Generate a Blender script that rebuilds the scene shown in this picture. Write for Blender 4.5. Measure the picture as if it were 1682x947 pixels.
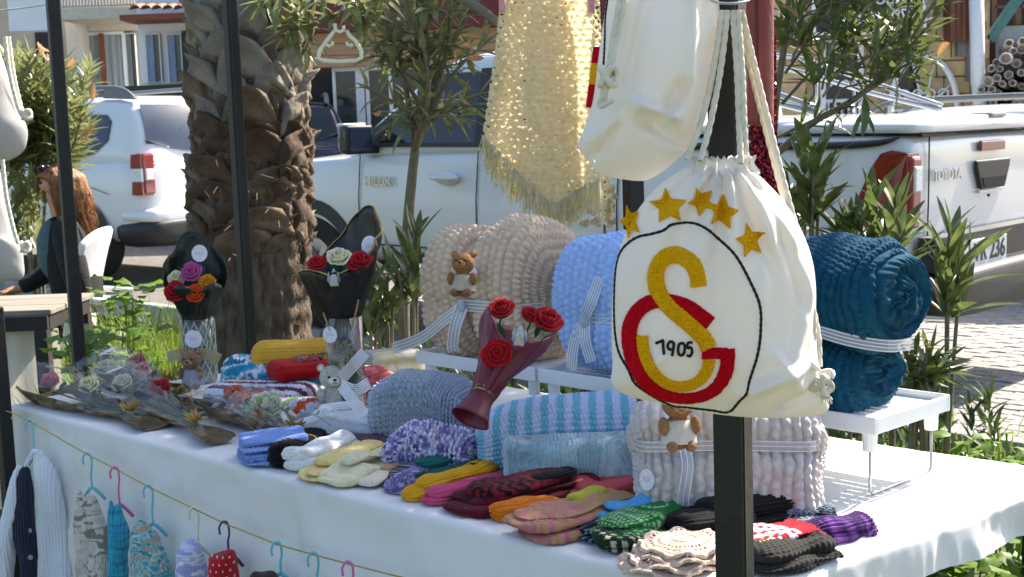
import bpy, math, random
import numpy as np
from mathutils import Matrix, Vector
random.seed(7); rng = np.random.default_rng(7)
for o in list(bpy.data.objects): bpy.data.objects.remove(o)
SC = bpy.context.scene
COL = SC.collection
PI = math.pi
# ---------------------------------------------------------------- camera
FPX, CX, CY, H0 = 2200.0, 841.0, 473.5, 215.0
CAMZ = 1.45
pitch = math.atan((CY - H0) / FPX); roll = 0.035
_f = np.array([0, math.cos(pitch), -math.sin(pitch)])
_u0 = np.array([0, math.sin(pitch), math.cos(pitch)]); _r0 = np.array([1.0, 0, 0])
_r = math.cos(roll) * _r0 - math.sin(roll) * _u0
_u = math.sin(roll) * _r0 + math.cos(roll) * _u0
cam = bpy.data.cameras.new('camera'); camo = bpy.data.objects.new('camera', cam); COL.objects.link(camo)
mw = Matrix.Identity(4)
for i in range(3):
    mw[i][0] = _r[i]; mw[i][1] = _u[i]; mw[i][2] = -_f[i]
mw[2][3] = CAMZ
camo.matrix_world = mw
cam.sensor_width = 36; cam.lens = 36 * FPX / 1682; cam.clip_start = .05; cam.clip_end = 500
cam.dof.use_dof = True; cam.dof.focus_distance = 2.3; cam.dof.aperture_fstop = 17
SC.camera = camo
# ---------------------------------------------------------------- world, sun, exposure
SUN_AZ, SUN_EL = math.radians(48), math.radians(43)      # azimuth clockwise from +Y
sund = Vector((math.sin(SUN_AZ) * math.cos(SUN_EL), math.cos(SUN_AZ) * math.cos(SUN_EL), math.sin(SUN_EL)))
W = bpy.data.worlds.new('World'); SC.world = W; W.use_nodes = True
wn = W.node_tree.nodes; wl = W.node_tree.links
sky = wn.new('ShaderNodeTexSky'); sky.sky_type = 'NISHITA'; sky.sun_disc = False
sky.sun_elevation = SUN_EL; sky.sun_rotation = SUN_AZ; sky.air_density = .95; sky.dust_density = 2.1; sky.ozone_density = .8
wl.new(sky.outputs[0], wn['Background'].inputs[0]); wn['Background'].inputs[1].default_value = 0.10
sl = bpy.data.lights.new('sun', 'SUN'); sl.energy = 4.6; sl.angle = math.radians(.6); sl.color = (1, .91, .78)
so = bpy.data.objects.new('sun', sl); COL.objects.link(so)
so.rotation_euler = (-sund).to_track_quat('-Z', 'Y').to_euler(); so.location = (6, 6, 9)
SC.view_settings.view_transform = 'Standard'; SC.view_settings.look = 'None'
SC.view_settings.exposure = 1.58; SC.view_settings.gamma = 1.0
SC.render.engine = 'CYCLES'
SC.cycles.max_bounces = 8; SC.cycles.transparent_max_bounces = 16
# ---------------------------------------------------------------- placing helpers
CAMP = np.array([0, 0, CAMZ])
def ray(px, py):
    return _f + _r * ((px - CX) / FPX) - _u * ((py - CY) / FPX)
def at(px, py, d):                      # d: distance along the view axis
    return CAMP + ray(px, py) * d
def on(px, py, z):                      # the point of a horizontal plane
    r_ = ray(px, py); return CAMP + r_ * ((z - CAMZ) / r_[2])
def atY(px, py, y):
    r_ = ray(px, py); return CAMP + r_ * (y / r_[1])
def proj(p):
    q = np.asarray(p) - CAMP; d = q @ _f
    return CX + FPX * (q @ _r) / d, CY - FPX * (q @ _u) / d
def unit(a):
    a = np.asarray(a, float); return a / (np.linalg.norm(a) + 1e-12)
# ---------------------------------------------------------------- noise
def vnoise(x, y, z=0.0, seed=0):
    x, y, z = np.broadcast_arrays(np.asarray(x, float), np.asarray(y, float), np.asarray(z, float))
    xi, yi, zi = np.floor(x).astype(np.int64), np.floor(y).astype(np.int64), np.floor(z).astype(np.int64)
    xf, yf, zf = x - xi, y - yi, z - zi
    sx, sy, sz = [t * t * (3 - 2 * t) for t in (xf, yf, zf)]
    def h(i, j, k):
        n = (i * 374761393 + j * 668265263 + k * 2147483647 + seed * 974634777) & 0xffffffff
        n = ((n ^ (n >> 13)) * 1274126177) & 0xffffffff
        n = (n ^ (n >> 16)) & 0xffff
        return n / 65535.0 * 2 - 1
    def lx(j, k): return h(xi, j, k) * (1 - sx) + h(xi + 1, j, k) * sx
    def ly(k): return lx(yi, k) * (1 - sy) + lx(yi + 1, k) * sy
    return ly(zi) * (1 - sz) + ly(zi + 1) * sz
# ---------------------------------------------------------------- materials
MATS = {}
def srgb(h):
    if isinstance(h, str):
        h = h.lstrip('#'); h = [int(h[i:i + 2], 16) / 255 for i in (0, 2, 4)]
    return tuple((c / 12.92 if c <= .04045 else ((c + .055) / 1.055) ** 2.4) for c in h)
def M(name, col=(.5, .5, .5), rough=.8, var=.15, scale=25., bump=0., bscale=80., metal=0., transl=0., sheen=0.,
      vcol=False, coat=0., spec=.5, col2=None, emis=None, aniso=None):
    if name in MATS: return MATS[name]
    if isinstance(col, str): col = srgb(col)
    if isinstance(col2, str): col2 = srgb(col2)
    m = bpy.data.materials.new(name); m.use_nodes = True; MATS[name] = m
    n, l = m.node_tree.nodes, m.node_tree.links
    b = n['Principled BSDF']; out = n['Material Output']
    tc = n.new('ShaderNodeTexCoord')
    mp = n.new('ShaderNodeMapping'); l.new(tc.outputs['Object'], mp.inputs[0])
    if aniso: mp.inputs['Scale'].default_value = aniso
    nz = n.new('ShaderNodeTexNoise'); nz.inputs['Scale'].default_value = scale; nz.inputs['Detail'].default_value = 5
    l.new(mp.outputs[0], nz.inputs['Vector'])
    mx = n.new('ShaderNodeMix'); mx.data_type = 'RGBA'
    ramp = n.new('ShaderNodeMapRange'); ramp.inputs[1].default_value = .3; ramp.inputs[2].default_value = .7
    l.new(nz.outputs['Fac'], ramp.inputs[0]); l.new(ramp.outputs[0], mx.inputs[0])
    c1 = [max(0, c * (1 - var)) for c in col]; c2 = [min(1, c * (1 + var)) for c in col] if col2 is None else col2
    mx.inputs[6].default_value = (*c1, 1); mx.inputs[7].default_value = (*c2, 1)
    cout = mx.outputs[2]
    if vcol:
        at_ = n.new('ShaderNodeAttribute'); at_.attribute_name = 'Col'
        mm = n.new('ShaderNodeMix'); mm.data_type = 'RGBA'; mm.blend_type = 'MULTIPLY'; mm.inputs[0].default_value = 1
        l.new(cout, mm.inputs[6]); l.new(at_.outputs['Color'], mm.inputs[7]); cout = mm.outputs[2]
    l.new(cout, b.inputs['Base Color'])
    b.inputs['Roughness'].default_value = rough; b.inputs['Metallic'].default_value = metal
    b.inputs['Specular IOR Level'].default_value = spec
    b.inputs['Coat Weight'].default_value = coat; b.inputs['Coat Roughness'].default_value = .06
    if sheen: b.inputs['Sheen Weight'].default_value = sheen; b.inputs['Sheen Roughness'].default_value = .5
    if bump:
        nb = n.new('ShaderNodeTexNoise'); nb.inputs['Scale'].default_value = bscale; nb.inputs['Detail'].default_value = 4
        l.new(mp.outputs[0], nb.inputs['Vector'])
        bp = n.new('ShaderNodeBump'); bp.inputs['Strength'].default_value = bump; bp.inputs['Distance'].default_value = .01
        l.new(nb.outputs['Fac'], bp.inputs['Height']); l.new(bp.outputs[0], b.inputs['Normal'])
    if transl:
        tr = n.new('ShaderNodeBsdfTranslucent'); l.new(cout, tr.inputs[0])
        ms = n.new('ShaderNodeMixShader'); ms.inputs[0].default_value = transl
        l.new(b.outputs[0], ms.inputs[1]); l.new(tr.outputs[0], ms.inputs[2]); l.new(ms.outputs[0], out.inputs[0])
    if emis: b.inputs['Emission Color'].default_value = (*emis, 1); b.inputs['Emission Strength'].default_value = 1
    return m
def glassmat(name, tint=(.9, .95, .95), gloss=.08, opac=.12, dark=(.02, .02, .02), rough=.02, gmax=.7):
    """thin clear sheet: transparent + a reflective skin that grows at grazing angles"""
    if name in MATS: return MATS[name]
    m = bpy.data.materials.new(name); m.use_nodes = True; MATS[name] = m
    n, l = m.node_tree.nodes, m.node_tree.links
    out = n['Material Output']; b = n['Principled BSDF']
    b.inputs['Base Color'].default_value = (*dark, 1); b.inputs['Roughness'].default_value = rough
    t = n.new('ShaderNodeBsdfTransparent'); t.inputs[0].default_value = (*tint, 1)
    g = n.new('ShaderNodeBsdfGlossy'); g.inputs['Roughness'].default_value = rough
    lw = n.new('ShaderNodeLayerWeight'); lw.inputs[0].default_value = .35
    mr = n.new('ShaderNodeMapRange'); mr.inputs[3].default_value = gloss; mr.inputs[4].default_value = gmax
    l.new(lw.outputs['Fresnel'], mr.inputs[0])
    m1 = n.new('ShaderNodeMixShader'); m1.inputs[0].default_value = opac
    l.new(t.outputs[0], m1.inputs[1]); l.new(b.outputs[0], m1.inputs[2])
    m2 = n.new('ShaderNodeMixShader'); l.new(mr.outputs[0], m2.inputs[0])
    l.new(m1.outputs[0], m2.inputs[1]); l.new(g.outputs[0], m2.inputs[2]); l.new(m2.outputs[0], out.inputs[0])
    return m
# ---------------------------------------------------------------- objects
def tag(o, label=None, cat=None, group=None, kind=None):
    if label: o['label'] = label
    if cat: o['category'] = cat
    if group: o['group'] = group
    if kind: o['kind'] = kind
    return o
def thing(name, label, cat, loc=(0, 0, 0), rz=0., group=None, rot=None):
    o = bpy.data.objects.new(name, None); COL.objects.link(o)
    o.location = loc; o.rotation_euler = rot if rot else (0, 0, rz)
    o.empty_display_size = .05
    return tag(o, label, cat, group)
def link(name, me, mat=None, parent=None, smooth=False, loc=None, rot=None):
    if mat is not None and len(me.materials) == 0: me.materials.append(mat)
    if smooth: me.polygons.foreach_set('use_smooth', np.ones(len(me.polygons), dtype=bool))
    o = bpy.data.objects.new(name, me); COL.objects.link(o)
    if parent is not None: o.parent = parent
    if loc is not None: o.location = loc
    if rot is not None: o.rotation_euler = rot
    return o
def mesh(name, v, f, mat=None, parent=None, smooth=False, col=None, **k):
    me = bpy.data.meshes.new(name)
    me.from_pydata([tuple(map(float, p)) for p in v], [], [tuple(map(int, q)) for q in f]); me.update()
    if col is not None: setcol(me, col)
    return link(name, me, mat, parent, smooth, **k)
def setcol(me, col):
    col = np.asarray(col, float).reshape(-1, col.shape[-1] if hasattr(col, 'shape') else 3)
    a = me.color_attributes.new('Col', 'FLOAT_COLOR', 'POINT')
    c4 = np.ones((len(me.vertices), 4)); c4[:, :3] = col[:, :3]; a.data.foreach_set('color', c4.ravel())
def gridmesh(name, P, mat=None, parent=None, smooth=True, cu=False, cv=False, col=None, keep=None, **k):
    """P: nu x nv x 3 array"""
    P = np.asarray(P, float); nu, nv = P.shape[:2]
    iu = np.arange(nu if cu else nu - 1); iv = np.arange(nv if cv else nv - 1)
    a, b = np.meshgrid(iu, iv, indexing='ij'); a2 = (a + 1) % nu; b2 = (b + 1) % nv
    Q = np.stack([a * nv + b, a2 * nv + b, a2 * nv + b2, a * nv + b2], -1).reshape(-1, 4)
    if keep is not None: Q = Q[np.asarray(keep).reshape(-1)]
    me = bpy.data.meshes.new(name)
    me.vertices.add(nu * nv); me.vertices.foreach_set('co', P.reshape(-1).astype(np.float32))
    me.loops.add(len(Q) * 4); me.loops.foreach_set('vertex_index', Q.reshape(-1).astype(np.int32))
    me.polygons.add(len(Q)); me.polygons.foreach_set('loop_start', np.arange(0, len(Q) * 4, 4, dtype=np.int32))
    me.update(calc_edges=True); me.validate()
    if col is not None: setcol(me, np.asarray(col).reshape(-1, 3))
    return link(name, me, mat, parent, smooth, **k)
class MB:
    """collects shapes into one mesh"""
    def __init__(s): s.v = []; s.f = []; s.c = []; s.cc = None
    def add(s, v, f):
        o = len(s.v); s.v += [tuple(map(float, p)) for p in v]; s.f += [tuple(i + o for i in q) for q in f]
        if s.cc is not None: s.c += [s.cc] * len(v)
        return s
    def box(s, c, d, rz=0., R=None):
        c = np.asarray(c, float); h = np.asarray(d, float) / 2
        if R is None:
            ca, sa = math.cos(rz), math.sin(rz); R = np.array([[ca, -sa, 0], [sa, ca, 0], [0, 0, 1]])
        v = [c + R @ (h * np.array([x, y, z])) for x in (-1, 1) for y in (-1, 1) for z in (-1, 1)]
        return s.add(v, [(0, 1, 3, 2), (4, 6, 7, 5), (0, 4, 5, 1), (2, 3, 7, 6), (0, 2, 6, 4), (1, 5, 7, 3)])
    def beam(s, p, q, w, h=None, up=(0, 0, 1)):
        p, q = np.asarray(p, float), np.asarray(q, float); h = h or w
        x = unit(q - p); y = np.cross(up, x)
        y = unit(y) if np.linalg.norm(y) > 1e-6 else np.array([0, 1., 0]); z = np.cross(x, y)
        return s.box((p + q) / 2, (np.linalg.norm(q - p), w, h), R=np.stack([x, y, z], 1))
    def tube(s, pts, r, n=8, cap=True, closed=False, flat=None):
        pts = np.asarray(pts, float); m = len(pts)
        r = np.broadcast_to(np.asarray(r, float), (m,))
        if closed: t = np.roll(pts, -1, 0) - np.roll(pts, 1, 0)
        else: t = np.gradient(pts, axis=0)
        t /= np.linalg.norm(t, axis=1)[:, None] + 1e-12
        a = np.array([0, 0, 1.]) if abs(t[0][2]) < .9 else np.array([1., 0, 0])
        nrm = unit(np.cross(t[0], a)); V = []
        for i in range(m):
            nrm = unit(nrm - t[i] * (nrm @ t[i])); bi = np.cross(t[i], nrm)
            for k in range(n):
                an = 2 * PI * k / n
                V.append(pts[i] + r[i] * (math.cos(an) * nrm + math.sin(an) * bi * (flat or 1)))
        F = []
        for i in range(m if closed else m - 1):
            j = (i + 1) % m
            for k in range(n):
                k2 = (k + 1) % n; F.append((i * n + k, i * n + k2, j * n + k2, j * n + k))
        if cap and not closed: F += [tuple(range(n - 1, -1, -1)), tuple(range((m - 1) * n, m * n))]
        return s.add(V, F)
    def lathe(s, prof, c=(0, 0, 0), n=16, R=None, sx=1., sy=1.):
        c = np.asarray(c, float); R = np.eye(3) if R is None else R; V = []
        for r_, z in prof:
            for k in range(n):
                an = 2 * PI * k / n; V.append(c + R @ np.array([r_ * math.cos(an) * sx, r_ * math.sin(an) * sy, z]))
        F = [(i * n + k, i * n + (k + 1) % n, (i + 1) * n + (k + 1) % n, (i + 1) * n + k) for i in range(len(prof) - 1) for k in range(n)]
        return s.add(V, F)
    def ball(s, c, r, n=12, m=8, R=None):
        r = np.broadcast_to(np.asarray(r, float), (3,)); R = np.eye(3) if R is None else R; c = np.asarray(c, float)
        V = [c + R @ (r * np.array([math.cos(2 * PI * k / n) * math.sin(PI * i / m), math.sin(2 * PI * k / n) * math.sin(PI * i / m), math.cos(PI * i / m)])) for i in range(m + 1) for k in range(n)]
        F = [(i * n + k, (i + 1) * n + k, (i + 1) * n + (k + 1) % n, i * n + (k + 1) % n) for i in range(m) for k in range(n)]
        return s.add(V, F)
    def prism(s, poly, depth, fn):
        """poly 2-D outline, fn(x, y, d) -> 3-D"""
        n = len(poly)
        V = [fn(x, y, 0) for x, y in poly] + [fn(x, y, depth) for x, y in poly]
        F = [tuple(range(n - 1, -1, -1)), tuple(range(n, 2 * n))] + [(i, (i + 1) % n, n + (i + 1) % n, n + i) for i in range(n)]
        return s.add(V, F)
    def build(s, name, mat=None, parent=None, smooth=False, **k):
        o = mesh(name, s.v, s.f, mat, parent, smooth, col=np.array(s.c) if s.cc is not None else None, **k)
        return o
def bevel(o, w=.004, seg=2):
    m = o.modifiers.new('bevel', 'BEVEL'); m.width = w; m.segments = seg; m.limit_method = 'ANGLE'; m.angle_limit = .6
    return o
def subsurf(o, lv=1):
    m = o.modifiers.new('sub', 'SUBSURF'); m.levels = lv; m.render_levels = lv; return o
def spline(pts, n=40, closed=False):
    P = np.asarray(pts, float); m = len(P)
    if closed: P = np.vstack([P[-1], P, P[0], P[1]])
    else: P = np.vstack([2 * P[0] - P[1], P, 2 * P[-1] - P[-2]])
    segs = m if closed else m - 1
    t = np.linspace(0, segs, n, endpoint=not closed); i = np.minimum(t.astype(int), segs - 1); f = (t - i)[:, None]
    p0, p1, p2, p3 = P[i], P[i + 1], P[i + 2], P[i + 3]
    return .5 * (2 * p1 + (p2 - p0) * f + (2 * p0 - 5 * p1 + 4 * p2 - p3) * f ** 2 + (3 * p1 - p0 - 3 * p2 + p3) * f ** 3)
def arclen(P, closed=True):
    d = np.linalg.norm(np.diff(np.vstack([P, P[:1]]) if closed else P, axis=0), axis=1)
    return np.concatenate([[0], np.cumsum(d)])
def resample(P, n, closed=True):
    Q = np.vstack([P, P[:1]]) if closed else P
    s = arclen(P, closed); t = np.linspace(0, s[-1], n, endpoint=not closed)
    return np.stack([np.interp(t, s, Q[:, k]) for k in range(P.shape[1])], 1)
def gridnormals(P, cu=False, cv=False):
    du = (np.roll(P, -1, 0) - np.roll(P, 1, 0)); dv = (np.roll(P, -1, 1) - np.roll(P, 1, 1))
    if not cu: du[0] = P[1] - P[0]; du[-1] = P[-1] - P[-2]
    if not cv: dv[:, 0] = P[:, 1] - P[:, 0]; dv[:, -1] = P[:, -1] - P[:, -2]
    n = np.cross(du, dv); n /= np.linalg.norm(n, axis=-1, keepdims=True) + 1e-12
    return n
# ---------------------------------------------------------------- yarn relief, u and v in metres
def frac(x): return x - np.floor(x)
def st_stock(w, h):
    def f(u, v):
        a = np.abs(frac(u / w) - .5) * 2
        u = u + .2 * w * vnoise(u / w * .3, v / w * .4, 0, 3); v = v + .25 * h * vnoise(u / w * .5, v / w * .5, 0, 4); a = np.abs(frac(u / w) - .5) * 2
        leg = np.clip(np.sin(PI * np.clip(a, 0, 1)), 0, 1) ** .45; s_ = (np.abs(np.sin(PI * (v / h + .9 * a)))) ** .5
        return leg * (.3 + .7 * s_)
    return f
def st_garter(w, h):
    def f(u, v):
        r_ = v / h; k = np.floor(r_); rb = np.abs(np.sin(PI * r_)) ** .45; q = u / w + .5 * (k % 2) + .22 * np.abs(frac(r_) - .5) + .12 * vnoise(u / w * .6, k * 1.7, 0, 5)
        return rb * (.3 + .7 * np.abs(np.sin(PI * q)) ** .45)
    return f
def st_rib(w, h=.006):
    return lambda u, v: st_ribx(w, h)(v, u)
def st_ribx(w, h=.006):
    def f(u, v): return np.sqrt(np.abs(np.sin(PI * u / w))) * (.8 + .2 * np.abs(np.sin(PI * v / h + PI * .5 * np.floor(u / w))))
    return f
def st_loop(w):
    def f(u, v):
        uu = u / w + .35 * vnoise(u / w, v / w, 3.1); vv = v / w + .35 * vnoise(u / w, v / w, 9.7)
        return np.sqrt(np.abs(np.sin(PI * uu) * np.sin(PI * vv)))
    return f
def st_chen(w, k=.8):
    def f(u, v):
        q = u / w + .35 * vnoise(u / w * .35, v / w * .35, 0, 7) + .12 * vnoise(u / w, v / w, 0, 8)
        return np.abs(np.sin(PI * q)) ** .55 * (.62 + .38 * np.abs(np.sin(PI * (v / (w * k) + .5 * np.floor(q) + .3 * vnoise(v / w, u / w, 0, 9)))) ** .7)
    return f
def st_none(u, v): return np.zeros_like(u)
def superell(w, h, e=2.6, n=64, flat=.25):
    """closed section, bottom flattened and resting at z = 0"""
    t = np.linspace(0, 2 * PI, n, endpoint=False); c, s_ = np.cos(t), np.sin(t)
    y = np.sign(c) * np.abs(c) ** (2 / e) * w / 2; z = np.sign(s_) * np.abs(s_) ** (2 / e) * h / 2
    z = np.where(z < 0, z * (1 - flat), z) + h / 2 * (1 - flat)
    return np.stack([y, z], 1)
def roll_obj(name, section, length, mat, parent=None, stitch=st_none, amp=.004, rnd=2.5, nu=90, nv=140, prof=None, zprof=None,
             bend=None, lift=None, lump=.006, lscale=14., colf=None, seed=0, swap=False, loc=None, rot=None, endfrac=.25, umul=1., endfrac2=None):
    """a soft body: closed (y, z) section swept along x with rounded ends and a yarn relief"""
    sec = resample(np.asarray(section, float), nv); per = arclen(sec)[-1]
    cen = sec.mean(0)
    t = np.linspace(-1, 1, nu); t = np.sign(t) * (1 - (1 - np.abs(t)) ** 1.5)      # denser near the ends
    ef = np.where(t > 0, endfrac2 or endfrac, endfrac); e = np.clip((np.abs(t) - (1 - ef)) / ef, 0, 1)
    sc_ = np.clip(1 - e ** rnd, 0, 1) ** (1 / rnd)
    sc_ = np.maximum(sc_, .02)
    pw = np.ones(nu) if prof is None else np.interp((t + 1) / 2, *zip(*prof))
    pz = np.ones(nu) if zprof is None else np.interp((t + 1) / 2, *zip(*zprof))
    x = t * length / 2
    Y = cen[0] + (sec[None, :, 0] - cen[0]) * (sc_ * pw)[:, None]
    Z = cen[1] * pz[:, None] + (sec[None, :, 1] - cen[1]) * (sc_ * pz)[:, None]
    if bend is not None: Y = Y + np.interp((t + 1) / 2, *zip(*bend))[:, None]
    if lift is not None: Z = Z + np.interp((t + 1) / 2, *zip(*lift))[:, None]
    X = np.broadcast_to(x[:, None], Y.shape)
    P = np.stack([X, Y, Z], -1)
    # arc coordinate along x incl. caps
    ds = np.sqrt(np.gradient(x) ** 2 + (np.gradient(sc_) * np.ptp(sec, axis=0).max() / 2) ** 2); uc = np.cumsum(ds); uc -= uc[nu // 2]
    U = np.broadcast_to(uc[:, None] * umul, Y.shape); V = np.broadcast_to(np.linspace(0, per, nv, endpoint=False)[None, :], Y.shape)
    N = -gridnormals(P, cv=True)
    if lump: P = P + N * (lump * vnoise(P[..., 0] * lscale, P[..., 1] * lscale, P[..., 2] * lscale + seed, seed))[..., None]
    hgt = stitch(V, U) if swap else stitch(U, V)
    fade = np.clip(sc_ / .35, 0, 1)[:, None]
    P = P + N * (amp * (hgt - .5) * fade)[..., None]
    if flatfloor: P[..., 2] = np.maximum(P[..., 2], .0005 if lift is None else -1)
    col = None
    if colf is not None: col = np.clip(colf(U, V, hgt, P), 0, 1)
    return gridmesh(name, P, mat, parent, True, cv=True, col=col, loc=loc, rot=rot)
flatfloor = True
def rope(pts, r, name, mat, parent=None, lay=None, n=10, **k):
    """twisted three-strand cord"""
    P = np.asarray(pts, float); L = arclen(P, False)[-1]; lay = lay or r * 5
    m = max(8, int(L / (lay / 9))); P = resample(P, m, False); s_ = np.linspace(0, L, m)
    t = np.gradient(P, axis=0); t /= np.linalg.norm(t, axis=1)[:, None] + 1e-12
    a = np.array([0, 0, 1.]) if abs(t[0][2]) < .9 else np.array([1., 0, 0]); nr = unit(np.cross(t[0], a))
    G = np.zeros((m, n * 2, 3))
    for i in range(m):
        nr = unit(nr - t[i] * (nr @ t[i])); bi = np.cross(t[i], nr)
        for q in range(n * 2):
            an = 2 * PI * q / (n * 2); rr = r * (.78 + .3 * abs(math.cos(1.5 * (an - 2 * PI * s_[i] / lay / 3 * 1.0))))
            G[i, q] = P[i] + rr * (math.cos(an) * nr + math.sin(an) * bi)
    return gridmesh(name, G, mat, parent, True, cv=True, **k)
def tex(c1, c2, m):
    m = np.asarray(m)[..., None]; return np.asarray(c1) * (1 - m) + np.asarray(c2) * m
# ================================================================ the setting
UU = np.array([-.7071, .7071, 0]); VV = np.array([.7071, .7071, 0]); TA = np.array([.326, 1.955, 0])
def S(s, t, z=0.): return TA + UU * s + VV * t + np.array([0, 0, z])
RZ = .08                                  # height of the paved street
m_soil = M('bed_soil', (.09, .075, .045), .95, .45, 6, .6, 40, col2=(.10, .13, .04))
m_pave = M('paving_base', (.15, .14, .13), .9, .25, 12, .4, 90)
m_paver = M('paver_concrete', (.27, .26, .25), .88, .22, 7, .5, 160)
m_road = M('asphalt_far', (.17, .165, .16), .9, .15, 5, .2, 60)
m_kerb = M('kerb_concrete', (.32, .31, .29), .9, .2, 12, .4, 90)
g = MB(); g.add([(-90, -30, 0), (90, -30, 0), (90, 160, 0), (-90, 160, 0)], [(0, 1, 2, 3)])
tag(g.build('ground', m_soil), kind='structure')
TP = 3.72
pv = MB(); c0, c1, c2, c3 = S(-40, TP + .1, RZ - .025), S(60, TP + .1, RZ - .025), S(60, 60, RZ - .025), S(-40, 60, RZ - .025)
pv.add([c0, c1, c2, c3], [(0, 3, 2, 1)])
pv.v = []; pv.f = []
def zr(s_): return RZ + .018 * max(0., s_ - 2.)
pv.add([S(a, b, zr(a) - .025) for a in (-40, 2, 60) for b in (TP + .1, 60)], [(0, 1, 3, 2), (2, 3, 5, 4)])
pave = tag(pv.build('pavement', m_pave), kind='structure')
kb = tag(bpy.data.objects.new('kerb', None), kind='structure'); COL.objects.link(kb)
k1 = MB().box((0, 0, 0), (.78, .10, .16)); k1o = bevel(k1.build('kerb_stone', m_kerb, kb), .008)
for i in range(-5, 16):
    o = k1o if i == -5 else k1o.copy()
    if i != -5: COL.objects.link(o); o.parent = kb
    o.location = S(i * .8, TP + .05, zr(i * .8) - .066 + random.uniform(-.004, .004)); o.rotation_euler = (0, 0, 3 * PI / 4 + random.uniform(-.01, .01))
# interlocking pavers, long side along the street
def paver_outline():
    L, Wd, k = .196, .096, .012; p = []
    for x, y in [(-.5, -.5), (-.25, -.5 - .12), (0, -.5), (.25, -.5 + .12), (.5, -.5)]: p.append((x * L, y * Wd))
    for x, y in [(.5, .5), (.25, .5 + .12), (0, .5), (-.25, .5 - .12), (-.5, .5)]: p.append((x * L, y * Wd))
    return p
po = paver_outline(); pn = len(po); PVV = []
for zz, k in ((-.04, 1.), (.0, 1.), (.006, .93)): PVV += [(x * k, y * k, zz) for x, y in po]
PVF = [tuple(range(2 * pn, 3 * pn))] + [(a * pn + i, a * pn + (i + 1) % pn, (a + 1) * pn + (i + 1) % pn, (a + 1) * pn + i) for a in (0, 1) for i in range(pn)]
pme = bpy.data.meshes.new('paver'); pme.from_pydata(PVV, [], PVF); pme.materials.append(m_paver)
cand = []
for j in range(0, 72):
    for i in range(-22, 40):
        s_, t_ = i * .2 + (.1 if j % 2 else 0), TP + .16 + j * .1
        p = S(s_, t_, zr(s_)); q = proj(p); d = p[1]
        if -40 < q[0] < 1740 and 380 < q[1] < 800 and not (q[0] < 1330 and j > 14): cand.append((d, s_, t_, q))
cand.sort(key=lambda c: c[0]); vis = [c for c in cand if c[3][0] > 1345]; rest = vis[290:] + [c for c in cand if c[3][0] <= 1345]
for d, s_, t_, q in vis[:290]:
    o = link('paver', pme, None, pave); o.location = S(s_, t_, zr(s_) + random.uniform(-.003, .002)); o.rotation_euler = (random.uniform(-.012, .012), random.uniform(-.012, .012), 3 * PI / 4 + random.uniform(-.012, .012))
rb = MB(); ca = math.cos(3 * PI / 4); sa = math.sin(3 * PI / 4)
for d, s_, t_, q in rest:
    b = S(s_, t_, zr(s_) - .001 + random.uniform(-.002, .002))
    rb.add([(b[0] + x * ca - y * sa, b[1] + x * sa + y * ca, b[2] + z) for x, y, z in PVV], PVF)
tag(rb.build('paver_field', m_paver, pave), kind='stuff')
# ---------------------------------------------------------------- facades
def R4(px0, py0, px1, py1, Y):
    cx, cy = (px0 + px1) / 2, (py0 + py1) / 2
    return atY(px0, cy, Y)[0], atY(px1, cy, Y)[0], atY(cx, py1, Y)[2], atY(cx, py0, Y)[2]
def fbox(name, px0, py0, px1, py1, Y, dep, mat, parent=None, bev=0., z0=None):
    x0, x1, a, b = R4(px0, py0, px1, py1, Y)
    if z0 is not None: a = z0
    o = MB().box(((x0 + x1) / 2, Y + dep / 2, (a + b) / 2), (x1 - x0, dep, b - a)).build(name, mat, parent)
    return bevel(o, bev) if bev else o
m_beige = M('plaster_beige', '#b5ab9c', .92, .08, 3, .3, 50)
m_white = M('plaster_white', '#dfe4ea', .9, .05, 3, .2, 50)
m_frame = M('frame_white', '#d8dadb', .5, .05)
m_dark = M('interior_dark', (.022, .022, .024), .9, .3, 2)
m_wglass = M('window_glass', (.025, .03, .034), .06, .3, 1.5, spec=.6)
m_curt = M('curtain_cloth', '#8b9296', .9, .2, 8, aniso=(6, 1, .3))
m_curtb = M('curtain_blue', '#9fb0cc', .9, .2, 8, aniso=(6, 1, .3))
m_brown = M('wood_brown', '#7b3f22', .6, .25, 6, .2, 40, aniso=(1, 1, 8))
m_oak = M('wood_lintel', '#a98a68', .7, .2, 5, .3, 40, aniso=(.6, 1, 9))
m_tile = M('roof_tile', '#a9755e', .8, .25, 9, .2)
m_rail = M('iron_rail', (.25, .25, .26), .5, .2)
def wall_window(parent, px0, py0, px1, py1, Y, mat_l, split=.55, name='window'):
    w = fbox(name, px0, py0, px1, py1, Y - .02, .03, m_wglass, parent)
    x0, x1, a, b = R4(px0, py0, px1, py1, Y)
    e = (x1 - x0) * .07; fr = MB()
    fr.box(((x0 + x1) / 2, Y - .03, b - e / 2), (x1 - x0, .06, e)); fr.box(((x0 + x1) / 2, Y - .05, a + e / 4), (x1 - x0 + .1, .12, e / 2))
    for xx in (x0 + e / 2, x1 - e / 2): fr.box((xx, Y - .03, (a + b) / 2), (e, .057, b - a))
    fr.build('frame', m_frame, w)
    if mat_l:
        cu = x0 + e; cw = (x1 - x0) * split; n = 28
        xs = np.linspace(cu, cu + cw, n); P = np.zeros((n, 2, 3)); P[:, :, 0] = xs[:, None]; P[:, :, 1] = (Y - .035 + .012 * np.sin(np.arange(n) * 1.3))[:, None]; P[:, 0, 2] = a + e; P[:, 1, 2] = b - e
        gridmesh('curtain', P, mat_l, w)
    return w
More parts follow.
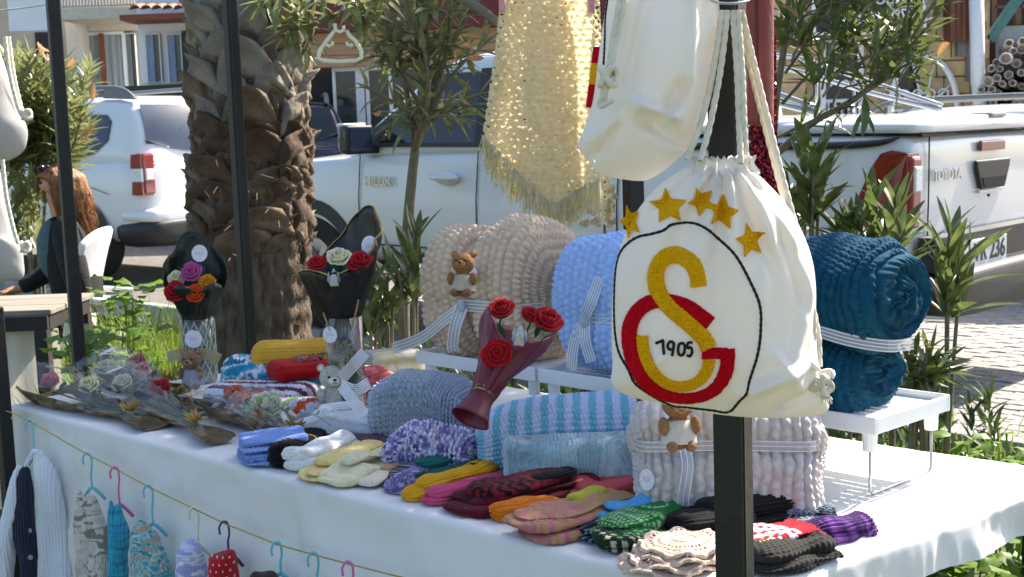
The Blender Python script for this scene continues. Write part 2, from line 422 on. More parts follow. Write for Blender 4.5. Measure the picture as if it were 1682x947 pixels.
# beige house with balcony
bh = thing('apartment_house', 'beige plastered house with balcony railing and curtained glass door at far left', 'house', (-6.6, 20, 0))
def fb(*a, **k):
    o = fbox(*a, **k); o.matrix_parent_inverse = Matrix.Translation(-Vector(o.parent.location)) if o.parent and o.parent.location.length else Matrix.Identity(4); return o
def adopt(o, p): o.parent = p; o.matrix_parent_inverse = Matrix.Translation(-Vector(p.location)); return o
fb('wall', -90, -60, 232, 300, 20, .3, m_beige, bh, z0=0.)
fb('balcony_panel', 12, -40, 82, 50, 19.0, .12, m_white, bh)
fb('balcony_slab', 96, 13, 232, 30, 18.9, 1.0, M('slab_cream', '#c4bdae', .9, .1), bh)
fb('pillar', 116, 31, 143, 300, 19.55, .4, M('pillar_cream', '#c9c4b8', .9, .08), bh, z0=0.)
fb('lintel', 144, 31, 226, 50, 19.8, .2, M('slab_cream'), bh)
rl = fb('railing', 96, 8, 230, 10, 18.95, .05, m_rail, bh)
for k in range(26):
    o = fb('baluster', 98 + k * 5.2, -26, 99.6 + k * 5.2, 9, 18.96, .03, m_rail, bh)
w = wall_window(None, 146, 52, 214, 300, 19.9, m_curt, .9, 'glass_door'); adopt(w, bh)
fb('door_post', 170, 54, 177, 300, 19.8, .08, m_brown, bh, z0=.1)
w = wall_window(None, 214, 54, 231, 300, 19.9, m_curt, .5, 'side_window'); adopt(w, bh)
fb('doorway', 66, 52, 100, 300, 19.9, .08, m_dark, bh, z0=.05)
# white house with tiled canopy
wh = thing('white_house', 'white house with tall blue curtained windows under a tiled canopy', 'house', (-4.3, 19, 0))
fb('wall', 231, -60, 530, 300, 18.6, .3, m_white, wh, z0=0.)
for a, b in ((241, 266), (276, 301)):
    w = wall_window(None, a, 55, b, 136, 18.58, m_curtb, .5); adopt(w, wh)
fb('shutter', 301, 50, 312, 140, 18.5, .06, M('shutter_green', '#22352f', .6), wh)
cp = fb('canopy_beam', 196, 22, 318, 31, 17.9, .7, m_brown, wh)
for k in range(6):
    x0, x1, a, b = R4(214 + k * 18, 10 - k * .5, 231 + k * 18, 22, 17.85)
    t_ = MB(); n = 7
    V = [((x0 + x1) / 2 + (x1 - x0) * .52 * math.cos(PI * q / (n - 1)) * (1 - .1 * e), 17.82 + .5 * e, a + .06 + .07 * e + .055 * math.sin(PI * q / (n - 1))) for e in (0, 1) for q in range(n)]
    V += [(x, y, z - .015) for x, y, z in V]
    F = [(q, q + 1, n + q + 1, n + q) for q in range(n - 1)] + [(2 * n + q, 3 * n + q, 3 * n + q + 1, 2 * n + q + 1) for q in range(n - 1)] + [(q, 2 * n + q, 2 * n + q + 1, q + 1) for q in range(n - 1)]
    adopt(t_.add(V, F).build('roof_tile', m_tile), wh)
lw_ = thing('garden_wall', 'low dark green garden wall below the white house windows', 'wall', (-4.5, 17.3, 0))
fb('wall', 205, 137, 430, 160, 17.2, .2, M('hedge_wall', '#2c342c', .9, .3, 9), lw_, z0=0.)
# shop in the middle
sh = thing('shop_building', 'shop front with brown plank lintel, dark red awning and white window frames', 'building', (-1, 17.5, 0))
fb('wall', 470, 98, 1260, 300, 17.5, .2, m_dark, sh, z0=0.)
for k in range(3): fb('plank', 480, 41 + k * 19.5, 1260, 59.5 + k * 19.5, 17.2 + .004 * k, .2, m_oak, sh)
fb('awning', 470, -60, 1250, 40, 16.9, .5, M('awning_red', '#5a2420', .7, .25, 5), sh)
for a, b, c, d in ((586, 98, 600, 260), (602, 104, 608, 250), (640, 100, 646, 250), (548, 100, 553, 250), (720, 100, 728, 250), (548, 98, 1250, 105)):
    fb('window_frame', a, b, c, d, 17.36 + .003 * (a % 7), .1, m_frame, sh)
fb('pane', 553, 105, 586, 250, 17.4, .03, m_wglass, sh); fb('pane', 608, 105, 640, 250, 17.4, .03, m_wglass, sh); fb('pane', 646, 105, 720, 250, 17.41, .03, m_wglass, sh); fb('pane', 728, 105, 1250, 250, 17.4, .03, m_wglass, sh)
# stone building on the right
st = thing('stone_building', 'ochre stone building with white scroll window grilles and a black sign board', 'building', (4, 14.6, 0))
m_stone = M('stone_ochre', '#b7a27c', .95, .3, 4, .6, 25); m_mort = M('mortar', '#a39272', .95, .15)
fb('wall', 1150, -60, 1625, 300, 14.75, .3, m_mort, st, z0=0.)
zz = .1; row = 0
x0, x1, a, b = R4(1180, 0, 1612, 10, 14.7); ztop = R4(1180, -30, 1612, 10, 14.7)[3]
while zz < ztop:
    hh = random.uniform(.17, .23); xx = x0 - random.uniform(0, .3)
    while xx < x1:
        ww = random.uniform(.25, .5); q = proj(((xx + ww / 2), 14.7, zz + hh / 2))
        if (1490 < q[0] < 1610 and q[1] < 215) or (1270 < q[0] < 1350 and 70 < q[1] < 215):
            o = MB().box((xx + ww / 2, 14.74, zz + hh / 2), (ww - .012, .06 + random.uniform(0, .03), hh - .012)).build('stone', m_stone); bevel(o, .012); adopt(o, st)
        xx += ww
    zz += hh
fb('upper_panel', 1240, -60, 1338, 37, 14.5, .2, M('panel_tan', '#b7a489', .85, .12, 4, aniso=(1, 1, 6)), st)
fb('fascia', 1240, 38, 1338, 74, 14.52, .2, M('fascia_red', '#6b3326', .7, .2, 5), st)
fb('wood_panel', 1562, -60, 1612, 66, 14.4, .25, M('panel_redwood', '#6d4330', .7, .25, 6, aniso=(8, 1, .5)), st)
for k in range(5): fb('panel_joint', 1570 + k * 9, -60, 1570.7 + k * 9, 64, 14.392, .01, m_dark, st)
# sign board with white letters
sg = fb('sign_board', 1336, -40, 1522, 52, 14.42, .1, M('sign_black', '#23272a', .6, .2), st)
for a, b, c, d in ((1334, -40, 1340, 55), (1516, -40, 1522, 55), (1334, 50, 1522, 56)): fb('sign_frame', a, b, c, d, 14.40 + .002 * (a % 3), .05, m_frame, st)
def text_obj(body, name, mat, size, loc, rot, parent=None, ext=.002, align='CENTER', bold=0.):
    cu = bpy.data.curves.new(name, 'FONT'); cu.body = body; cu.size = size; cu.extrude = ext; cu.align_x = align; cu.align_y = 'CENTER'; cu.offset = bold
    tmp = bpy.data.objects.new('tmp', cu); COL.objects.link(tmp)
    dg = bpy.context.evaluated_depsgraph_get(); me = bpy.data.meshes.new_from_object(tmp.evaluated_get(dg))
    bpy.data.objects.remove(tmp); bpy.data.curves.remove(cu)
    me.materials.clear()
    return link(name, me, mat, parent, loc=loc, rot=rot)
for tx, px, py, sz in (('AS', 1392, 30, .26), ('YANO', 1445, 28, .26), ('KÖYÜ', 1494, 25, .26), ('UŞAK', 1470, -2, .22)):
    p = atY(px, py, 14.41); adopt(text_obj(tx, 'lettering', m_frame, sz * .72, p, (PI / 2, 0, 0), None, .006), st)
# windows with scroll grilles
m_iron = M('iron_white', '#cfd3d6', .5, .08)
def grille(px0, py0, px1, py1, Y, arch):
    x0, x1, a, b = R4(px0, py0, px1, py1, Y); w = x1 - x0; h = b - a; xm = (x0 + x1) / 2
    n = 14; poly = [(x0, a), (x1, a)] + ([(xm + w / 2 * math.cos(q), b - .42 * h + .42 * h * math.sin(q)) for q in np.linspace(0, PI, n)] if arch else [(x1, b), (x0, b)])
    gl = MB().prism(poly, .05, lambda x, y, d: (x, Y + .06 + d, y)).build('window', m_wglass); adopt(gl, st)
    pts = [(x, Y, z) for x, z in poly]
    fr = MB().tube(pts, .035, 6, closed=True).build('frame', m_frame, gl)
    g_ = MB()
    for f in np.linspace(.14, .86, 5): g_.tube([(x0 + w * f, Y, a), (x0 + w * f, Y, a + h * .58)], .016, 5)
    for f in (.02, .58): g_.tube([(x0, Y, a + h * f), (x1, Y, a + h * f)], .022, 5)
    def scroll(cx, cz, r, sg, turns=1.3):
        q = np.linspace(0, turns * 2 * PI, 26); rr = r * (1 - .75 * q / q[-1])
        g_.tube([(cx + sg * (rr[i] * math.cos(q[i])), Y - .012, cz + rr[i] * math.sin(q[i])) for i in range(26)], .012, 5)
    for f in (.23, .5, .77):
        cx = x0 + w * f
        for sg in (-1, 1):
            scroll(cx + sg * w * .07, a + h * .42, w * .065, -sg); scroll(cx + sg * w * .07, a + h * .13, w * .06, sg)
            g_.tube(spline([(cx, Y, a + .06 * h), (cx + sg * w * .02, Y, a + .2 * h), (cx + sg * w * .115, Y, a + .36 * h), (cx + sg * w * .125, Y, a + .44 * h)], 10), .012, 5)
    for f in (.2, .4, .6, .8):
        scroll(x0 + w * f, a + h * .70, w * .085, 1 if f < .5 else -1)
    if arch:
        for q in np.linspace(.5, PI - .5, 4): g_.tube([(xm, Y, a + .58 * h), (xm + w * .46 * math.cos(q), Y, b - .42 * h + .4 * h * math.sin(q))], .012, 5)
    g_.build('grille', m_iron, gl, True)
    return gl
grille(1462, 92, 1572, 300, 14.66, True); grille(1352, 66, 1414, 300, 14.66, False)
lm = MB(); p = atY(1578, 78, 14.6)
lm.box(p, (.09, .09, .18)); lm.lathe([(.12, .09), (.02, .16), (.0, .2)], p, 6); lm.box(p + np.array([.1, .05, -.15]), (.05, .04, .42))
lm.box(p + np.array([.05, .06, -.02]), (.14, .03, .03)); adopt(lm.build('wall_lantern', M('lantern_grey', (.13, .13, .14), .5)), st)
dp = MB(); p0 = atY(1603, -40, 14.3); p1 = atY(1606, 138, 14.3)
dp.tube([p0, p1 + np.array([0, 0, .05]), p1 + np.array([.03, .03, -.1]), p1 + np.array([.06, .05, -1.6])], .075, 10)
adopt(dp.build('drain_pipe', m_frame, None, True), st)
# shed behind with timber, and firewood
sd = thing('timber_shed', 'dark open timber shed with a teal slanting post at the right edge', 'shed', (5.5, 15.2, 0))
fb('back_wall', 1612, -60, 1800, 40, 15.4, .1, M('shed_dark', '#4a3a32', .9, .3, 3), sd, z0=0.)
fb('low_wall', 1640, 40, 1800, 300, 15.0, .1, M('shed_grey', '#9a9fa3', .9, .15, 4), sd, z0=0.)
for a, b, c, d in ((1636, 6, 1800, 10), (1668, 0, 1678, 40), (1634, -60, 1638, 36)): fb('batten', a, b, c, d, 15.1, .08, M('batten_wood', '#6e5a4a', .9, .2), sd)
pb = MB(); pb.beam(atY(1624, 66, 14.8), atY(1680, -14, 14.8), .1); adopt(pb.build('slanting_post', M('post_teal', '#3f6f6a', .6, .15)), sd)
fw = thing('firewood_pile', 'stack of pale round firewood logs piled at the right edge', 'firewood', (5.6, 14.2, 0))
m_log = M('log_end', '#c6bdb6', .95, .35, 18, .5, 60); m_bark = M('log_bark', '#5a4d43', .95, .3, 14, .5)
lv = []; n = 12
logs = []; tries = 0
while tries < 6000 and len(logs) < 260:
    tries += 1
    px = random.uniform(1608, 1730); py = random.uniform(58, 260); r_ = random.uniform(5.5, 10.5)
    top = 58 + max(0, (1655 - px)) * 1.7
    if py < top + r_: continue
    if all((px - a) ** 2 + (py - b) ** 2 > (r_ + c) ** 2 * .82 for a, b, c in logs): logs.append((px, py, r_))
ring = [(0, -.10), (.62, -.09), (.72, .0), (.9, .012), (1, 0)]
lgm = MB(); lgm.lathe([(1, .8)] + [(1, 0.)] + [(r_, -z) for r_, z in ring[::-1]], (0, 0, 0), 12)
lme = None
for px, py, r_ in logs:
    if lme is None:
        o = lgm.build('log', m_log); lme = o.data; o.data.polygons.foreach_set('use_smooth', [False] * len(o.data.polygons))
    else: o = link('log', lme)
    o.parent = fw; rr = r_ / FPX * 14.2
    o.location = Vector(atY(px, py, 14.2 + random.uniform(-.12, .1))) - fw.location; o.scale = (rr, rr * random.uniform(.85, 1), 1)
    o.rotation_euler = (-PI / 2 + random.uniform(-.06, .06), 0, -.38 + random.uniform(-.08, .08))
fb('log_core', 1622, 120, 1740, 300, 14.75, .3, m_bark, fw, z0=0.)
# ================================================================ vehicles (local: x forward, y left, z up, origin rear centre on the ground)
m_paint = M('car_paint_white', '#dcdfe0', .32, .02, 2, coat=.8, spec=.5)
m_paintd = M('car_paint_dark', '#10182a', .25, .1, 2, coat=.8)
m_cglass = M('car_glass', (.012, .016, .018), .04, .2, 2, spec=.7)
m_cglassb = M('car_glass_blue', (.03, .045, .075), .07, .3, 2, spec=.7)
m_blk = M('black_plastic', (.022, .022, .024), .55, .2, 30)
m_tyre = M('tyre_rubber', (.018, .018, .018), .85, .2, 30, .3)
m_rim = M('alloy', (.45, .46, .48), .35, .1, metal=.9)
m_lred = M('lamp_red', (.22, .004, .008), .12, .35, 40, coat=1)
m_lwht = M('lamp_clear', (.72, .74, .76), .12, .2, 60, coat=1)
m_chr = M('chrome', (.7, .71, .73), .15, .05, metal=1)
m_gap = M('panel_gap', (.01, .01, .01), .9, 0)
def shell(name, sts, mat, parent, nv=None, smooth=True, caps=True, lv=1):
    """sts: list of (x, half-section [(y, z)...] from bottom centre to top centre)"""
    rows = []
    for x, h in sts:
        full = list(h) + [(-y, z) for y, z in h[::-1][1:-1]]
        rows.append([(x, y, z) for y, z in full])
    P = np.array(rows, float)
    if caps:
        def cap(r_, dx):
            c = r_.mean(0); a = c + (r_ - c) * .965; a[:, 0] += dx; b = c + (r_ - c) * .02; b[:, 0] += dx * 1.3; return a, b
        a0, b0 = cap(P[0], -.018); a1, b1 = cap(P[-1], .018)
        P = np.concatenate([[b0], [a0], P, [a1], [b1]], 0)
    o = gridmesh(name, -P[:, ::-1] * np.array([-1, -1, -1]), mat, parent, smooth, cv=True)
    return subsurf(o, lv) if lv else o
def side_panel(name, poly, yfn, sgn, mat, parent, th=.012, proud=.004):
    """polygon in (x, z) laid on the body side"""
    n = len(poly); f = 1 if sgn > 0 else -1
    V = [(x, sgn * (yfn(x, z) + proud), z) for x, z in poly] + [(x, sgn * (yfn(x, z) - th), z) for x, z in poly]
    F = [tuple(range(n))[::f], tuple(range(n, 2 * n))[::-f]] + [(i, n + i, n + (i + 1) % n, (i + 1) % n) for i in range(n)]
    return mesh(name, V, F, mat, parent)
def wheel(parent, x, y, r, w=.24):
    s_ = 1 if y > 0 else -1; R = np.array([[1, 0, 0], [0, 0, -s_], [0, s_, 0]], float).T
    R = np.array([[1., 0, 0], [0, 0, s_], [0, -s_, 0]])
    c = (x, y, r)
    t = MB().lathe([(r * .62, -w / 2), (r * .94, -w / 2), (r, -w * .36), (r, w * .36), (r * .94, w / 2), (r * .62, w / 2), (r * .6, w * .3)], c, 32, R).build('wheel', m_tyre, parent, True)
    b = MB().lathe([(r * .62, w * .44), (r * .58, w * .36), (r * .5, w * .2), (.001, w * .18)], c, 32, R)
    for k in range(6):
        a = k * PI / 3; d = np.array([math.cos(a), 0, math.sin(a)]); p = np.array(c) + np.array([0, s_ * w * .34, 0])
        b.beam(p + d * .04, p + d * r * .58, .05, .03, up=(0, 1, 0))
    b.lathe([(.07, w * .42), (.001, w * .44)], c, 12, R)
    b.build('rim', m_rim, t)
    return t
class Seams:
    def __init__(s, name, parent): s.n = name; s.p = parent
def gapline(b, pts, r=.0045): MB().tube(pts, r, 4).build(b.n, m_gap, b.p)
# ---------------------------------------------------------------- pickup
hd = 3 * PI / 4
pk = thing('pickup_truck', 'white double cab pickup parked along the kerb, tailgate to the right', 'pickup truck', (2.398, 6.81, .097), rot=(0, -.0188, math.radians(137.7)))
Wt = .925
def sec(w, zb, zt, cr=.02, belt=.78, tum=.03):
    return [(0, zb), (w * .80, zb), (w * .95, zb + .05), (w * .99, zb + .2), (w, belt), (w * .99, belt + .14), (w - tum, zt - .06), (w - tum - .015, zt - .015), (w - tum - .06, zt), (w * .5, zt + cr * .7), (0, zt + cr)]
shell('body', [(0, sec(Wt - .03, .56, 1.25)), (.05, sec(Wt - .01, .55, 1.265)), (.3, sec(Wt, .5, 1.27)), (1.0, sec(Wt, .46, 1.27)), (1.62, sec(Wt, .45, 1.26)), (1.64, sec(Wt, .45, 1.22)),
                (2.6, sec(Wt, .45, 1.2)), (3.6, sec(Wt, .45, 1.18)), (3.75, sec(Wt, .45, 1.16)), (4.4, sec(Wt, .45, 1.13, .05)), (5.0, sec(Wt - .05, .45, 1.06, .05)), (5.22, sec(Wt - .16, .48, .98, .03)), (5.3, sec(Wt - .3, .52, .9))], m_paint, pk)
def gsec(w0, w1, z0, z1): return [(0, z0), (w0 * .9, z0), (w0, z0 + .01), (w0 - (w0 - w1) * .5, (z0 + z1) / 2), (w1 + .03, z1 - .1), (w1, z1 - .05), (w1 - .07, z1 - .01), (w1 * .5, z1 + .01), (0, z1 + .015)]
shell('cab', [(1.63, gsec(.86, .72, 1.15, 1.5)), (1.66, gsec(.88, .74, 1.15, 1.72)), (1.9, gsec(.88, .73, 1.15, 1.79)), (2.6, gsec(.88, .73, 1.15, 1.81)), (3.05, gsec(.88, .72, 1.15, 1.78)), (3.25, gsec(.88, .73, 1.15, 1.70)), (3.9, gsec(.87, .84, 1.12, 1.24))], m_paint, pk)
ycab = lambda x, z: .88 - .15 * np.clip((z - 1.16) / .6, 0, 1) + .008
for s_ in (1, -1):
    side_panel('side_window', [(3.62, 1.24), (2.73, 1.24), (2.76, 1.66), (3.12, 1.66)], ycab, s_, m_cglass, pk)
    side_panel('side_window', [(2.62, 1.24), (1.86, 1.26), (1.95, 1.66), (2.64, 1.67)], ycab, s_, m_cglass, pk)
    side_panel('pillar_trim', [(2.73, 1.22), (2.62, 1.22), (2.64, 1.68), (2.76, 1.68)], ycab, s_, m_blk, pk, proud=.007)
    side_panel('belt_moulding', [(3.72, 1.215), (1.84, 1.215), (1.84, 1.24), (3.72, 1.24)], ycab, s_, m_blk, pk, proud=.012)
    side_panel('quarter_trim', [(3.8, 1.23), (3.62, 1.23), (3.42, 1.42), (3.46, 1.44)], ycab, s_, m_blk, pk, proud=.008)
    gl = Seams('door_seam', pk)
    yb = lambda z: s_ * (Wt + .002 - .03 * max(0, (z - .9) / .3))
    for x in (3.72, 2.68, 1.72): gapline(gl, [(x - .12 * (z < .7) * (x < 2), yb(z), z) for z in (1.2, 1.05, .9, .75, .6)])
    gapline(gl, [(3.6, yb(.6), .6), (1.72, yb(.6), .6)]); gapline(gl, [(1.635, yb(z), z) for z in (1.24, .9, .5)])
    for x in (2.92, 1.86):
        h = MB(); h.ball((x, s_ * (Wt - .004), 1.03), (.10, .035, .045), 12, 8)
        ho = h.build('handle_recess', m_paint, pk, True)
        h = MB().tube(spline([(x + .11, s_ * (Wt + .018), 1.035), (x + .05, s_ * (Wt + .045), 1.035), (x - .06, s_ * (Wt + .045), 1.035), (x - .12, s_ * (Wt + .018), 1.035)], 12), .018, 8)
        h.build('door_handle', m_paint, pk, True)
    mr = shell('mirror', [(3.52 + .0, [(0, 0)] * 1)], m_blk, pk) if False else None
    mb = MB(); mc = np.array([3.63, s_ * 1.03, 1.27])
    mb.box(mc, (.10, .22, .19)); mo = bevel(mb.build('mirror', M('mirror_shell', (.05, .05, .055), .3, .1, coat=.5), pk, True), .045, 4); bevel(MB().box(mc + np.array([.02, 0, .088]), (.07, .19, .02)).build('mirror_cap', m_paint, mo, True), .009, 3)
    bevel(MB().box(mc + np.array([-.05, 0, -.006]), (.03, .212, .178)).build('mirror_back', m_blk, mo, True), .012, 3)
    MB().box(mc + np.array([-.068, 0, -.004]), (.006, .18, .145)).build('mirror_glass', m_cglassb, mo)
    MB().box(mc + np.array([.0, -s_ * .13, -.07]), (.08, .16, .05)).build('mirror_arm', m_blk, mo)
    wheel(pk, 1.12, s_ * .80, .385, .27); wheel(pk, 4.2, s_ * .80, .385, .27)
    for x in (1.12, 4.2):
        ar = MB(); R_ = .47; n = 16
        for k in range(n):
            a0, a1 = PI * k / n, PI * (k + 1) / n
            ar.add([(x + R_ * math.cos(a), s_ * yy, .40 + R_ * math.sin(a)) for a in (a0, a1) for yy in (.55, Wt + .006)] + [(x + (R_ - .09) * math.cos(a), s_ * (Wt + .006), .40 + (R_ - .09) * math.sin(a)) for a in (a0, a1)] + [(x + (R_ - .09) * math.cos(a), s_ * .55, .40 + (R_ - .09) * math.sin(a)) for a in (a0, a1)], [(1, 3, 5, 4), (0, 2, 3, 1), (4, 5, 7, 6), (0, 6, 7, 2)])
        ar.build('wheel_arch', m_blk, pk)
    # bed rail moulding and lamp
    rm = MB().tube(spline([(1.6, s_ * (Wt - .028), 1.225), (1.2, s_ * (Wt - .026), 1.222), (.5, s_ * (Wt - .024), 1.222), (.16, s_ * (Wt - .03), 1.235), (.04, s_ * (Wt - .07), 1.262)], 20), [.036] * 14 + [.034, .03, .026, .02, .014, .006], 8, flat=.5)
    rm.build('bed_moulding', m_blk, pk, True)
    lp = side_panel('tail_lamp', [(-.018, .85), (-.018, 1.19), (.05, 1.205), (.10, 1.19), (.15, 1.12), (.19, 1.03), (.27, .86), (.2, .835), (.06, .835)], lambda x, z: Wt - .035 + .03 * min(1, x / .1), s_, m_lred, pk, .1, .018)
    bevel(lp, .004, 2)
    rl_ = MB().box((-.018, s_ * .845, 1.01), (.045, .10, .335)).build('tail_lamp_rear', m_lred, pk); bevel(rl_, .02, 3)
    rw_ = MB().box((-.04, s_ * .845, 1.07), (.02, .075, .12)).build('reverse_lamp', m_lwht, pk); bevel(rw_, .012, 3)
# bed lid, tailgate details
lid = shell('bed_lid', [(-.02, [(0, 1.275), (.78, 1.275), (.83, 1.28), (.845, 1.30), (.83, 1.325), (.75, 1.34), (0, 1.36)]), (.1, [(0, 1.275), (.80, 1.275), (.85, 1.28), (.865, 1.30), (.85, 1.33), (.76, 1.352), (0, 1.375)]), (1.6, [(0, 1.275), (.80, 1.275), (.85, 1.28), (.865, 1.30), (.85, 1.33), (.76, 1.352), (0, 1.375)])], m_paint, pk)
MB().box((-.028, 0, 1.268), (.02, 1.6, .012)).build('lid_gap', m_gap, pk)
lk = MB().box((.01, -.05, 1.352), (.12, .18, .022)).build('lid_lock', M('lock_grey', (.35, .35, .33), .5), pk); bevel(lk, .006)
tgm = Seams('tailgate_seam', pk)
for y in (.70, -.70): gapline(tgm, [(-.026, y, 1.26), (-.028, y, 1.0), (-.024, y, .66)], .004)
bl = MB().box((-.035, 0, 1.20), (.02, .30, .052)).build('brake_lamp', M('lamp_red_dark', (.16, .012, .018), .2, .2, 30, coat=1), pk); bevel(bl, .008)
hn = MB().prism([(-.21, 1.13), (.21, 1.13), (.2, 1.09), (.145, .985), (-.145, .985), (-.2, 1.09)], .02, lambda y, z, d: (-.05 + d, y, z)).build('tailgate_handle', m_blk, pk); bevel(hn, .008)
MB().prism([(-.15, 1.045), (.15, 1.045), (.12, .995), (-.12, .995)], .01, lambda y, z, d: (-.054 + d, y, z)).build('handle_grip', m_gap, hn)
MB().prism([(-.15, .98), (.15, .98), (.165, .968), (-.165, .968)], .02, lambda y, z, d: (-.045 + d, y, z)).build('handle_lip', m_paint, hn)
text_obj('TOYOTA', 'badge', m_chr, .075, (-.036, .515, 1.075), (PI / 2, 0, -PI / 2), pk, .004, bold=.001)
text_obj('HILUX', 'badge', m_chr, .085, (3.52, Wt + .012, 1.0), (PI / 2, 0, PI), pk, .004, bold=.002)
bm = shell('rear_bumper', [(-.2, [(0, .42), (.6, .42), (.8, .44), (.84, .5), (.84, .6), (.8, .63), (0, .64)]), (-.17, [(0, .41), (.62, .41), (.84, .43), (.89, .5), (.89, .61), (.84, .64), (0, .65)]), (.12, [(0, .41), (.62, .41), (.86, .43), (.92, .5), (.92, .61), (.88, .64), (0, .65)])], m_blk, pk)
stp = MB()
for k in range(9): stp.box((-.15 + k * .018, .0, .652), (.006, 1.5, .01))
stp.build('bumper_tread', M('tread_grey', (.09, .09, .1), .5), pk)
MB().box((-.09, 0, .72), (.10, 1.66, .16)).build('bumper_recess', m_blk, pk)
pl = MB().box((-.15, .34, .70), (.012, .52, .13)).build('number_plate', M('plate_white', '#d4d8dc', .5, .05), pk); bevel(pl, .004)
text_obj('VR 236', 'plate_number', M('plate_ink', (.015, .015, .018), .6), .125, (-.158, .29, .70), (PI / 2, 0, -PI / 2), pk, .001, bold=.002)
sb_ = MB()
for y in (.7, -.7):
    for dz in (0, .08): sb_.tube(spline([(1.7, y, 1.74 - dz), (1.45, y, 1.70 - dz), (1.0, y, 1.55 - dz * .8), (.55, y, 1.40 - dz * .3)], 16), .015, 8)
    for x, z in ((1.35, 1.60), (1.1, 1.53), (.85, 1.45)): sb_.tube([(x, y, 1.37), (x, y, z)], .009, 6)
for dz in (0, .1): sb_.tube([(1.6, -.7, 1.71 - dz), (1.6, .7, 1.71 - dz)], .016, 8)
sb_.build('styling_bar', M('bar_silver', (.42, .44, .46), .22, .05, metal=.7), pk, True)
# ---------------------------------------------------------------- white SUV and others
def suv(name, label, loc, ang, paint, glass, cat='car', group=None):
    t = thing(name, label, cat, loc, ang, group); w = .91
    def s1(w_, zb, zt, cr=.01): return [(0, zb), (w_ * .8, zb), (w_ * .96, zb + .06), (w_, zb + .28), (w_ - .005, .88), (w_ - .03, zt - .06), (w_ - .05, zt), (w_ * .5, zt + cr), (0, zt + cr)]
    shell('body', [(.02, s1(w - .14, .45, 1.02)), (.05, s1(w - .07, .4, 1.06)), (.2, s1(w - .01, .34, 1.08)), (.7, s1(w, .3, 1.08)), (2., s1(w, .28, 1.07)), (3.2, s1(w, .3, 1.06)), (3.4, s1(w, .3, 1.05)), (3.95, s1(w - .05, .3, 1.0, .05)), (4.22, s1(w - .16, .34, .9)), (4.3, s1(w - .3, .4, .8))], paint, t)
    def g1(w0, w1, z1): return [(0, 1.0), (w0 * .9, 1.0), (w0, 1.02), (w0 - (w0 - w1) * .5, 1.0 + (z1 - 1.0) * .5), (w1 + .03, z1 - .12), (w1 - .01, z1 - .05), (w1 - .08, z1 - .012), (w1 * .5, z1 + .012), (0, z1 + .018)]
    shell('cabin', [(.08, g1(.82, .70, 1.18)), (.14, g1(.84, .70, 1.36)), (.27, g1(.86, .68, 1.585)), (.42, g1(.86, .68, 1.635)), (1.3, g1(.86, .68, 1.66)), (2.0, g1(.86, .68, 1.64)), (2.35, g1(.86, .69, 1.57)), (3.1, g1(.85, .80, 1.1))], paint, t)
    yc = lambda x, z: .86 - .17 * np.clip((z - 1.02) / .55, 0, 1) - .0 + .012
    for s_ in (1, -1):
        side_panel('quarter_window', [(1.0, 1.08), (.66, 1.14), (.5, 1.25), (.5, 1.42), (.58, 1.48), (1.02, 1.49)], yc, s_, glass, t)
        side_panel('side_window', [(1.68, 1.09), (1.06, 1.09), (1.08, 1.49), (1.66, 1.50)], yc, s_, glass, t)
        side_panel('side_window', [(2.66, 1.09), (1.76, 1.09), (1.74, 1.50), (2.18, 1.47)], yc, s_, glass, t)
        gl = Seams('door_seam', t); yb = lambda z: s_ * (w + .003 - .03 * max(0, (z - .9) / .2))
        for x in (2.75, 1.72, 1.03): gapline(gl, [(x, yb(z), z) for z in (1.08, .95, .8, .6, .42)])
        gapline(gl, [(.4, yb(.72), .78), (.62, yb(.8), .84), (.8, yb(.8), .82)], .003)
        rr_ = MB().tube(spline([(.35, s_ * .60, 1.62), (.5, s_ * .60, 1.70), (.8, s_ * .60, 1.725), (1.8, s_ * .6, 1.725), (2.1, s_ * .6, 1.70), (2.25, s_ * .6, 1.63)], 24), .022, 8); rr_.build('roof_rail', M('rail_grey', (.16, .17, .18), .4, .1), t, True)
        ft = MB().prism([(.28, 1.60), (.75, 1.63), (.72, 1.72), (.5, 1.71)], .05, lambda x, z, d: (x, s_ * (.60 + .04 * 0) + d - .025, z)).build('rail_foot', M('rail_grey'), t); bevel(ft, .01)
        # tail lamp wraps the corner
        yl = lambda x, z: w - .055 + .045 * min(1, x / .2)
        for a, b, m_ in ((1.0, 1.13, m_lred), (.885, 1.0, m_lwht), (.77, .885, m_lred)):
            lo = side_panel('tail_lamp', [(-.0, a - .003), (-.0, b), (.10, b - .01 * (b > 1)), (.11, a)], yl, s_, m_, t, .12, .014); bevel(lo, .006)
        rb_ = MB().box((.012, s_ * .785, .95), (.05, .12, .352)).build('tail_lamp_rear', m_lred, t); bevel(rb_, .015, 2)
        rc_ = MB().box((-.012, s_ * .785, .945), (.02, .09, .1)).build('reverse_lamp', m_lwht, t); bevel(rc_, .01, 2)
        rf_ = MB().box((-.06, s_ * .66, .47), (.02, .16, .035)).build('reflector', m_lred, t)
        wheel(t, .82, s_ * .79, .335, .22); wheel(t, 3.45, s_ * .79, .335, .22)
        for x in (.82, 3.45):
            ar = MB(); n = 14; R_ = .42
            for k in range(n):
                a0, a1 = PI * k / n, PI * (k + 1) / n
                ar.add([(x + q * math.cos(a), s_ * (w + .008), .34 + q * math.sin(a)) for a in (a0, a1) for q in (R_, R_ - .085)] + [(x + (R_ - .08) * math.cos(a), s_ * .5, .34 + (R_ - .08) * math.sin(a)) for a in (a0, a1)], [(0, 2, 3, 1), (1, 3, 5, 4)])
            ar.build('wheel_arch', m_blk, t)
        mb = MB().ball((2.75, s_ * .98, 1.12), (.08, .11, .09), 12, 8).build('mirror', paint, t, True)
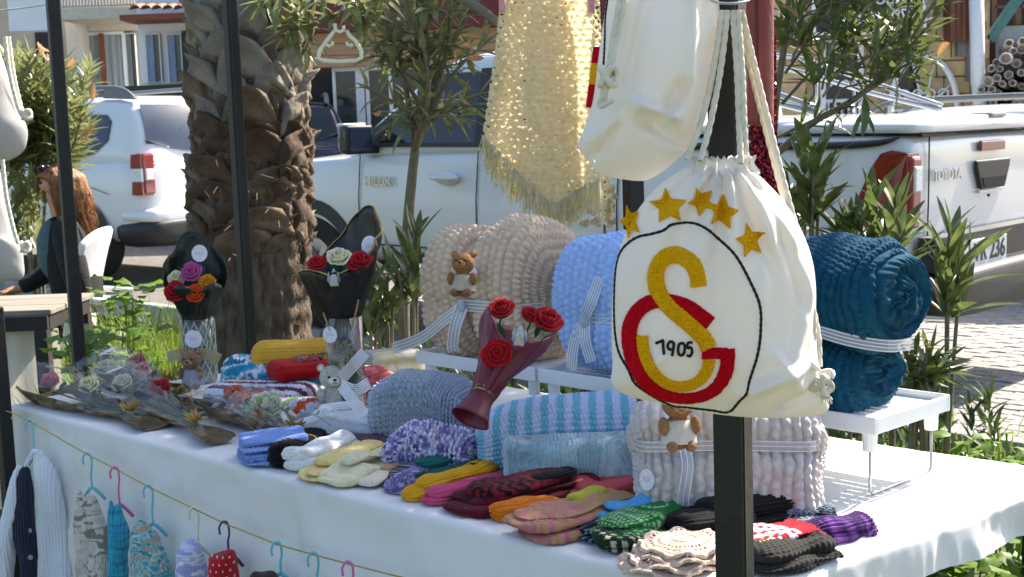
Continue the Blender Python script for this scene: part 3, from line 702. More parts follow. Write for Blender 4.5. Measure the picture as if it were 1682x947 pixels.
    # rear window: follows the sloping tailgate
    rw = MB(); pts = [(-.70, 1.10), (.70, 1.10), (.62, 1.50), (-.62, 1.50)]
    nz = 8; P = np.zeros((nz, 12, 3))
    for i in range(nz):
        f = i / (nz - 1); z = 1.13 + .43 * f; half = .72 - .10 * f; xx = .055 + .06 * f + .13 * f * f
        for j in range(12):
            y = (j / 11 * 2 - 1) * half; zz_ = z - .07 * max(0, .3 - f) * (abs(y) / half) ** 2 * -6 * .3
            P[i, j] = (xx + .05 * (abs(y) / .72) ** 3 - .012, y, zz_ + (.08 * (abs(y) / half) ** 3 if i == 0 else 0))
    gridmesh('rear_window', P, glass, t)
    gp = Seams('tailgate_seam', t)
    for y in (.69, -.69): gapline(gp, [(.03, y, 1.06), (.02, y * .98, .9), (.015, y * .98, .72), (.015, y * .9, .66)], .005)
    gapline(gp, [(.012, .62, .655), (.012, -.62, .655)], .005)
    hg = MB().box((-.02, 0, .90), (.06, .40, .06)).build('tailgate_garnish', m_blk, t); bevel(hg, .015)
    np_ = MB().box((-.0, 0, .80), (.02, .5, .11)).build('number_plate', M('plate_white'), t)
    shell('rear_bumper', [(-.07, [(0, .36), (.55, .36), (.72, .38), (.76, .44), (.76, .52), (.7, .54), (0, .54)]), (-.03, [(0, .3), (.6, .3), (.8, .33), (.86, .42), (.86, .53), (.8, .56), (0, .56)]), (.35, [(0, .28), (.6, .28), (.85, .3), (.925, .4), (.925, .5), (.88, .53), (0, .53)])], m_blk, t)
    shell('bumper_top', [(-.05, [(0, .5), (.7, .5), (.78, .53), (.79, .6), (.72, .66), (0, .66)]), (-.01, [(0, .5), (.76, .5), (.86, .54), (.87, .62), (.8, .68), (0, .68)]), (.3, [(0, .5), (.8, .5), (.91, .54), (.915, .62), (.85, .66), (0, .66)])], paint, t)
    ws = MB().prism([(-.66, 0), (.66, 0), (.58, .62), (-.58, .62)], .01, lambda y, z, d: (3.06 - z * 1.05, y, 1.11 + z * .70 + d + .012)).build('windscreen', glass, t)
    return t
pp = at(240, 300, 11.6)
hs = math.radians(145); fx = np.array([math.cos(hs), math.sin(hs), 0]); ly = np.array([-math.sin(hs), math.cos(hs), 0])
o_ = np.array([pp[0], pp[1], .24]) - ly * .82
suv('white_car', 'white high-riding car with red tail lamp and roof rails behind the seated woman', o_, hs, m_paint, m_cglassb)
pp = at(585, 240, 15.5)
suv('dark_car', 'dark blue car with black rear window seen between palm trunk and oleander', (pp[0] - .9, pp[1], .25), math.radians(100), m_paintd, m_cglass)
pp = at(1655, 172, 10.4); a_ = math.radians(150)
wg = suv('white_wagon', 'white car roof with rails showing above the pickup bed at far right', (pp[0] - 1.25 * .93 * math.cos(a_), pp[1] - 1.25 * .93 * math.sin(a_), pp[2] - 1.66 * .93), a_, m_paint, m_cglass); wg.scale = (.93,) * 3
# ================================================================ planting
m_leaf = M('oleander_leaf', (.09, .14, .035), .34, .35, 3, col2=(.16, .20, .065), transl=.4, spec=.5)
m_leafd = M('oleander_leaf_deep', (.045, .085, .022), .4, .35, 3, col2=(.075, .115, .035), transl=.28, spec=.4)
m_stem = M('oleander_bark', (.16, .14, .085), .85, .25, 20, .3)
m_dry = M('dry_leaf', (.42, .25, .12), .8, .3, 8, transl=.3)
def leafmesh(name, wd, droop, fold, mat, nl=6):
    V = []; F = []
    for i in range(nl + 1):
        f = i / nl; w = wd * math.sin(PI * (f * .96 + .02)) ** .75 * (1 - .25 * f); x = f; z = -droop * f * f
        V += [(x, -w, z + fold * w), (x, 0, z), (x, w, z + fold * w)]
    for i in range(nl):
        a = i * 3; F += [(a, a + 3, a + 4, a + 1), (a + 1, a + 4, a + 5, a + 2)]
    me = bpy.data.meshes.new(name); me.from_pydata(V, [], F); me.materials.append(mat)
    me.polygons.foreach_set('use_smooth', np.ones(len(me.polygons), dtype=bool)); return me, np.array(V), F
LV = [leafmesh('leaf', .115, .1, .4, m_leaf), leafmesh('leaf', .13, .24, .3, m_leaf), leafmesh('leaf', .10, -.06, .45, m_leaf)]
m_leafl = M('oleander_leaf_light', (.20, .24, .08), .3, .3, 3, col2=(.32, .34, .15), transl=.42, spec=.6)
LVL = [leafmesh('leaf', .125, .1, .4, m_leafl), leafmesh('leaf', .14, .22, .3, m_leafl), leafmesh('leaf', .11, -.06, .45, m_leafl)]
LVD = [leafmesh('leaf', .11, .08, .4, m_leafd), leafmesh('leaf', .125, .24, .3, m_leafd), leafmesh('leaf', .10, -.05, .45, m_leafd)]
DRY = leafmesh('dry_leaf', .2, .3, .9, m_dry)
_lm, _lv, _lf = leafmesh('leaf', .118, .14, .38, m_leaf, 3); lowleaf = (_lv, _lf)
def leaf_frame(d, roll_):
    x = unit(d); a = np.array([0, 0, 1.]) if abs(x[2]) < .95 else np.array([1., 0, 0])
    y = unit(np.cross(a, x)); z = np.cross(x, y); c, s_ = math.cos(roll_), math.sin(roll_)
    return np.stack([x, c * y + s_ * z, -s_ * y + c * z], 1)
def whorls(path, start, L, n_per_m, rnd, ang=(.5, 1.0), per=3, out=None):
    """leaves along the outer part of a branch"""
    P = np.asarray(path, float); al = arclen(P, False); T = al[-1]; out = [] if out is None else out
    k = max(2, int((T * (1 - start)) * n_per_m)); ph = rnd.uniform(0, 6)
    for i in range(k):
        f = start + (1 - start) * (i + .5) / k; s_ = f * T
        p = np.array([np.interp(s_, al, P[:, j]) for j in range(3)]); q = np.array([np.interp(min(T, s_ + .02), al, P[:, j]) for j in range(3)])
        t = unit(q - p) if np.linalg.norm(q - p) > 1e-6 else unit(P[-1] - P[-2])
        a = np.array([0, 0, 1.]) if abs(t[2]) < .9 else np.array([1., 0, 0]); n1 = unit(np.cross(t, a)); n2 = np.cross(t, n1)
        ph += 1.05
        for j in range(per):
            an = ph + 2 * PI * j / per + rnd.uniform(-.25, .25); th = rnd.uniform(*ang) * (1 - .45 * (i / k) ** 2)
            d = math.cos(th) * t + math.sin(th) * (math.cos(an) * n1 + math.sin(an) * n2)
            out.append((p, leaf_frame(d, rnd.uniform(-.5, .5)), L * rnd.uniform(.65, 1.1) * (1 - .15 * (i == k - 1))))
    return out
def emit(root, leaves, variants, cap=280, minpx=10, name='leaf'):
    """the ones that show largest become parts, the rest one mass"""
    sc = []
    for i, (p, R, L) in enumerate(leaves):
        q = proj(p); d = (p - CAMP) @ _f; vis_ = -20 < q[0] < 1700 and -20 < q[1] < 960
        sc.append((L / d * FPX) if vis_ else 0)
    order = np.argsort(sc)[::-1]; solo = set(int(i) for i in order[:cap] if sc[i] > minpx)
    low = lowleaf if len(variants[0][1]) == 21 else (variants[0][1], variants[0][2]); rest_v, rest_f = [], []; off = 0; inv = np.asarray(root.location)
    for i, (p, R, L) in enumerate(leaves):
        me, V, F = variants[i % len(variants)]
        if i in solo:
            o = link(name, me, None, root); m4 = Matrix.Identity(4)
            for a in range(3):
                for b in range(3): m4[a][b] = R[a][b] * L
                m4[a][3] = p[a] - inv[a]
            o.matrix_basis = m4
        else:
            V, F = low; rest_v.append((V * L) @ R.T + p - inv); rest_f += [tuple(k + off for k in f) for f in F]; off += len(V)
    if rest_v:
        o = mesh('foliage', np.concatenate(rest_v), rest_f, variants[0][0].materials[0], root, True); tag(o, kind='stuff')
def branch_mesh(root, path, r0, r1, name='branch', mat=None):
    P = spline(path, max(8, len(path) * 5)); inv = np.asarray(root.location)
    return MB().tube(P - inv, np.linspace(r0, r1, len(P)), 7).build(name, mat or m_stem, root, True)
# ---------------------------------------------------------------- oleander with slender trunk, middle
R1 = random.Random(11)
D1 = 4.6
ob = at(668, 700, D1); ob[2] = 0
ol = thing('oleander_tree', 'slender oleander tree with bare thin trunk in front of the pickup door', 'tree', ob)
crown = at(682, 245, D1)
branch_mesh(ol, [ob, at(664, 560, D1), at(668, 400, D1), at(676, 300, D1), crown], .022, .016, 'trunk')
L1 = []
tips = [((700, 200), (690, 110), (640, 40), 4.6), ((690, 180), (655, 120), (615, 60), 4.5), ((700, 200), (715, 120), (730, 30), 4.7), ((705, 190), (745, 120), (790, 60), 4.5), ((700, 210), (750, 170), (795, 150), 4.7),
        ((690, 200), (650, 170), (612, 145), 4.4), ((690, 210), (705, 150), (690, 60), 4.4), ((700, 150), (700, 60), (690, -30), 4.6), ((720, 120), (760, 40), (780, -40), 4.7), ((660, 110), (630, 30), (620, -40), 4.6),
        ((690, 210), (720, 190), (760, 205), 4.4), ((690, 215), (660, 205), (640, 215), 4.5), ((700, 100), (670, 20), (655, -50), 4.4), ((730, 100), (740, 20), (735, -50), 4.5)]
for a, b, c, d in tips:
    p = [crown, at(*a, (D1 + d) / 2), at(*b, d), at(682 + (c[0] - 682) * 1.25, c[1] - 6, d + R1.uniform(-.15, .15))]
    branch_mesh(ol, p, .011, .004); whorls(spline(p, 24), .45, .11, 20, R1, out=L1, ang=(.5, 1.25))
branch_mesh(ol, [crown, at(692, 150, 4.6), at(700, 60, 4.6), at(704, -60, 4.6)], .015, .009)
for k in range(40):
    f = R1.random() ** .8; y0 = 225 - 250 * f; c0_ = at(682 + 20 * f, y0, 4.6); an = R1.uniform(-1.25, 1.25); l_ = R1.uniform(40, 105)
    tp = (690 + l_ * math.sin(an) * 1.15, y0 - l_ * math.cos(an) * .55 + R1.uniform(-8, 20)); dd = 4.6 + R1.uniform(-.28, .28)
    p = [c0_, at((690 + tp[0]) / 2 + R1.uniform(-6, 6), (y0 + tp[1]) / 2 - 5, (4.6 + dd) / 2), at(*tp, dd)]
    branch_mesh(ol, p, .006, .0025); whorls(spline(p, 12), .38, .105, 20, R1, out=L1, ang=(.45, 1.3))
# overhanging branch to the left, and unseen crown added above the frame to shade the stall
p = [at(700, -60, 4.3), at(620, -10, 4.1), at(560, 20, 4.0), at(500, 45, 3.9), at(462, 40, 3.9)]
branch_mesh(ol, p, .012, .004); whorls(spline(p, 30), .3, .11, 14, R1, out=L1)
for a, b in (((530, 25), (500, 85)), ((520, 30), (462, 62)), ((600, 0), (600, 40))):
    p = [at(*a, 4.05), at((a[0] + b[0]) / 2, (a[1] + b[1]) / 2 - 8, 4.0), at(*b, 3.9)]
    branch_mesh(ol, p, .006, .003); whorls(spline(p, 12), .3, .11, 34, R1, out=L1)
p = [at(690, -60, 4.5), at(745, -12, 4.2), at(790, 15, 4.0), at(840, 55, 3.9)]; branch_mesh(ol, p, .018, .012)
for k in range(9):
    a = (R1.uniform(450, 650), R1.uniform(-30, 15)); b = (a[0] + R1.uniform(-45, 20), a[1] + R1.uniform(0, 35)); p = [at(*a, 4.05), at((a[0] + b[0]) / 2, (a[1] + b[1]) / 2 - 5, 4.0), at(*b, 3.9 + R1.uniform(-.1, .1))]; whorls(spline(p, 12), .2, .11, 30, R1, out=L1, ang=(.4, 1.1))
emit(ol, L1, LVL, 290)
for k, (px, py, d) in enumerate(((786, 62, 4.3), (775, 78, 4.3), (625, 180, 4.3), (755, 150, 4.3), (680, 92, 4.4), (672, 70, 4.4), (795, 95, 4.35), (748, 98, 4.3))):
    o = link('dry_pod', DRY[0], None, ol); o.location = Vector(at(px, py, d)) - ol.location; o.scale = (.06,) * 3; o.rotation_euler = (k * 1.3, k * .7 - 1, k * 2.1)
# ---------------------------------------------------------------- oleander on the right
R2 = random.Random(5); D2 = 4.1
ob = at(1330, 700, D2); ob[2] = 0
o2 = thing('oleander_bush', 'leafy oleander with arching branches in front of the white window grilles', 'tree', ob)
L2 = []
stem0 = at(1268, 260, D2)
branch_mesh(o2, [ob, at(1290, 420, D2), stem0], .024, .018, 'trunk')
tips = [((1262, 232), (1330, 200), (1400, 165), 4.1, .006), ((1400, 165), (1440, 140), (1478, 118), 4.0, .006), ((1285, 170), (1340, 110), (1400, 60), 4.2, .006), ((1440, 130), (1445, 60), (1420, 10), 4.05, .005), ((1450, 120), (1500, 70), (1545, 20), 4.0, .006),
        ((1400, 110), (1450, 85), (1520, 95), 3.95, .004), ((1420, 120), (1470, 125), (1525, 140), 4.0, .004), ((1290, 120), (1330, 60), (1345, 0), 4.2, .005), ((1280, 130), (1285, 70), (1275, 25), 4.15, .004), ((1380, 80), (1380, 20), (1370, -30), 4.2, .005),
        ((1470, 90), (1490, 20), (1500, -40), 4.0, .005), ((1500, 60), (1530, 10), (1560, -40), 3.95, .005), ((1410, 130), (1420, 160), (1418, 195), 4.0, .004), ((1420, 110), (1400, 40), (1440, -20), 4.0, .004)]
for a, b, c, d, r_ in tips:
    p = [at(*a, d), at(*b, d), at(*c, d)]
    branch_mesh(o2, p, r_, .003); whorls(spline(p, 20), .28, .125, 20, R2, out=L2, ang=(.45, 1.1))
branch_mesh(o2, [stem0, at(1275, 160, 4.12), at(1290, 60, 4.15), at(1300, -60, 4.2)], .014, .008)
branch_mesh(o2, [stem0, at(1330, 205, 4.1), at(1400, 165, 4.1), at(1440, 130, 4.05), at(1470, 80, 4.0), at(1510, 20, 3.95)], .012, .006)
for k in range(46):
    a = (R2.uniform(1285, 1520), R2.uniform(-20, 150)); l_ = R2.uniform(35, 80); an = R2.uniform(-.6, 1.3); b = (a[0] + l_ * math.sin(an), a[1] - l_ * math.cos(an) * .6); d = 4.05 + R2.uniform(-.2, .2)
    if b[0] > 1560 or (a[0] > 1440 and a[1] > 120): continue
    p = [at(a[0] - 10, a[1] + 22, d), at(*a, d), at(*b, d)]; branch_mesh(o2, p, .004, .002); whorls(spline(p, 14), .3, .125, 22, R2, out=L2, ang=(.4, 1.2))
emit(o2, L2, LV, 290)
for px, py in ((1560, 70), (1282, 10)):
    o = link('dry_pod', DRY[0], None, o2); o.location = Vector(at(px, py, 3.9)) - o2.location; o.scale = (.07,) * 3; o.rotation_euler = (.2, .3, px)
# ---------------------------------------------------------------- oleander hedge bush, left
R3 = random.Random(21); D3 = 7.6
ob = at(70, 600, D3); ob[2] = 0.05
o3 = thing('oleander_hedge', 'dense sunlit oleander bush with dry flower heads behind the seated woman', 'shrub', ob)
L3 = []
for k in range(90):
    ex = R3.gauss(45, 55); ey = R3.uniform(60, 250); lim = 60 + abs(ex - 40) * .55
    ex = max(-60, min(150, ex)); ey = max(lim + R3.uniform(0, 40), ey)
    if ex > 112: ey = R3.uniform(100, 215)
    d = D3 + R3.uniform(-.5, .5); b0 = at(50 + (ex - 50) * .35, 330, D3)
    p = [b0, at(50 + (ex - 50) * .7, (330 + ey) / 2 + 10, (D3 + d) / 2), at(ex, ey, d)]
    if k < 26: branch_mesh(o3, [ob] + p if k < 5 else p, .012, .004)
    whorls(spline(p, 14), .4, .14, 30, R3, out=L3, ang=(.5, 1.2))
for ex, ey in ((28, 310), (60, 330), (20, 390), (12, 340), (45, 300)):
    p = [at(ex, 480, 7.3), at(ex, ey + 50, 7.3), at(ex + 4, ey, 7.2)]; whorls(spline(p, 12), .4, .16, 22, R3, out=L3, ang=(.3, .7))
emit(o3, L3, LVL, 300, 8)
for k, (px, py) in enumerate(((75, 92), (118, 95), (105, 93), (62, 68), (68, 72), (152, 135), (148, 200), (140, 208))):
    o = link('dry_pod', DRY[0], None, o3); o.location = Vector(at(px, py, 7.2)) - o3.location; o.scale = (.10,) * 3; o.rotation_euler = (k, .3 * k, 2 * k)
# ---------------------------------------------------------------- low shoots
shoots = [('upright oleander shoot with broad leaves against the pickup bed, nearest the rope', 1335, 215, 3.9, 400, .135, 9), ('short oleander shoot in front of the pickup wheel arch', 1400, 320, 3.85, 440, .13, 6), ('oleander shoot rising before the red tail lamp', 1432, 300, 3.8, 470, .13, 7), ('oleander shoot crossing the badge on the pickup tailgate', 1470, 300, 3.75, 520, .13, 7),
          ('rightmost oleander shoot, spread over the number plate', 1560, 345, 3.7, 560, .14, 7), ('oleander shoot just left of the upright one by the rope', 1295, 290, 3.95, 450, .12, 6), ('oleander shoot right beside the bare oleander trunk', 682, 345, 4.3, 520, .12, 8), ('dark oleander shoot left of the bare oleander trunk', 640, 400, 4.4, 560, .11, 8), ('low oleander shoot between black bouquet and beige blanket', 612, 430, 4.3, 570, .11, 8),
          ('drooping oleander clump right of the teal blanket, low down', 1525, 540, 3.6, 640, .10, 8), ('small oleander clump beside the teal blanket base', 1500, 560, 3.6, 650, .11, 7)]
shoots = [(a, b, c, d, e, f * 1.3, g_) for a, b, c, d, e, f, g_ in shoots]
R4_ = random.Random(3)
for lab, px, py, d, pb_, L, nw in shoots:
    b = at(px - 6, pb_, d); g0 = b.copy(); g0[2] = 0
    t = thing('oleander_shoot', lab, 'plant', g0, group='oleander shoots behind the table'); LL = []
    for j in range(4 if py < 500 else 6):
        dx, dy = (0, 0) if j == 0 else (R4_.uniform(-45, 40), R4_.uniform(15, 70))
        tip = at(px + dx, py + 30 + dy, d + R4_.uniform(-.1, .1)); mid = (b + tip) / 2 + np.array([0, 0, .02])
        p = [g0, b * .5 + g0 * .5, mid, tip]; branch_mesh(t, p, .009, .003, 'stem')
        whorls(spline([b, mid, tip], 14), .1, L, 22 if j == 0 else 16, R4_, out=LL, ang=(.35, .95))
    emit(t, LL, LV, 200)
# dense dark undergrowth behind the table
R5 = random.Random(8); LL = []
ug = tag(bpy.data.objects.new('undergrowth', None)); COL.objects.link(ug); tag(ug, 'dark mass of low oleander growth along the bed behind the table', 'undergrowth')
for k in range(230):
    s_ = R5.uniform(-1.2, 3.4); t_ = R5.uniform(1.7, 3.3); hgt = R5.uniform(.25, .75) * (1.15 if s_ > .6 else .45)
    b = S(s_, t_, 0); tip = b + np.array([R5.uniform(-.12, .12), R5.uniform(-.12, .12), hgt])
    q = proj(tip)
    if q[0] < 545 or (q[0] > 1460 and q[1] < 640): continue
    whorls(np.array([b, (b + tip) / 2, tip]), .15, .12, 20, R5, out=LL, ang=(.4, 1.2))
ug['label'] = 'dark mass of low oleander growth along the bed behind the table'
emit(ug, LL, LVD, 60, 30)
# ---------------------------------------------------------------- palm trunk
DP = 5.4
pb0 = at(424, 900, DP); pb0[2] = 0; pt = at(408, -60, DP)
palm = thing('palm_tree', 'thick palm trunk covered in old leaf bases between the two black poles', 'tree', pb0)
zt = pt[2]
m_pb = M('palm_bark', (.115, .085, .058), .95, .45, 9, .9, 60, aniso=(3, 3, .6)); m_boot = M('palm_boot', (.22, .185, .145), .85, .4, 10, .5, 50, col2=(.30, .255, .20)); m_bootd = M('palm_boot_dark', (.075, .042, .024), .9, .45, 12, .6, 50); m_bootl = M('palm_boot_tan', (.14, .095, .058), .9, .45, 12, .6, 50); m_fib = M('palm_fibre', (.20, .12, .065), .9, .4, 20)
nz, na = 200, 130; Z = np.linspace(0, zt, nz); A_ = np.linspace(0, 2 * PI, na, endpoint=False)
ZZ, AA = np.meshgrid(Z, A_, indexing='ij')
rad = np.interp(ZZ, [0, .35, .9, 1.15, zt], [.29, .235, .215, .215, .205])
fis = np.abs(vnoise(np.cos(AA) * 11, np.sin(AA) * 11, ZZ * 2.2, 4)); fis2 = vnoise(np.cos(AA) * 26, np.sin(AA) * 26, ZZ * 7, 9)
rad = rad + .035 * np.clip(fis, 0, .5) + .012 * fis2 + .006 * np.sin(ZZ * 60 + 4 * fis2)
axx = (pt - pb0) / zt
P = np.stack([rad * np.cos(AA) + axx[0] * ZZ, rad * np.sin(AA) + axx[1] * ZZ, ZZ], -1)
gridmesh('trunk', P[:, ::-1], m_pb, palm, cv=True)
def boot_mesh(mat, w, h, th, cut):
    n, m = 9, 7; G = np.zeros((m, n, 3)); G2 = G.copy()
    for i in range(m):
        f = i / (m - 1)
        for j in range(n):
            g_ = j / (n - 1) * 2 - 1; ww = w / 2 * (1 - cut * f ** 1.3)
            zz_ = h * f - .45 * h * abs(g_) ** 1.5 * (1 - f * .3); out_ = th * (.15 + .85 * f ** .8) * (1 - .75 * abs(g_) ** 2)
            G[i, j] = (g_ * ww, -out_ - .012 * math.sin(7 * f + 3 * g_), zz_); G2[i, j] = (g_ * ww * .96, -out_ * .35 + .03, zz_ - .015)
    V = np.concatenate([G.reshape(-1, 3), G2.reshape(-1, 3)]); F = []; o = n * m
    for i in range(m - 1):
        for j in range(n - 1):
            a = i * n + j; F += [(a, a + 1, a + n + 1, a + n), (o + a, o + a + n, o + a + n + 1, o + a + 1)]
    for j in range(n - 1): a = (m - 1) * n + j; F.append((a, a + 1, o + a + 1, o + a)); F.append((j, o + j, o + j + 1, j + 1))
    for i in range(m - 1): F.append((i * n, i * n + n, o + i * n + n, o + i * n)); b_ = i * n + n - 1; F.append((b_, o + b_, o + b_ + n, b_ + n))
    me = bpy.data.meshes.new('leaf_base'); me.from_pydata([tuple(v) for v in V], [], F); me.materials.append(mat); me.polygons.foreach_set('use_smooth', np.ones(len(F), dtype=bool)); return me
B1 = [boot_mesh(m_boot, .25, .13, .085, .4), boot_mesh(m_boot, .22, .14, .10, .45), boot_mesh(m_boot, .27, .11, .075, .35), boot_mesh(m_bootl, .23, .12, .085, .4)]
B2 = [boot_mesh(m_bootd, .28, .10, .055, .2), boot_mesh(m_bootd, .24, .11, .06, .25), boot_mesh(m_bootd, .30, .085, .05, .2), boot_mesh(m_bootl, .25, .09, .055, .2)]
Rp = random.Random(2); z = 1.0; row = 0
while z < zt + .15:
    up_ = z > 1.52; n = 7 if up_ else 8
    for k in range(n):
        a = 2 * PI * (k + .5 * (row % 2)) / n + Rp.uniform(-.12, .12)
        if math.sin(a) > .45: continue
        r_ = (.195 if up_ else .20) + Rp.uniform(-.01, .012)
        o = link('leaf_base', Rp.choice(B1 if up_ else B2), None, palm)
        o.location = (axx[0] * z + r_ * math.cos(a), axx[1] * z + r_ * math.sin(a), z + Rp.uniform(-.03, .03)); s_ = Rp.uniform(.8, 1.15)
        o.scale = (s_, s_ * Rp.uniform(.7, 1.15), s_ * Rp.uniform(.85, 1.2)); o.rotation_euler = (Rp.uniform(-.15, .12), Rp.uniform(-.2, .2), a + PI / 2 + Rp.uniform(-.15, .15))
    z += .088 if up_ else .075; row += 1
fb_ = MB()
for k in range(24):
    a = Rp.uniform(-PI * .85, -.15); z0 = Rp.uniform(.95, 1.62) if k < 90 else Rp.uniform(1.6, zt); r_ = .225 + Rp.uniform(0, .04); l_ = Rp.uniform(.04, .13); da = Rp.uniform(-.3, .3); w = Rp.uniform(.001, .002); l_ *= .5
    p0 = np.array([r_ * math.cos(a), r_ * math.sin(a), z0]); p1 = np.array([(r_ + .03) * math.cos(a + da * .5), (r_ + .03) * math.sin(a + da * .5), z0 - l_ * .4]); p2 = np.array([(r_ + .02 + Rp.uniform(0, .03)) * math.cos(a + da), (r_ + .02) * math.sin(a + da), z0 - l_])
    t_ = np.array([-math.sin(a), math.cos(a), 0]) * w
    fb_.add([p0 - t_, p0 + t_, p1 + t_, p1 - t_, p2], [(0, 1, 2, 3), (3, 2, 4)])
tag(fb_.build('trunk_fibre', m_fib, palm), kind='stuff')
# ---------------------------------------------------------------- grass and weeds
m_grass = M('grass_blade', (.16, .26, .025), .5, .4, 5, col2=(.26, .34, .05), transl=.5)
m_weed = M('weed_leaf', (.13, .26, .02), .5, .3, 6, col2=(.20, .34, .04), transl=.5)
Rg = random.Random(14)
def grass(name, label, spots):
    V, F = [], []
    for (x, y, z0, h, n, sp) in spots:
        for k in range(n):
            bx, by = x + Rg.gauss(0, sp), y + Rg.gauss(0, sp); a = Rg.uniform(0, 2 * PI); hh = h * Rg.uniform(.5, 1.1); le = hh * Rg.uniform(.1, .55); w = Rg.uniform(.003, .006)
            dx, dy = math.cos(a), math.sin(a); tx, ty = -dy * w, dx * w; o = len(V)
            V += [(bx - tx, by - ty, z0), (bx + tx, by + ty, z0), (bx + tx * .8 + dx * le * .3, by + ty * .8 + dy * le * .3, z0 + hh * .6), (bx - tx * .8 + dx * le * .3, by - ty * .8 + dy * le * .3, z0 + hh * .6), (bx + dx * le, by + dy * le, z0 + hh * (1 - .12 * le / hh))]
            F += [(o, o + 1, o + 2, o + 3), (o + 3, o + 2, o + 4)]
    return tag(mesh(name, V, F, m_grass), label, 'grass', kind='stuff')
sp_ = []
for k in range(430):
    px = Rg.uniform(120, 345); d = Rg.uniform(5.0, 7.0); p = at(px, 600, d); h = Rg.uniform(.35, .62) + .12 * max(0, 1 - abs(px - 235) / 70); sp_.append((p[0], p[1], 0, h, 34, .09))
for k in range(260):
    s_ = Rg.uniform(-2.5, 4); t_ = Rg.uniform(2.6, 3.7); p = S(s_, t_); sp_.append((p[0], p[1], 0, Rg.uniform(.08, .2), 22, .12))
for k in range(160):
    s_ = Rg.uniform(-2.2, .6); t_ = Rg.uniform(.6, 2.6); p = S(s_, t_); sp_.append((p[0], p[1], 0, Rg.uniform(.06, .16), 26, .13))
grass('tall_grass', 'bright backlit grass growing around the palm and the table', sp_)
def lobed(name, mat):
    n = 14; V = [(0, 0, 0)]
    for k in range(n):
        a = 2 * PI * k / n; r_ = (.5 + .08 * math.cos(5 * a)) * (1 if abs(a - PI) > .5 else .75); V.append((.45 + r_ * math.cos(a), r_ * math.sin(a), .05 * math.cos(3 * a) - .15 * r_ * abs(math.sin(a))))
    F = [(0, 1 + k, 1 + (k + 1) % n) for k in range(n)]; V[0] = (.4, 0, .03)
    me = bpy.data.meshes.new(name); me.from_pydata(V, [], F); me.materials.append(mat); me.polygons.foreach_set('use_smooth', np.ones(len(F), dtype=bool)); return me, np.array(V), F
LB = [lobed('leaf', m_weed)]
def weed(label, px, py, d, n, spread, L, z0=None):
    p = at(px, py, d); b = p.copy(); b[2] = 0
    t = thing('leafy_weed', label, 'weed', b, group='leafy weeds'); LL = []; inv = b
    for k in range(n):
        q = p + np.array([Rg.gauss(0, spread), Rg.gauss(0, spread), Rg.gauss(0, spread * .6)]); q[2] = max(.03, q[2])
        an = Rg.uniform(0, 2 * PI); dr = np.array([math.cos(an), math.sin(an), Rg.uniform(-.3, .5)])
        LL.append((q, leaf_frame(dr, Rg.uniform(-.5, .5)), L * Rg.uniform(.6, 1.3)))
        if k < 10: MB().tube([(0, 0, 0), (q - b) * np.array([.6, .6, .6]), q - b], .003, 5).build('stem', m_weed, t)
    emit(t, LL, LB, 90, 8)
weed('bright leafy weed at the back edge of the seated woman chair', 205, 490, 6.3, 60, .09, .06)
weed('bright leafy weed just above the wrapped bouquets near the black pole', 195, 605, 4.7, 46, .07, .05)
weed('dark leafy weed at the foot of the left black pole', 165, 575, 5.0, 60, .10, .06)
weed('backlit leafy weed under the right end of the table', 1600, 925, 2.95, 110, .10, .055)
weed('leafy weed below the table hem, left of the black leg', 1545, 945, 2.7, 70, .08, .05)
weed('low weed beside the paving at the table back edge', 1590, 742, 3.6, 26, .07, .045)
weed('small weed by the paving at the right picture edge', 1660, 752, 3.5, 22, .06, .045)

# ---------------------------------------------------------------- unseen upper crowns, added along the sun rays to dapple the stall
Rc = random.Random(77); LA, LBc = [], []; sx_, sy_ = math.sin(SUN_AZ), math.cos(SUN_AZ); ct = 1 / math.tan(SUN_EL)
TB_ = np.array([-1.395, 3.675]); TC_ = np.array([1.097, 2.559]); A0_ = TA[:2]; e1_ = (TB_ - A0_) / np.linalg.norm(TB_ - A0_); e2_ = (TC_ - A0_) / np.linalg.norm(TC_ - A0_)
def sunlit(P):
    for yy in (3.6,):
        s_ = (yy - P[1]) / sy_; xx = P[0] + s_ * sx_
        if .3 < s_ < 1.5 and -.2 < xx < .32: return True
    lp = on(622, 665, .74)[:2]
    return np.hypot(*(P - lp)) < .11 or (np.hypot(*(P - on(640, 600, .80)[:2])) < .1)
twigs = 0
while twigs < 440:
    a, b = Rc.uniform(.33, 2.75), Rc.uniform(-.12, .96); P = A0_ + e1_ * a + e2_ * b
    if a < .55 and b > .25 - (a - .33): continue
    if sunlit(P): continue
    z = Rc.uniform(2.35, 3.2); q = np.array([P[0] + (z - .74) * ct * sx_, P[1] + (z - .74) * ct * sy_, z])
    pj = proj(q)
    if pj[1] > -60: continue
    d = np.array([Rc.gauss(0, 1), Rc.gauss(0, 1), Rc.gauss(.5, .6)]); d = unit(d) * .16
    whorls(np.array([q - d, q, q + d]), .1, .125, 22, Rc, out=(LA if q[0] < .75 else LBc), ang=(.5, 1.2)); twigs += 1
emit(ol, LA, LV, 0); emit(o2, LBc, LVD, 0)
for k in range(7):
    tip = np.array([.2 + .12 * k, 5.0 - .13 * k, 2.7 + .05 * (k % 3)]); branch_mesh(ol, [at(700, -60, 4.6), (at(700, -60, 4.6) + tip) / 2 + np.array([0, 0, .12]), tip], .014, .004)
    tip = np.array([.95 + .14 * k, 4.5 - .14 * k, 2.75 + .05 * (k % 3)]); branch_mesh(o2, [at(1300, -60, 4.2), (at(1300, -60, 4.2) + tip) / 2 + np.array([0, 0, .1]), tip], .014, .004)
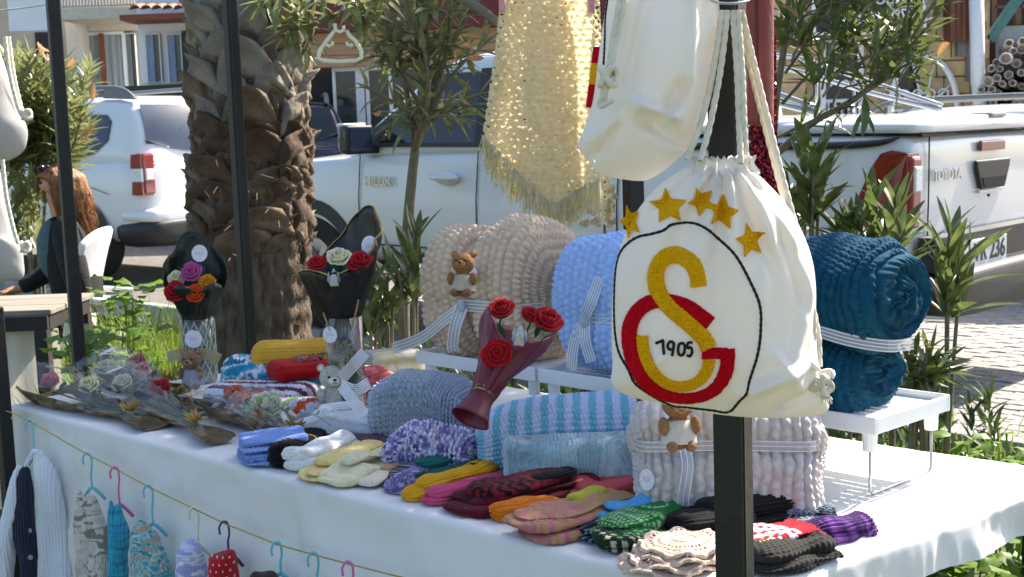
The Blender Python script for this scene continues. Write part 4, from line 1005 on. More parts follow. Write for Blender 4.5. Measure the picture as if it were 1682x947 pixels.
# ================================================================ stall: posts, table, cloth
m_post = M('post_black', (.006, .0065, .006), .55, .35, 14, .15, 60)
m_postg = M('post_grey', (.022, .024, .024), .5, .3, 14)
m_wire = M('wire_steel', (.5, .5, .5), .35, .1, metal=.8)
ZT = .74
def pole(name, label, px, py, d, w, ang, ztop=2.6, mat=None, z0=0., parent=None, groove=True, bevelw=.004):
    p = at(px, py, d); t = thing(name, label, 'post', (p[0], p[1], z0), ang)
    o = MB().box((0, 0, (ztop - z0) / 2), (w, w, ztop - z0)).build('tube', mat or m_post, t); bevel(o, bevelw, 2)
    f = MB().box((0, 0, .004), (w * 2, w * 2, .008)).build('foot_plate', mat or m_post, t)
    if groove:
        c = MB().box((w / 2 + .0015, w * .28, (ztop - z0) / 2), (.003, .006, ztop - z0 - .02)).build('weld_seam', m_postg, t)
        c = MB().box((-w * .3, -w / 2 - .001, (ztop - z0) / 2), (.004, .002, ztop - z0 - .02)).build('edge_strip', m_postg, t)
    return t
pole('tent_post', 'near black steel post holding the drawstring bags at the table corner', 1205, 800, 1.93, .0445, math.radians(58))
pole('tent_post', 'black steel post at far left, beside the seated woman', 116, 400, 4.15, .038, math.radians(30), groove=False)
pole('tent_post', 'black steel post standing in front of the palm trunk', 397, 350, 4.45, .040, math.radians(38))
pole('tent_post', 'short glimpse of black post between yellow shawl and hanging bags', 1040, 310, 3.7, .047, math.radians(20), groove=False)
pole('tent_post', 'black post cut by the left picture edge beside the small wooden table', 3, 650, 3.62, .036, math.radians(45), ztop=1.03, groove=False)
w_ = thing('guy_wire', 'thin pale wire running from the left post out of the picture', 'wire', at(82, 6, 4.15))
MB().tube(spline([(0, 0, 0), (-.12, 0, -.012), (-.32, 0, -.02)], 10), .0025, 5).build('strand', M('wire_pale', '#b9bdb4', .6), w_)
# ---------------------------------------------------------------- table and cloth (skewed: the cloth is pulled askew)
TB = np.array([-1.395, 3.675, 0]); TC = np.array([1.097, 2.559, 0]); TAA = TA.copy()
eu = unit(TB - TAA); ev = unit(TC - TAA); TL = np.linalg.norm(TB - TAA); TW = np.linalg.norm(TC - TAA)
def T(a, b, z=0.): return TAA + eu * a + ev * b + np.array([0, 0, ZT + z])
tb = thing('market_table', 'long black framed market table under the white cloth', 'table', TAA)
m_tframe = M('table_frame', (.02, .02, .021), .5, .3, 12)
def T0(a, b, z): return TAA * 0 + eu * a + ev * b + np.array([0, 0, z])
mb = MB(); qs = [T0(.02, .02, ZT - .03), T0(TL - .02, .02, ZT - .03), T0(TL - .02, TW - .02, ZT - .03), T0(.02, TW - .02, ZT - .03)]
mb.add([q for q in qs] + [q + np.array([0, 0, .022]) for q in qs], [(3, 2, 1, 0), (4, 5, 6, 7), (0, 1, 5, 4), (1, 2, 6, 5), (2, 3, 7, 6), (3, 0, 4, 7)]).build('tabletop', m_tframe, tb)
for a0, b0, a1, b1 in ((.04, .04, TL - .04, .04), (.04, TW - .04, TL - .04, TW - .04), (.04, .04, .04, TW - .04), (TL - .04, .04, TL - .04, TW - .04)):
    MB().beam(T0(a0, b0, ZT - .055 - .002 * (a0 == a1)), T0(a1, b1, ZT - .055 - .002 * (a0 == a1)), .035, .045).build('frame_rail', m_tframe, tb)
for a, b in ((.05, .06), (TL - .06, .06), (TL - .06, TW - .06), (.05, TW - .06)):
    MB().beam(T0(a, b, 0), T0(a, b, ZT - .08), .04, .04, up=eu).build('leg', m_tframe, tb)
m_cloth = M('cloth_white', '#e6e6e5', .85, .03, 2.5, .10, 900, transl=.10)
# cloth grid
na, nb = 420, 300
ga = np.concatenate([np.linspace(-.078, -.012, 14), np.linspace(-.01, .03, 10), np.linspace(.035, TL - .03, 230), np.linspace(TL - .028, TL + .012, 12), np.linspace(TL + .03, TL + .5, 24)])
gb = np.concatenate([np.linspace(-.66, -.02, 64), np.linspace(-.018, .03, 14), np.linspace(.034, TW - .03, 110), np.linspace(TW - .028, TW + .01, 10), np.linspace(TW + .014, TW + .12, 16)])
A2, B2_ = np.meshgrid(ga, gb, indexing='ij')
r_ = .012
def fold1(x, lo, hi):
    """position along the top and drop below it, rounded at the edge"""
    over = np.where(x < lo, lo - x, np.where(x > hi, x - hi, 0.)); sg = np.where(x < lo, -1., 1.)
    th = np.clip(over / r_, 0, PI / 2); h = r_ * np.sin(th) ; dz = r_ * (1 - np.cos(th)) + np.clip(over - r_ * PI / 2, 0, None)
    return np.clip(x, lo, hi) + sg * h, dz, over
xa, da, oa = fold1(A2, .0, TL); xb, db, ob_ = fold1(B2_, .0, TW)
front = B2_ < 0; right = A2 < 0; left = A2 > TL
dz = np.maximum(da, db) + .35 * np.minimum(da, db)
# drape folds: long soft waves that grow downwards
g1 = vnoise(A2 * 3.2, B2_ * .5, 0, 5) + .5 * vnoise(A2 * 8, B2_ * 1.4, 0, 6) + .18 * vnoise(A2 * 22, B2_ * 5, 0, 8)
crz = 1.9 * (.0016 * np.abs(vnoise(A2 * 14 + B2_ * 3, B2_ * 9, 0, 61)) + .0012 * vnoise(A2 * 46, B2_ * 17, 0, 62) + .0035 * np.exp(-((np.mod(A2 + .11, .48) - .24) / .006) ** 2) + .003 * np.exp(-((B2_ + .30) / .006) ** 2))
outw = np.where(front, (crz + .004 * np.clip(vnoise(A2 * 5 + 2.2 * B2_, B2_ * 2.2 - A2 * 2, 0, 63), 0, 1)) * np.clip(ob_ / .04, 0, 1) + .022 * g1 * np.clip(ob_ / .25, 0, 1) + .05 * np.clip(ob_ / .6, 0, 1) + .004 * np.sin(B2_ * 30 + 6 * g1) * np.clip(ob_ / .05, 0, 1), .0)
g2 = vnoise(B2_ * 7, A2 * 3, 0, 15) + .6 * vnoise(B2_ * 24, A2 * 8, 0, 16) + .3 * vnoise(B2_ * 60, A2 * 14, 0, 17)
outa = np.where(right, .014 * g2 * np.clip(oa / .06, 0, 1) + .02 * np.clip(oa / .13, 0, 1), 0) 
outl = np.where(left, .03 * g2 * np.clip(oa / .2, 0, 1) + .05 * np.clip(oa / .3, 0, 1), 0)
# wrinkles on the top
wr = .0028 * vnoise(A2 * 5, B2_ * 3.2, 0, 31) + .0020 * np.abs(vnoise(A2 * 9 + B2_ * 7, B2_ * 5 - A2 * 3, 0, 32)) + .0012 * vnoise(A2 * 30, B2_ * 22, 0, 33)
k1 = np.exp(-((B2_ - (.30 + .7 * A2 + .05 * np.sin(A2 * 14))) / .014) ** 2) * np.exp(-((A2 - .12) / .16) ** 2); k2 = np.exp(-((B2_ - (.62 - 1.3 * (A2 - .1))) / .016) ** 2) * np.exp(-((A2 - .15) / .15) ** 2); k3 = np.exp(-((A2 - .05 - .03 * np.sin(B2_ * 9)) / .012) ** 2)
top = np.clip(1 - (oa + ob_) / .02, 0, 1)
wr = (wr + .007 * k1 + .007 * k2 + .006 * k3 * np.clip(np.sin(B2_ * 8), 0, 1)) * (.25 + .75 * np.clip(1 - A2 / .9, 0, 1) + .3 * (A2 > TL - .3)) 
wr = wr + .0030 * np.exp(-((np.mod(A2 + .11, .48) - .24) / .006) ** 2) * (A2 < 1.2) + .002 * np.abs(vnoise(A2 * 16, B2_ * 12, 0, 66)) * np.clip(1 - A2 / .7, 0, 1)
puff = .018 * np.exp(-(((A2 - TL) / .18) ** 2)) * np.clip(.8 + vnoise(B2_ * 9, A2 * 7, 0, 77), 0, 2) * (B2_ < .3)
P = TAA + eu * (xa - outa + outl)[..., None] + ev * (xb - outw)[..., None] + np.array([0, 0, 1.]) * (ZT - dz + .001 + np.clip(wr, 0, 1) * top + .6 * puff * top)[..., None]
cl = gridmesh('tablecloth', P - TAA, m_cloth, None, loc=TAA)
tag(cl, 'white cotton cloth draped over the long stall table', 'tablecloth')
# ---------------------------------------------------------------- white wire-legged racks
m_plast = M('rack_white', '#e4e6e6', .45, .04, 6)
RKN, RKL, RKF = np.array([.666, 2.431, 0]), np.array([-.2245, 3.373, 0]), np.array([.846, 2.660, 0])
ru = unit(RKL - RKN); rv = np.array([ru[1], -ru[0], 0]) * 1.; rv = rv if rv[1] > 0 else -rv
RKD = .27; RKH = .155; rang = math.atan2(ru[1], ru[0])
def rack(label, s0, ln):
    o = RKN + ru * s0
    t = thing('wire_rack', label, 'rack', (o[0], o[1], ZT), rang, group='white wire racks on the table')
    sgn = -1.                              # local y runs toward the camera side, so depth is -y
    for k in range(9): pass
    pl_ = MB(); n = 10; w = ln - .005; 
    for k in range(n):                     # slatted deck
        pl_.box((w / 2, sgn * (RKD * (k + .5) / n), RKH - .012), (w - .02, RKD / n * .72, .005))
    for k in range(5): pl_.box((w * (k + .5) / 5, sgn * RKD / 2, RKH - .017), (.012, RKD - .02, .006))
    tag(pl_.build('deck', m_plast, t), kind='stuff')
    for y0 in (0., sgn * RKD): bevel(MB().box((w / 2, y0, RKH - .012), (w, .007, .034)).build('rim', m_plast, t), .003)
    for x0 in (0.004, w - .004): bevel(MB().box((x0, sgn * RKD / 2, RKH - .0125), (.007, RKD - .008, .032)).build('rim', m_plast, t), .003)
    for x0 in (.028, w - .028):
        for y0 in (sgn * .022, sgn * (RKD - .022)): bevel(MB().lathe([(.013, .0), (.0155, .042), (0, .042)], (x0, y0, RKH - .066), 10).build('leg_socket', m_plast, t), .001)
        MB().tube([(x0, sgn * .022, RKH - .06), (x0, sgn * .022, .012), (x0, sgn * .03, .004), (x0, sgn * (RKD - .03), .004), (x0, sgn * (RKD - .022), .012), (x0, sgn * (RKD - .022), RKH - .06)], .0028, 6).build('leg_wire', m_wire, t, True)
    return t
rack('white plastic rack carrying the teal blanket at the right end', 0, .47)
rack('white plastic rack carrying the light blue blanket in the middle', .475, .42)
rack('white plastic rack carrying the beige blanket at the left', .90, .44)
RT = ZT + RKH - .008
# ================================================================ folded blankets
m_ybeige = M('yarn_beige', '#d9c0a4', .95, .12, 60, .3, 500, sheen=.15)
m_yblue = M('yarn_blue', '#a6c4f4', .95, .12, 60, .3, 500, sheen=.15)
m_yteal = M('yarn_teal', '#0a4862', .95, .25, 60, .3, 500, sheen=.04, spec=.2)
m_ygrey = M('yarn_grey', '#c4bdba', .95, .12, 60, .3, 500, sheen=.15)
m_rib = glassmat('ribbon_sheer', (.92, .93, .95), .02, .42, (.62, .64, .7), .4, .2)
m_ribw = M('ribbon_white_line', '#e9edf4', .5, .03)
m_tagc = M('tag_card', '#e4e4ee', .6, .03); m_tagi = M('tag_ink', '#5c5f9c', .7)
def round_tag(parent, c, r, nrm, name='tag', seed=1, up=(0, 0, 1), sx=1.):
    """printed paper disc with little dots and a line of script"""
    n = unit(nrm); x = unit(np.cross(up, n)); y = np.cross(n, x); c = np.asarray(c, float)
    N = 32; V = [c + r * (math.cos(2 * PI * k / N) * x * sx + math.sin(2 * PI * k / N) * y) + n * d for d in (0, .0012) for k in range(N)]
    F = [tuple(range(N - 1, -1, -1)), tuple(range(N, 2 * N))] + [(k, (k + 1) % N, N + (k + 1) % N, N + k) for k in range(N)]
    t = mesh(name, V, F, m_tagc, parent); Rr = random.Random(seed); mb = MB(); pts = []
    for k in range(400):
        a, b = Rr.uniform(-1, 1), Rr.uniform(-1, 1)
        if a * a + b * b > .8 or (abs(b) < .2 and abs(a) < .75): continue
        if all((a - p) ** 2 + (b - q) ** 2 > .035 for p, q in pts):
            pts.append((a, b)); w = Rr.uniform(.025, .05) * r; q0 = c + r * (a * x * sx + b * y) + n * .0016
            mb.add([q0 + w * (math.cos(k2 * PI / 2.5) * x + math.sin(k2 * PI / 2.5) * y) for k2 in range(5)], [(0, 1, 2, 3, 4)])
    for j, b in enumerate((.08, -.1)):
        xs = np.linspace(-.6 + .1 * j, .6 - .1 * j, 26); pt_ = [c + r * (a * x * sx + (b + .06 * math.sin(a * 31 + j)) * y) + n * .0016 for a in xs]
        for i in range(len(pt_) - 1): mb.add([pt_[i] - y * r * .018, pt_[i + 1] - y * r * .018, pt_[i + 1] + y * r * .018, pt_[i] + y * r * .018], [(0, 1, 2, 3)])
    tag(mb.build('print', m_tagi, t), kind='stuff')
    return t
def ribbon_strip(parent, pts, nrm, w, name='ribbon', lines=4, mat=None, lmat=None, sag=0.):
    """sheer ribbon with woven white lines; pts path, nrm the outward normal per point"""
    P = spline(pts, 40); Nn = np.array([unit(n) for n in spline(nrm, 40)]); t = np.gradient(P, axis=0); S_ = np.cross(t, Nn); S_ /= np.linalg.norm(S_, axis=1)[:, None] + 1e-9
    G = np.stack([P - S_ * w / 2, P, P + S_ * w / 2], 1); o = gridmesh(name, G, mat or m_rib, parent, smooth=True)
    if lines:
        for k in range(lines):
            f = -.42 + .84 * k / (lines - 1); c = P + S_ * w * f + Nn * .0008; G = np.stack([c - S_ * w * .03, c + S_ * w * .03], 1); gridmesh('woven_line', G, lmat or m_ribw, o)
    return o
# --- beige blanket: two thick folds side by side, tied around the middle
cb = RKN + ru * (.90 + .25) + rv * .13
bb = thing('folded_blanket', 'beige chunky knitted blanket tied with ribbon, on the left rack', 'blanket', (cb[0], cb[1], RT), rang)
def fold_section(w, h, pinch, waist=.42):
    t = np.linspace(0, 2 * PI, 160, endpoint=False); c, s_ = np.cos(t), np.sin(t); e = 2 / 2.7
    y = np.sign(c) * np.abs(c) ** e * w / 2; z = h / 2 + np.sign(s_) * np.abs(s_) ** e * h / 2
    y *= 1 - pinch * np.exp(-((z / h - waist) / .06) ** 2); y *= 1 - .12 * np.clip(z / h - .5, 0, 1)
    return np.stack([y, z], 1)
DK = st_garter(.024, .0165)
for x0, ln, h in ((.085, .175, .295), (-.075, .165, .30)):
    pass
o = roll_obj('fold', fold_section(.25, .325, .07), .185, m_ybeige, bb, st_garter(.0175, .026), .019, rnd=2.3, nu=100, nv=250, lump=.010, seed=3, loc=(.098, .012, 0), endfrac=.8, swap=True)
o = roll_obj('fold', fold_section(.28, .345, .07), .215, m_ybeige, bb, st_garter(.0175, .026), .019, rnd=2.3, nu=110, nv=260, lump=.012, seed=8, loc=(-.096, -.005, 0), endfrac=.75, swap=True)
zr_ = .335 * .42
ribbon_strip(bb, [(.19, -.03, zr_), (.17, .085, zr_), (.09, .118, zr_ - .004), (.0, .122, zr_), (-.1, .133, zr_ + .004), (-.19, .09, zr_), (-.2, -.03, zr_)], [(1, .1, 0), (.7, .7, 0), (.1, 1, 0), (0, 1, 0), (-.1, 1, 0), (-.7, .7, 0), (-1, .1, 0)], .03)
bw = ribbon_strip(bb, [(.0, .128, zr_), (.06, .14, zr_ - .04), (.14, .15, zr_ - .09), (.24, .165, zr_ - .125)], [(0, 1, .1)] * 4, .03, 'ribbon_tail')
bw = ribbon_strip(bb, [(.0, .13, zr_), (.015, .142, zr_ - .05), (.03, .14, zr_ - .1), (.028, .138, zr_ - .115)], [(0, 1, .1)] * 4, .045, 'ribbon_tail')
kn = MB().ball((.0, .133, zr_), (.014, .009, .016), 12, 8).build('ribbon_knot', m_rib, bb, True)
tg_p = (-.075, .166, .225)
round_tag(bb, tg_p, .0225, (0, 1, .25), seed=2)
# --- light blue blanket
cb = RKN + ru * (.475 + .245) + rv * .135
lb = thing('folded_blanket', 'light blue chunky knitted blanket with ribbon bow beside the big bag', 'blanket', (cb[0], cb[1], RT), rang)
roll_obj('fold', fold_section(.26, .315, .05, .43), .33, m_yblue, lb, st_garter(.017, .022), .016, rnd=2.4, nu=145, nv=250, lump=.012, seed=12, loc=(.0, 0, 0), endfrac=.6, swap=True)
zb_ = .315 * .43
ribbon_strip(lb, [(.165, -.02, zb_), (.14, .09, zb_), (.05, .118, zb_), (-.05, .122, zb_ + .004), (-.15, .11, zb_)], [(1, 0, 0), (.6, .8, 0), (0, 1, 0), (0, 1, 0), (-.2, 1, 0)], .034)
for a in ([(.02, .128, zb_), (.05, .135, zb_ - .05), (.06, .138, zb_ - .115)], [(.02, .13, zb_), (.01, .142, zb_ - .04), (-.005, .14, zb_ - .09)], [(.02, .13, zb_ + .01), (-.01, .138, zb_ + .05), (-.02, .12, zb_ + .1)]):
    ribbon_strip(lb, a, [(0, 1, .1)] * 3, .034, 'ribbon_tail', 5)
MB().ball((.02, .134, zb_), (.015, .009, .017), 12, 8).build('ribbon_knot', m_rib, lb, True)
# --- teal blanket: fat roll above a small roll, ends to the right
cb = RKN + ru * .235 + rv * .135
tl = thing('rolled_blanket', 'teal chenille blanket, big roll above a smaller roll, tied with striped ribbon', 'blanket', (cb[0], cb[1], RT), rang)
def circ(ry, rz, cy, cz, n=120): t = np.linspace(0, 2 * PI, n, endpoint=False); return np.stack([cy + ry * np.cos(t), cz + rz * np.sin(t)], 1)
roll_obj('upper_roll', circ(.130, .105, .005, .222), .40, m_yteal, tl, st_chen(.0165), .013, rnd=2.6, nu=150, nv=250, lump=.012, seed=5, endfrac=.16)
roll_obj('lower_roll', superell(.225, .15, 2.6), .345, m_yteal, tl, st_chen(.0165), .013, rnd=2.8, nu=130, nv=220, lump=.014, seed=6, endfrac=.14, loc=(.02, 0, 0))
def spiral_end(cy, cz, ry, rz, x, turns):
    m, n = 60, 120; r_ = np.linspace(.02, 1, m); a = np.linspace(0, 2 * PI, n, endpoint=False); Rr, A_ = np.meshgrid(r_, a, indexing='ij')
    ph = Rr * turns - A_ / (2 * PI) + .45 * vnoise(Rr * 3, np.cos(A_) * 1.6, np.sin(A_) * 1.6, 5); h = np.abs(np.sin(PI * ph)) ** .6 * (.7 + .3 * np.abs(np.sin(A_ * 16 * Rr + np.floor(ph) * 1.3))) + .15 * vnoise(Rr * 9, np.cos(A_) * 4, np.sin(A_) * 4, 3)
    P = np.stack([x - .024 * h * np.clip((1 - Rr) * 9, 0, 1) - .012 * np.sqrt(1 - Rr ** 2), cy + ry * Rr * np.cos(A_), cz + rz * Rr * np.sin(A_)], -1)
    return gridmesh('roll_end', P, m_yteal, tl, cv=True)
spiral_end(.005, .222, .118, .094, -.186, 2.6); spiral_end(.0, .072, .10, .062, -.140, 1.7)
ribbon_strip(tl, [(.19, .09, .18), (.1, .132, .18), (.0, .136, .175), (-.1, .134, .165), (-.17, .12, .15), (-.215, .06, .135), (-.222, -.02, .13)], [(.4, 1, 0), (0, 1, 0), (0, 1, 0), (-.1, 1, 0), (-.6, .8, 0), (-1, .2, 0), (-1, 0, 0)], .024, lines=4)
# --- grey chenille blanket on the table in front of the bag
pg = on(1195, 838, ZT); gb_ = thing('folded_blanket', 'grey chenille blanket bundle tied with ribbon, behind the near post', 'blanket', (pg[0], pg[1], ZT + .004), math.radians(172))
sc2 = np.array([(.10, .0), (.115, .05), (.105, .10), (.075, .128), (.08, .145), (.075, .19), (.02, .205), (-.06, .205), (-.11, .17), (-.1, .14), (-.115, .08), (-.11, .0), (0, -.0)])
roll_obj('fold', spline(sc2, 160, True), .35, m_ygrey, gb_, st_chen(.0195, 1.0), .015, rnd=2.3, nu=165, nv=230, lump=.014, seed=15, endfrac=.34, prof=[(0, 1), (1, 1)])
ribbon_strip(gb_, [(.172, .02, .13), (.14, .09, .138), (.05, .09, .14), (-.03, .09, .14), (-.14, .09, .138), (-.172, .02, .13)], [(1, .2, 0), (.4, 1, 0), (0, 1, 0), (0, 1, 0), (-.4, 1, 0), (-1, .2, 0)], .02, lines=3)
ribbon_strip(gb_, [(.075, .098, .14), (.07, .12, .11), (.078, .125, .06), (.08, .122, .03)], [(0, 1, .2)] * 4, .022, 'ribbon_tail', 3)
round_tag(gb_, (.142, .116, .085), .019, (.45, 1, .05), seed=4, sx=.75)
# ================================================================ hanging things
m_cot = M('cotton_cream', '#f1eee8', .9, .03, 4, .3, 1500, transl=.3)
m_cotw = M('cotton_white_shaded', '#b9b8b6', .9, .03, 4, .12, 1200, transl=.25)  # grey base colour stands for the shade these white bags hang in
m_rope = M('cord_cotton', '#ddd3c1', .95, .1, 60)
m_yel = M('loop_yellow', '#ffb210', .95, .18, 260, .5, 700, spec=.1); m_red = M('loop_red', '#cc0a20', .95, .18, 260, .5, 700, spec=.1); m_blkth = M('thread_black', (.012, .012, .012), .9, .2)
class Body:
    """stuffed cloth body with a traced outline; local axes x right, y away, z up"""
    def __init__(s, name, label, cat, outline, D, T, cpx=None, group=None, wr=None, ex=2.2, px=.6, n=200, yaw=0.):
        O = spline(outline, n, True); W_ = np.array([at(p[0], p[1], D) for p in O])
        s.c = at(*(cpx or tuple(O.mean(0))), D); s.D = D; s.T = T; s.wr = wr; s.ex = ex; s.px = px
        L = W_ - s.c; s.o = np.stack([L[:, 0], L[:, 2]], 1)
        s.ang = np.unwrap(np.arctan2(s.o[:, 1], s.o[:, 0])); s.rad = np.hypot(s.o[:, 0], s.o[:, 1])
        if s.ang[-1] < s.ang[0]: s.ang = s.ang[::-1]; s.rad = s.rad[::-1]; s.o = s.o[::-1]
        s.t = thing(name, label, cat, s.c, yaw, group)
    def rho(s, x, z):
        a = np.arctan2(z, x); a = s.ang[0] + np.mod(a - s.ang[0], 2 * PI)
        R = np.interp(a, np.concatenate([s.ang, [s.ang[0] + 2 * PI]]), np.concatenate([s.rad, s.rad[:1]])); return np.hypot(x, z) / R
    def front(s, x, z):
        r = np.clip(s.rho(x, z), 0, 1); y = -s.T * (1 - r ** s.ex) ** s.px
        if s.wr is not None: y = y - s.wr(x, z) * np.clip((1 - r) / .12, 0, 1)
        return y
    def loc(s, px, py):
        q = at(px, py, s.D) - s.c; return np.array([q[0], q[2]])
    def build(s, mat, stitch=None, amp=.003, m=70, name='body', colf=None, back=.7):
        n = len(s.o); rr = np.sin(np.linspace(0, PI / 2, m)) ; rr[0] = .002
        X = rr[:, None] * s.o[None, :, 0]; Z = rr[:, None] * s.o[None, :, 1]
        Yf = s.front(X, Z); P1 = np.stack([X, Yf, Z], -1)
        if stitch is not None:
            N = gridnormals(P1, cv=True); N *= np.where(N[..., 1:2] > 0, -1, 1); h = stitch(X, Z); P1 = P1 + N * (amp * (h - .5))[..., None]
        else: h = np.zeros_like(X)
        k = slice(m - 2, None, -3); Yb = back * s.T * (1 - np.clip(s.rho(X, Z), 0, 1) ** s.ex) ** s.px
        P2 = np.stack([X, Yb, Z], -1)[::-1][1:][2::5]
        P = np.concatenate([P1, P2], 0); col = None
        if colf is not None:
            hh = np.concatenate([h, h[::-1][1:][2::5]], 0); col = np.clip(colf(P[..., 0], P[..., 2], hh), 0, 1)
        s.body = gridmesh(name, P, mat, s.t, cv=True, col=col); return s.body
    def stroke(s, pts, w, mat, name, lift=.003, n=160, loops=True, px=True, parent=None, k=15):
        Q = np.array([s.loc(*p) for p in pts]) if px else np.array(pts); Q = resample(spline(Q, 200), n, False)
        t = np.gradient(Q, axis=0); t /= np.linalg.norm(t, axis=1)[:, None]; nn = np.stack([-t[:, 1], t[:, 0]], 1)
        f = np.linspace(-1, 1, k); jag = 1 + .06 * vnoise(np.arange(n) * .9, 0, 0, 3)
        C = Q[:, None, :] + nn[:, None, :] * (f[None, :, None] * (w / 2 * jag)[:, None, None])
        y = s.front(C[..., 0], C[..., 1]); h = lift * np.sqrt(np.clip(1 - np.abs(f) ** 6, 0, 1))[None, :] - .0015 * (np.abs(f) > .99)[None, :]
        if loops: h = h + .0034 * st_loop(.0048)(C[..., 0], C[..., 1]) * (np.abs(f) < .99)[None, :]
        G = np.stack([C[..., 0], y - h, C[..., 1]], -1)
        return gridmesh(name, G, mat, parent or s.t)
    def line(s, pts, r, mat, name, px=True, lift=.001, n=160, parent=None, closed=False):
        Q = np.array([s.loc(*p) for p in pts]) if px else np.array(pts); Q = resample(spline(Q, 240, closed), n, closed)
        y = s.front(Q[:, 0], Q[:, 1]) - lift
        return MB().tube(np.stack([Q[:, 0], y, Q[:, 1]], 1), r * (1 + .15 * np.sin(np.arange(n) * 1.9)), 6, closed=closed).build(name, mat, parent or s.t, True)
    def star(s, cpx, r, rot, mat, sx=1.):
        c = s.loc(*cpx); n, m = 90, 14; a = np.linspace(0, 2 * PI, n, endpoint=False); q = np.mod((a + PI / 2) / (2 * PI / 5), 1) * 2 - 1
        va = np.arange(11) * PI / 5 - PI / 2; vr = np.where(np.arange(11) % 2 == 0, 1.0, .47); aa = np.mod(a + PI / 2, 2 * PI); i_ = np.clip((aa / (PI / 5)).astype(int), 0, 9); t_ = aa / (PI / 5) - i_
        A0 = vr[i_] * np.exp(1j * i_ * PI / 5); A1 = vr[i_ + 1] * np.exp(1j * (i_ + 1) * PI / 5); R_ = r * np.abs(A0 * (1 - t_) + A1 * t_); a = np.angle(A0 * (1 - t_) + A1 * t_) + PI / 2; rr = np.linspace(.02, 1, m)
        X = c[0] + sx * rr[:, None] * (R_ * np.cos(a + rot))[None]; Z = c[1] + rr[:, None] * (R_ * np.sin(a + rot))[None]
        h = np.where(np.arange(m)[:, None] == m - 1, -.001, .004) + .0032 * st_loop(.0048)(X, Z) * (np.arange(m)[:, None] < m - 1)
        return gridmesh('star', np.stack([X, s.front(X, Z) - h, Z], -1)[::-1], mat, s.t, cv=True)
# ---------------------------------------------------------------- bag with the emblem
DB = 1.84
OUT = [(1140, 268), (1100, 288), (1062, 322), (1032, 368), (1014, 420), (1006, 480), (1005, 550), (1007, 600), (1006, 632), (1030, 652), (1085, 666), (1140, 678), (1200, 687), (1260, 691), (1320, 690), (1360, 682), (1366, 664), (1356, 630), (1346, 585), (1341, 530), (1339, 470), (1332, 425), (1316, 382), (1292, 340), (1262, 305), (1228, 276), (1185, 264)]
_np = at(1182, 262, DB); 
def bagwr(x, z):
    nx, nz = _np[0] - BAG.c[0], _np[2] - BAG.c[2]; dx, dz_ = x - nx, nz - z; ds = np.hypot(dx, dz_) + 1e-6; ph = np.arctan2(dx, dz_ + .02)
    g_ = .019 * np.exp(-ds / .13) * np.sin(ph * 17 + 1.3 * vnoise(ph * 3, ds * 10, 0, 2)) * np.clip(ds / .02, 0, 1)
    def crease(p0, p1, w, a):
        p0, p1 = BAG.loc(*p0), BAG.loc(*p1); d = p1 - p0; L = np.hypot(*d); d /= L; s_ = (x - p0[0]) * d[0] + (z - p0[1]) * d[1]; q = -(x - p0[0]) * d[1] + (z - p0[1]) * d[0]
        return a * np.exp(-(q / w) ** 2) * np.clip(s_ / (.2 * L), 0, 1) * np.clip((L - s_) / (.2 * L), 0, 1)
    c = crease((1325, 580), (1200, 645), .010, .026) + crease((1345, 620), (1270, 682), .010, -.022) + crease((1230, 300), (1305, 410), .009, .020) + crease((1212, 305), (1255, 450), .008, -.014) + crease((1332, 440), (1285, 600), .011, .016) + crease((1250, 330), (1235, 520), .010, .011) + crease((1030, 640), (1090, 560), .010, .008) + crease((1262, 360), (1320, 520), .009, -.014) + crease((1250, 560), (1320, 650), .010, .014)
    return g_ + c + .0055 * vnoise(x * 14, z * 11, 0, 41) + .0022 * vnoise(x * 34, z * 26, 0, 42) + .0012 * np.abs(vnoise(x * 60 + z * 30, z * 24, 0, 43))
BAG = Body('drawstring_bag', 'cream drawstring bag with red and yellow emblem, stars and 1905', 'bag', OUT, DB, .075, (1180, 490), wr=bagwr, n=230)
BAG.build(m_cot, m=80)
Zc = lambda L: [(980 + a / 2.015, 230 + b / 2.015) for a, b in L]
BAG.line(Zc([(230, 268), (290, 263), (330, 276), (385, 320), (430, 370), (470, 440), (500, 510), (511, 580), (506, 660), (490, 740), (465, 840), (437, 898), (380, 893), (300, 885), (250, 880), (180, 840), (122, 795), (100, 750), (72, 700), (60, 640), (56, 560), (58, 470), (66, 400), (84, 352), (122, 317), (170, 300), (205, 286)]), .0019, m_blkth, 'outline_stitch', n=300, closed=True)
PXM = DB / FPX
w1 = 25 * PXM
BAG.stroke(Zc([(352, 582), (318, 556), (285, 532), (245, 517), (200, 513), (158, 524), (124, 556), (104, 605), (103, 665), (118, 728), (150, 785), (200, 828), (255, 846), (310, 846), (360, 826), (392, 788), (408, 740), (410, 695), (408, 664)]), 24 * PXM, m_red, 'emblem_letter', n=200)
BAG.stroke(Zc([(408, 682), (370, 682), (326, 684)]), 20 * PXM, m_red, 'emblem_bar', n=40, lift=.0045)
BAG.stroke(Zc([(140, 630), (145, 680), (163, 730), (196, 772), (240, 797), (288, 798), (326, 776), (348, 740), (354, 702)]), 20 * PXM, m_yel, 'emblem_letter', n=140, lift=.0042)
BAG.stroke(Zc([(312, 463), (308, 430), (292, 393), (262, 370), (232, 366), (203, 380), (184, 412), (181, 452), (193, 494), (222, 532), (262, 566), (302, 601), (334, 634), (350, 664)]), 27 * PXM, m_yel, 'emblem_letter', n=160, lift=.0055)
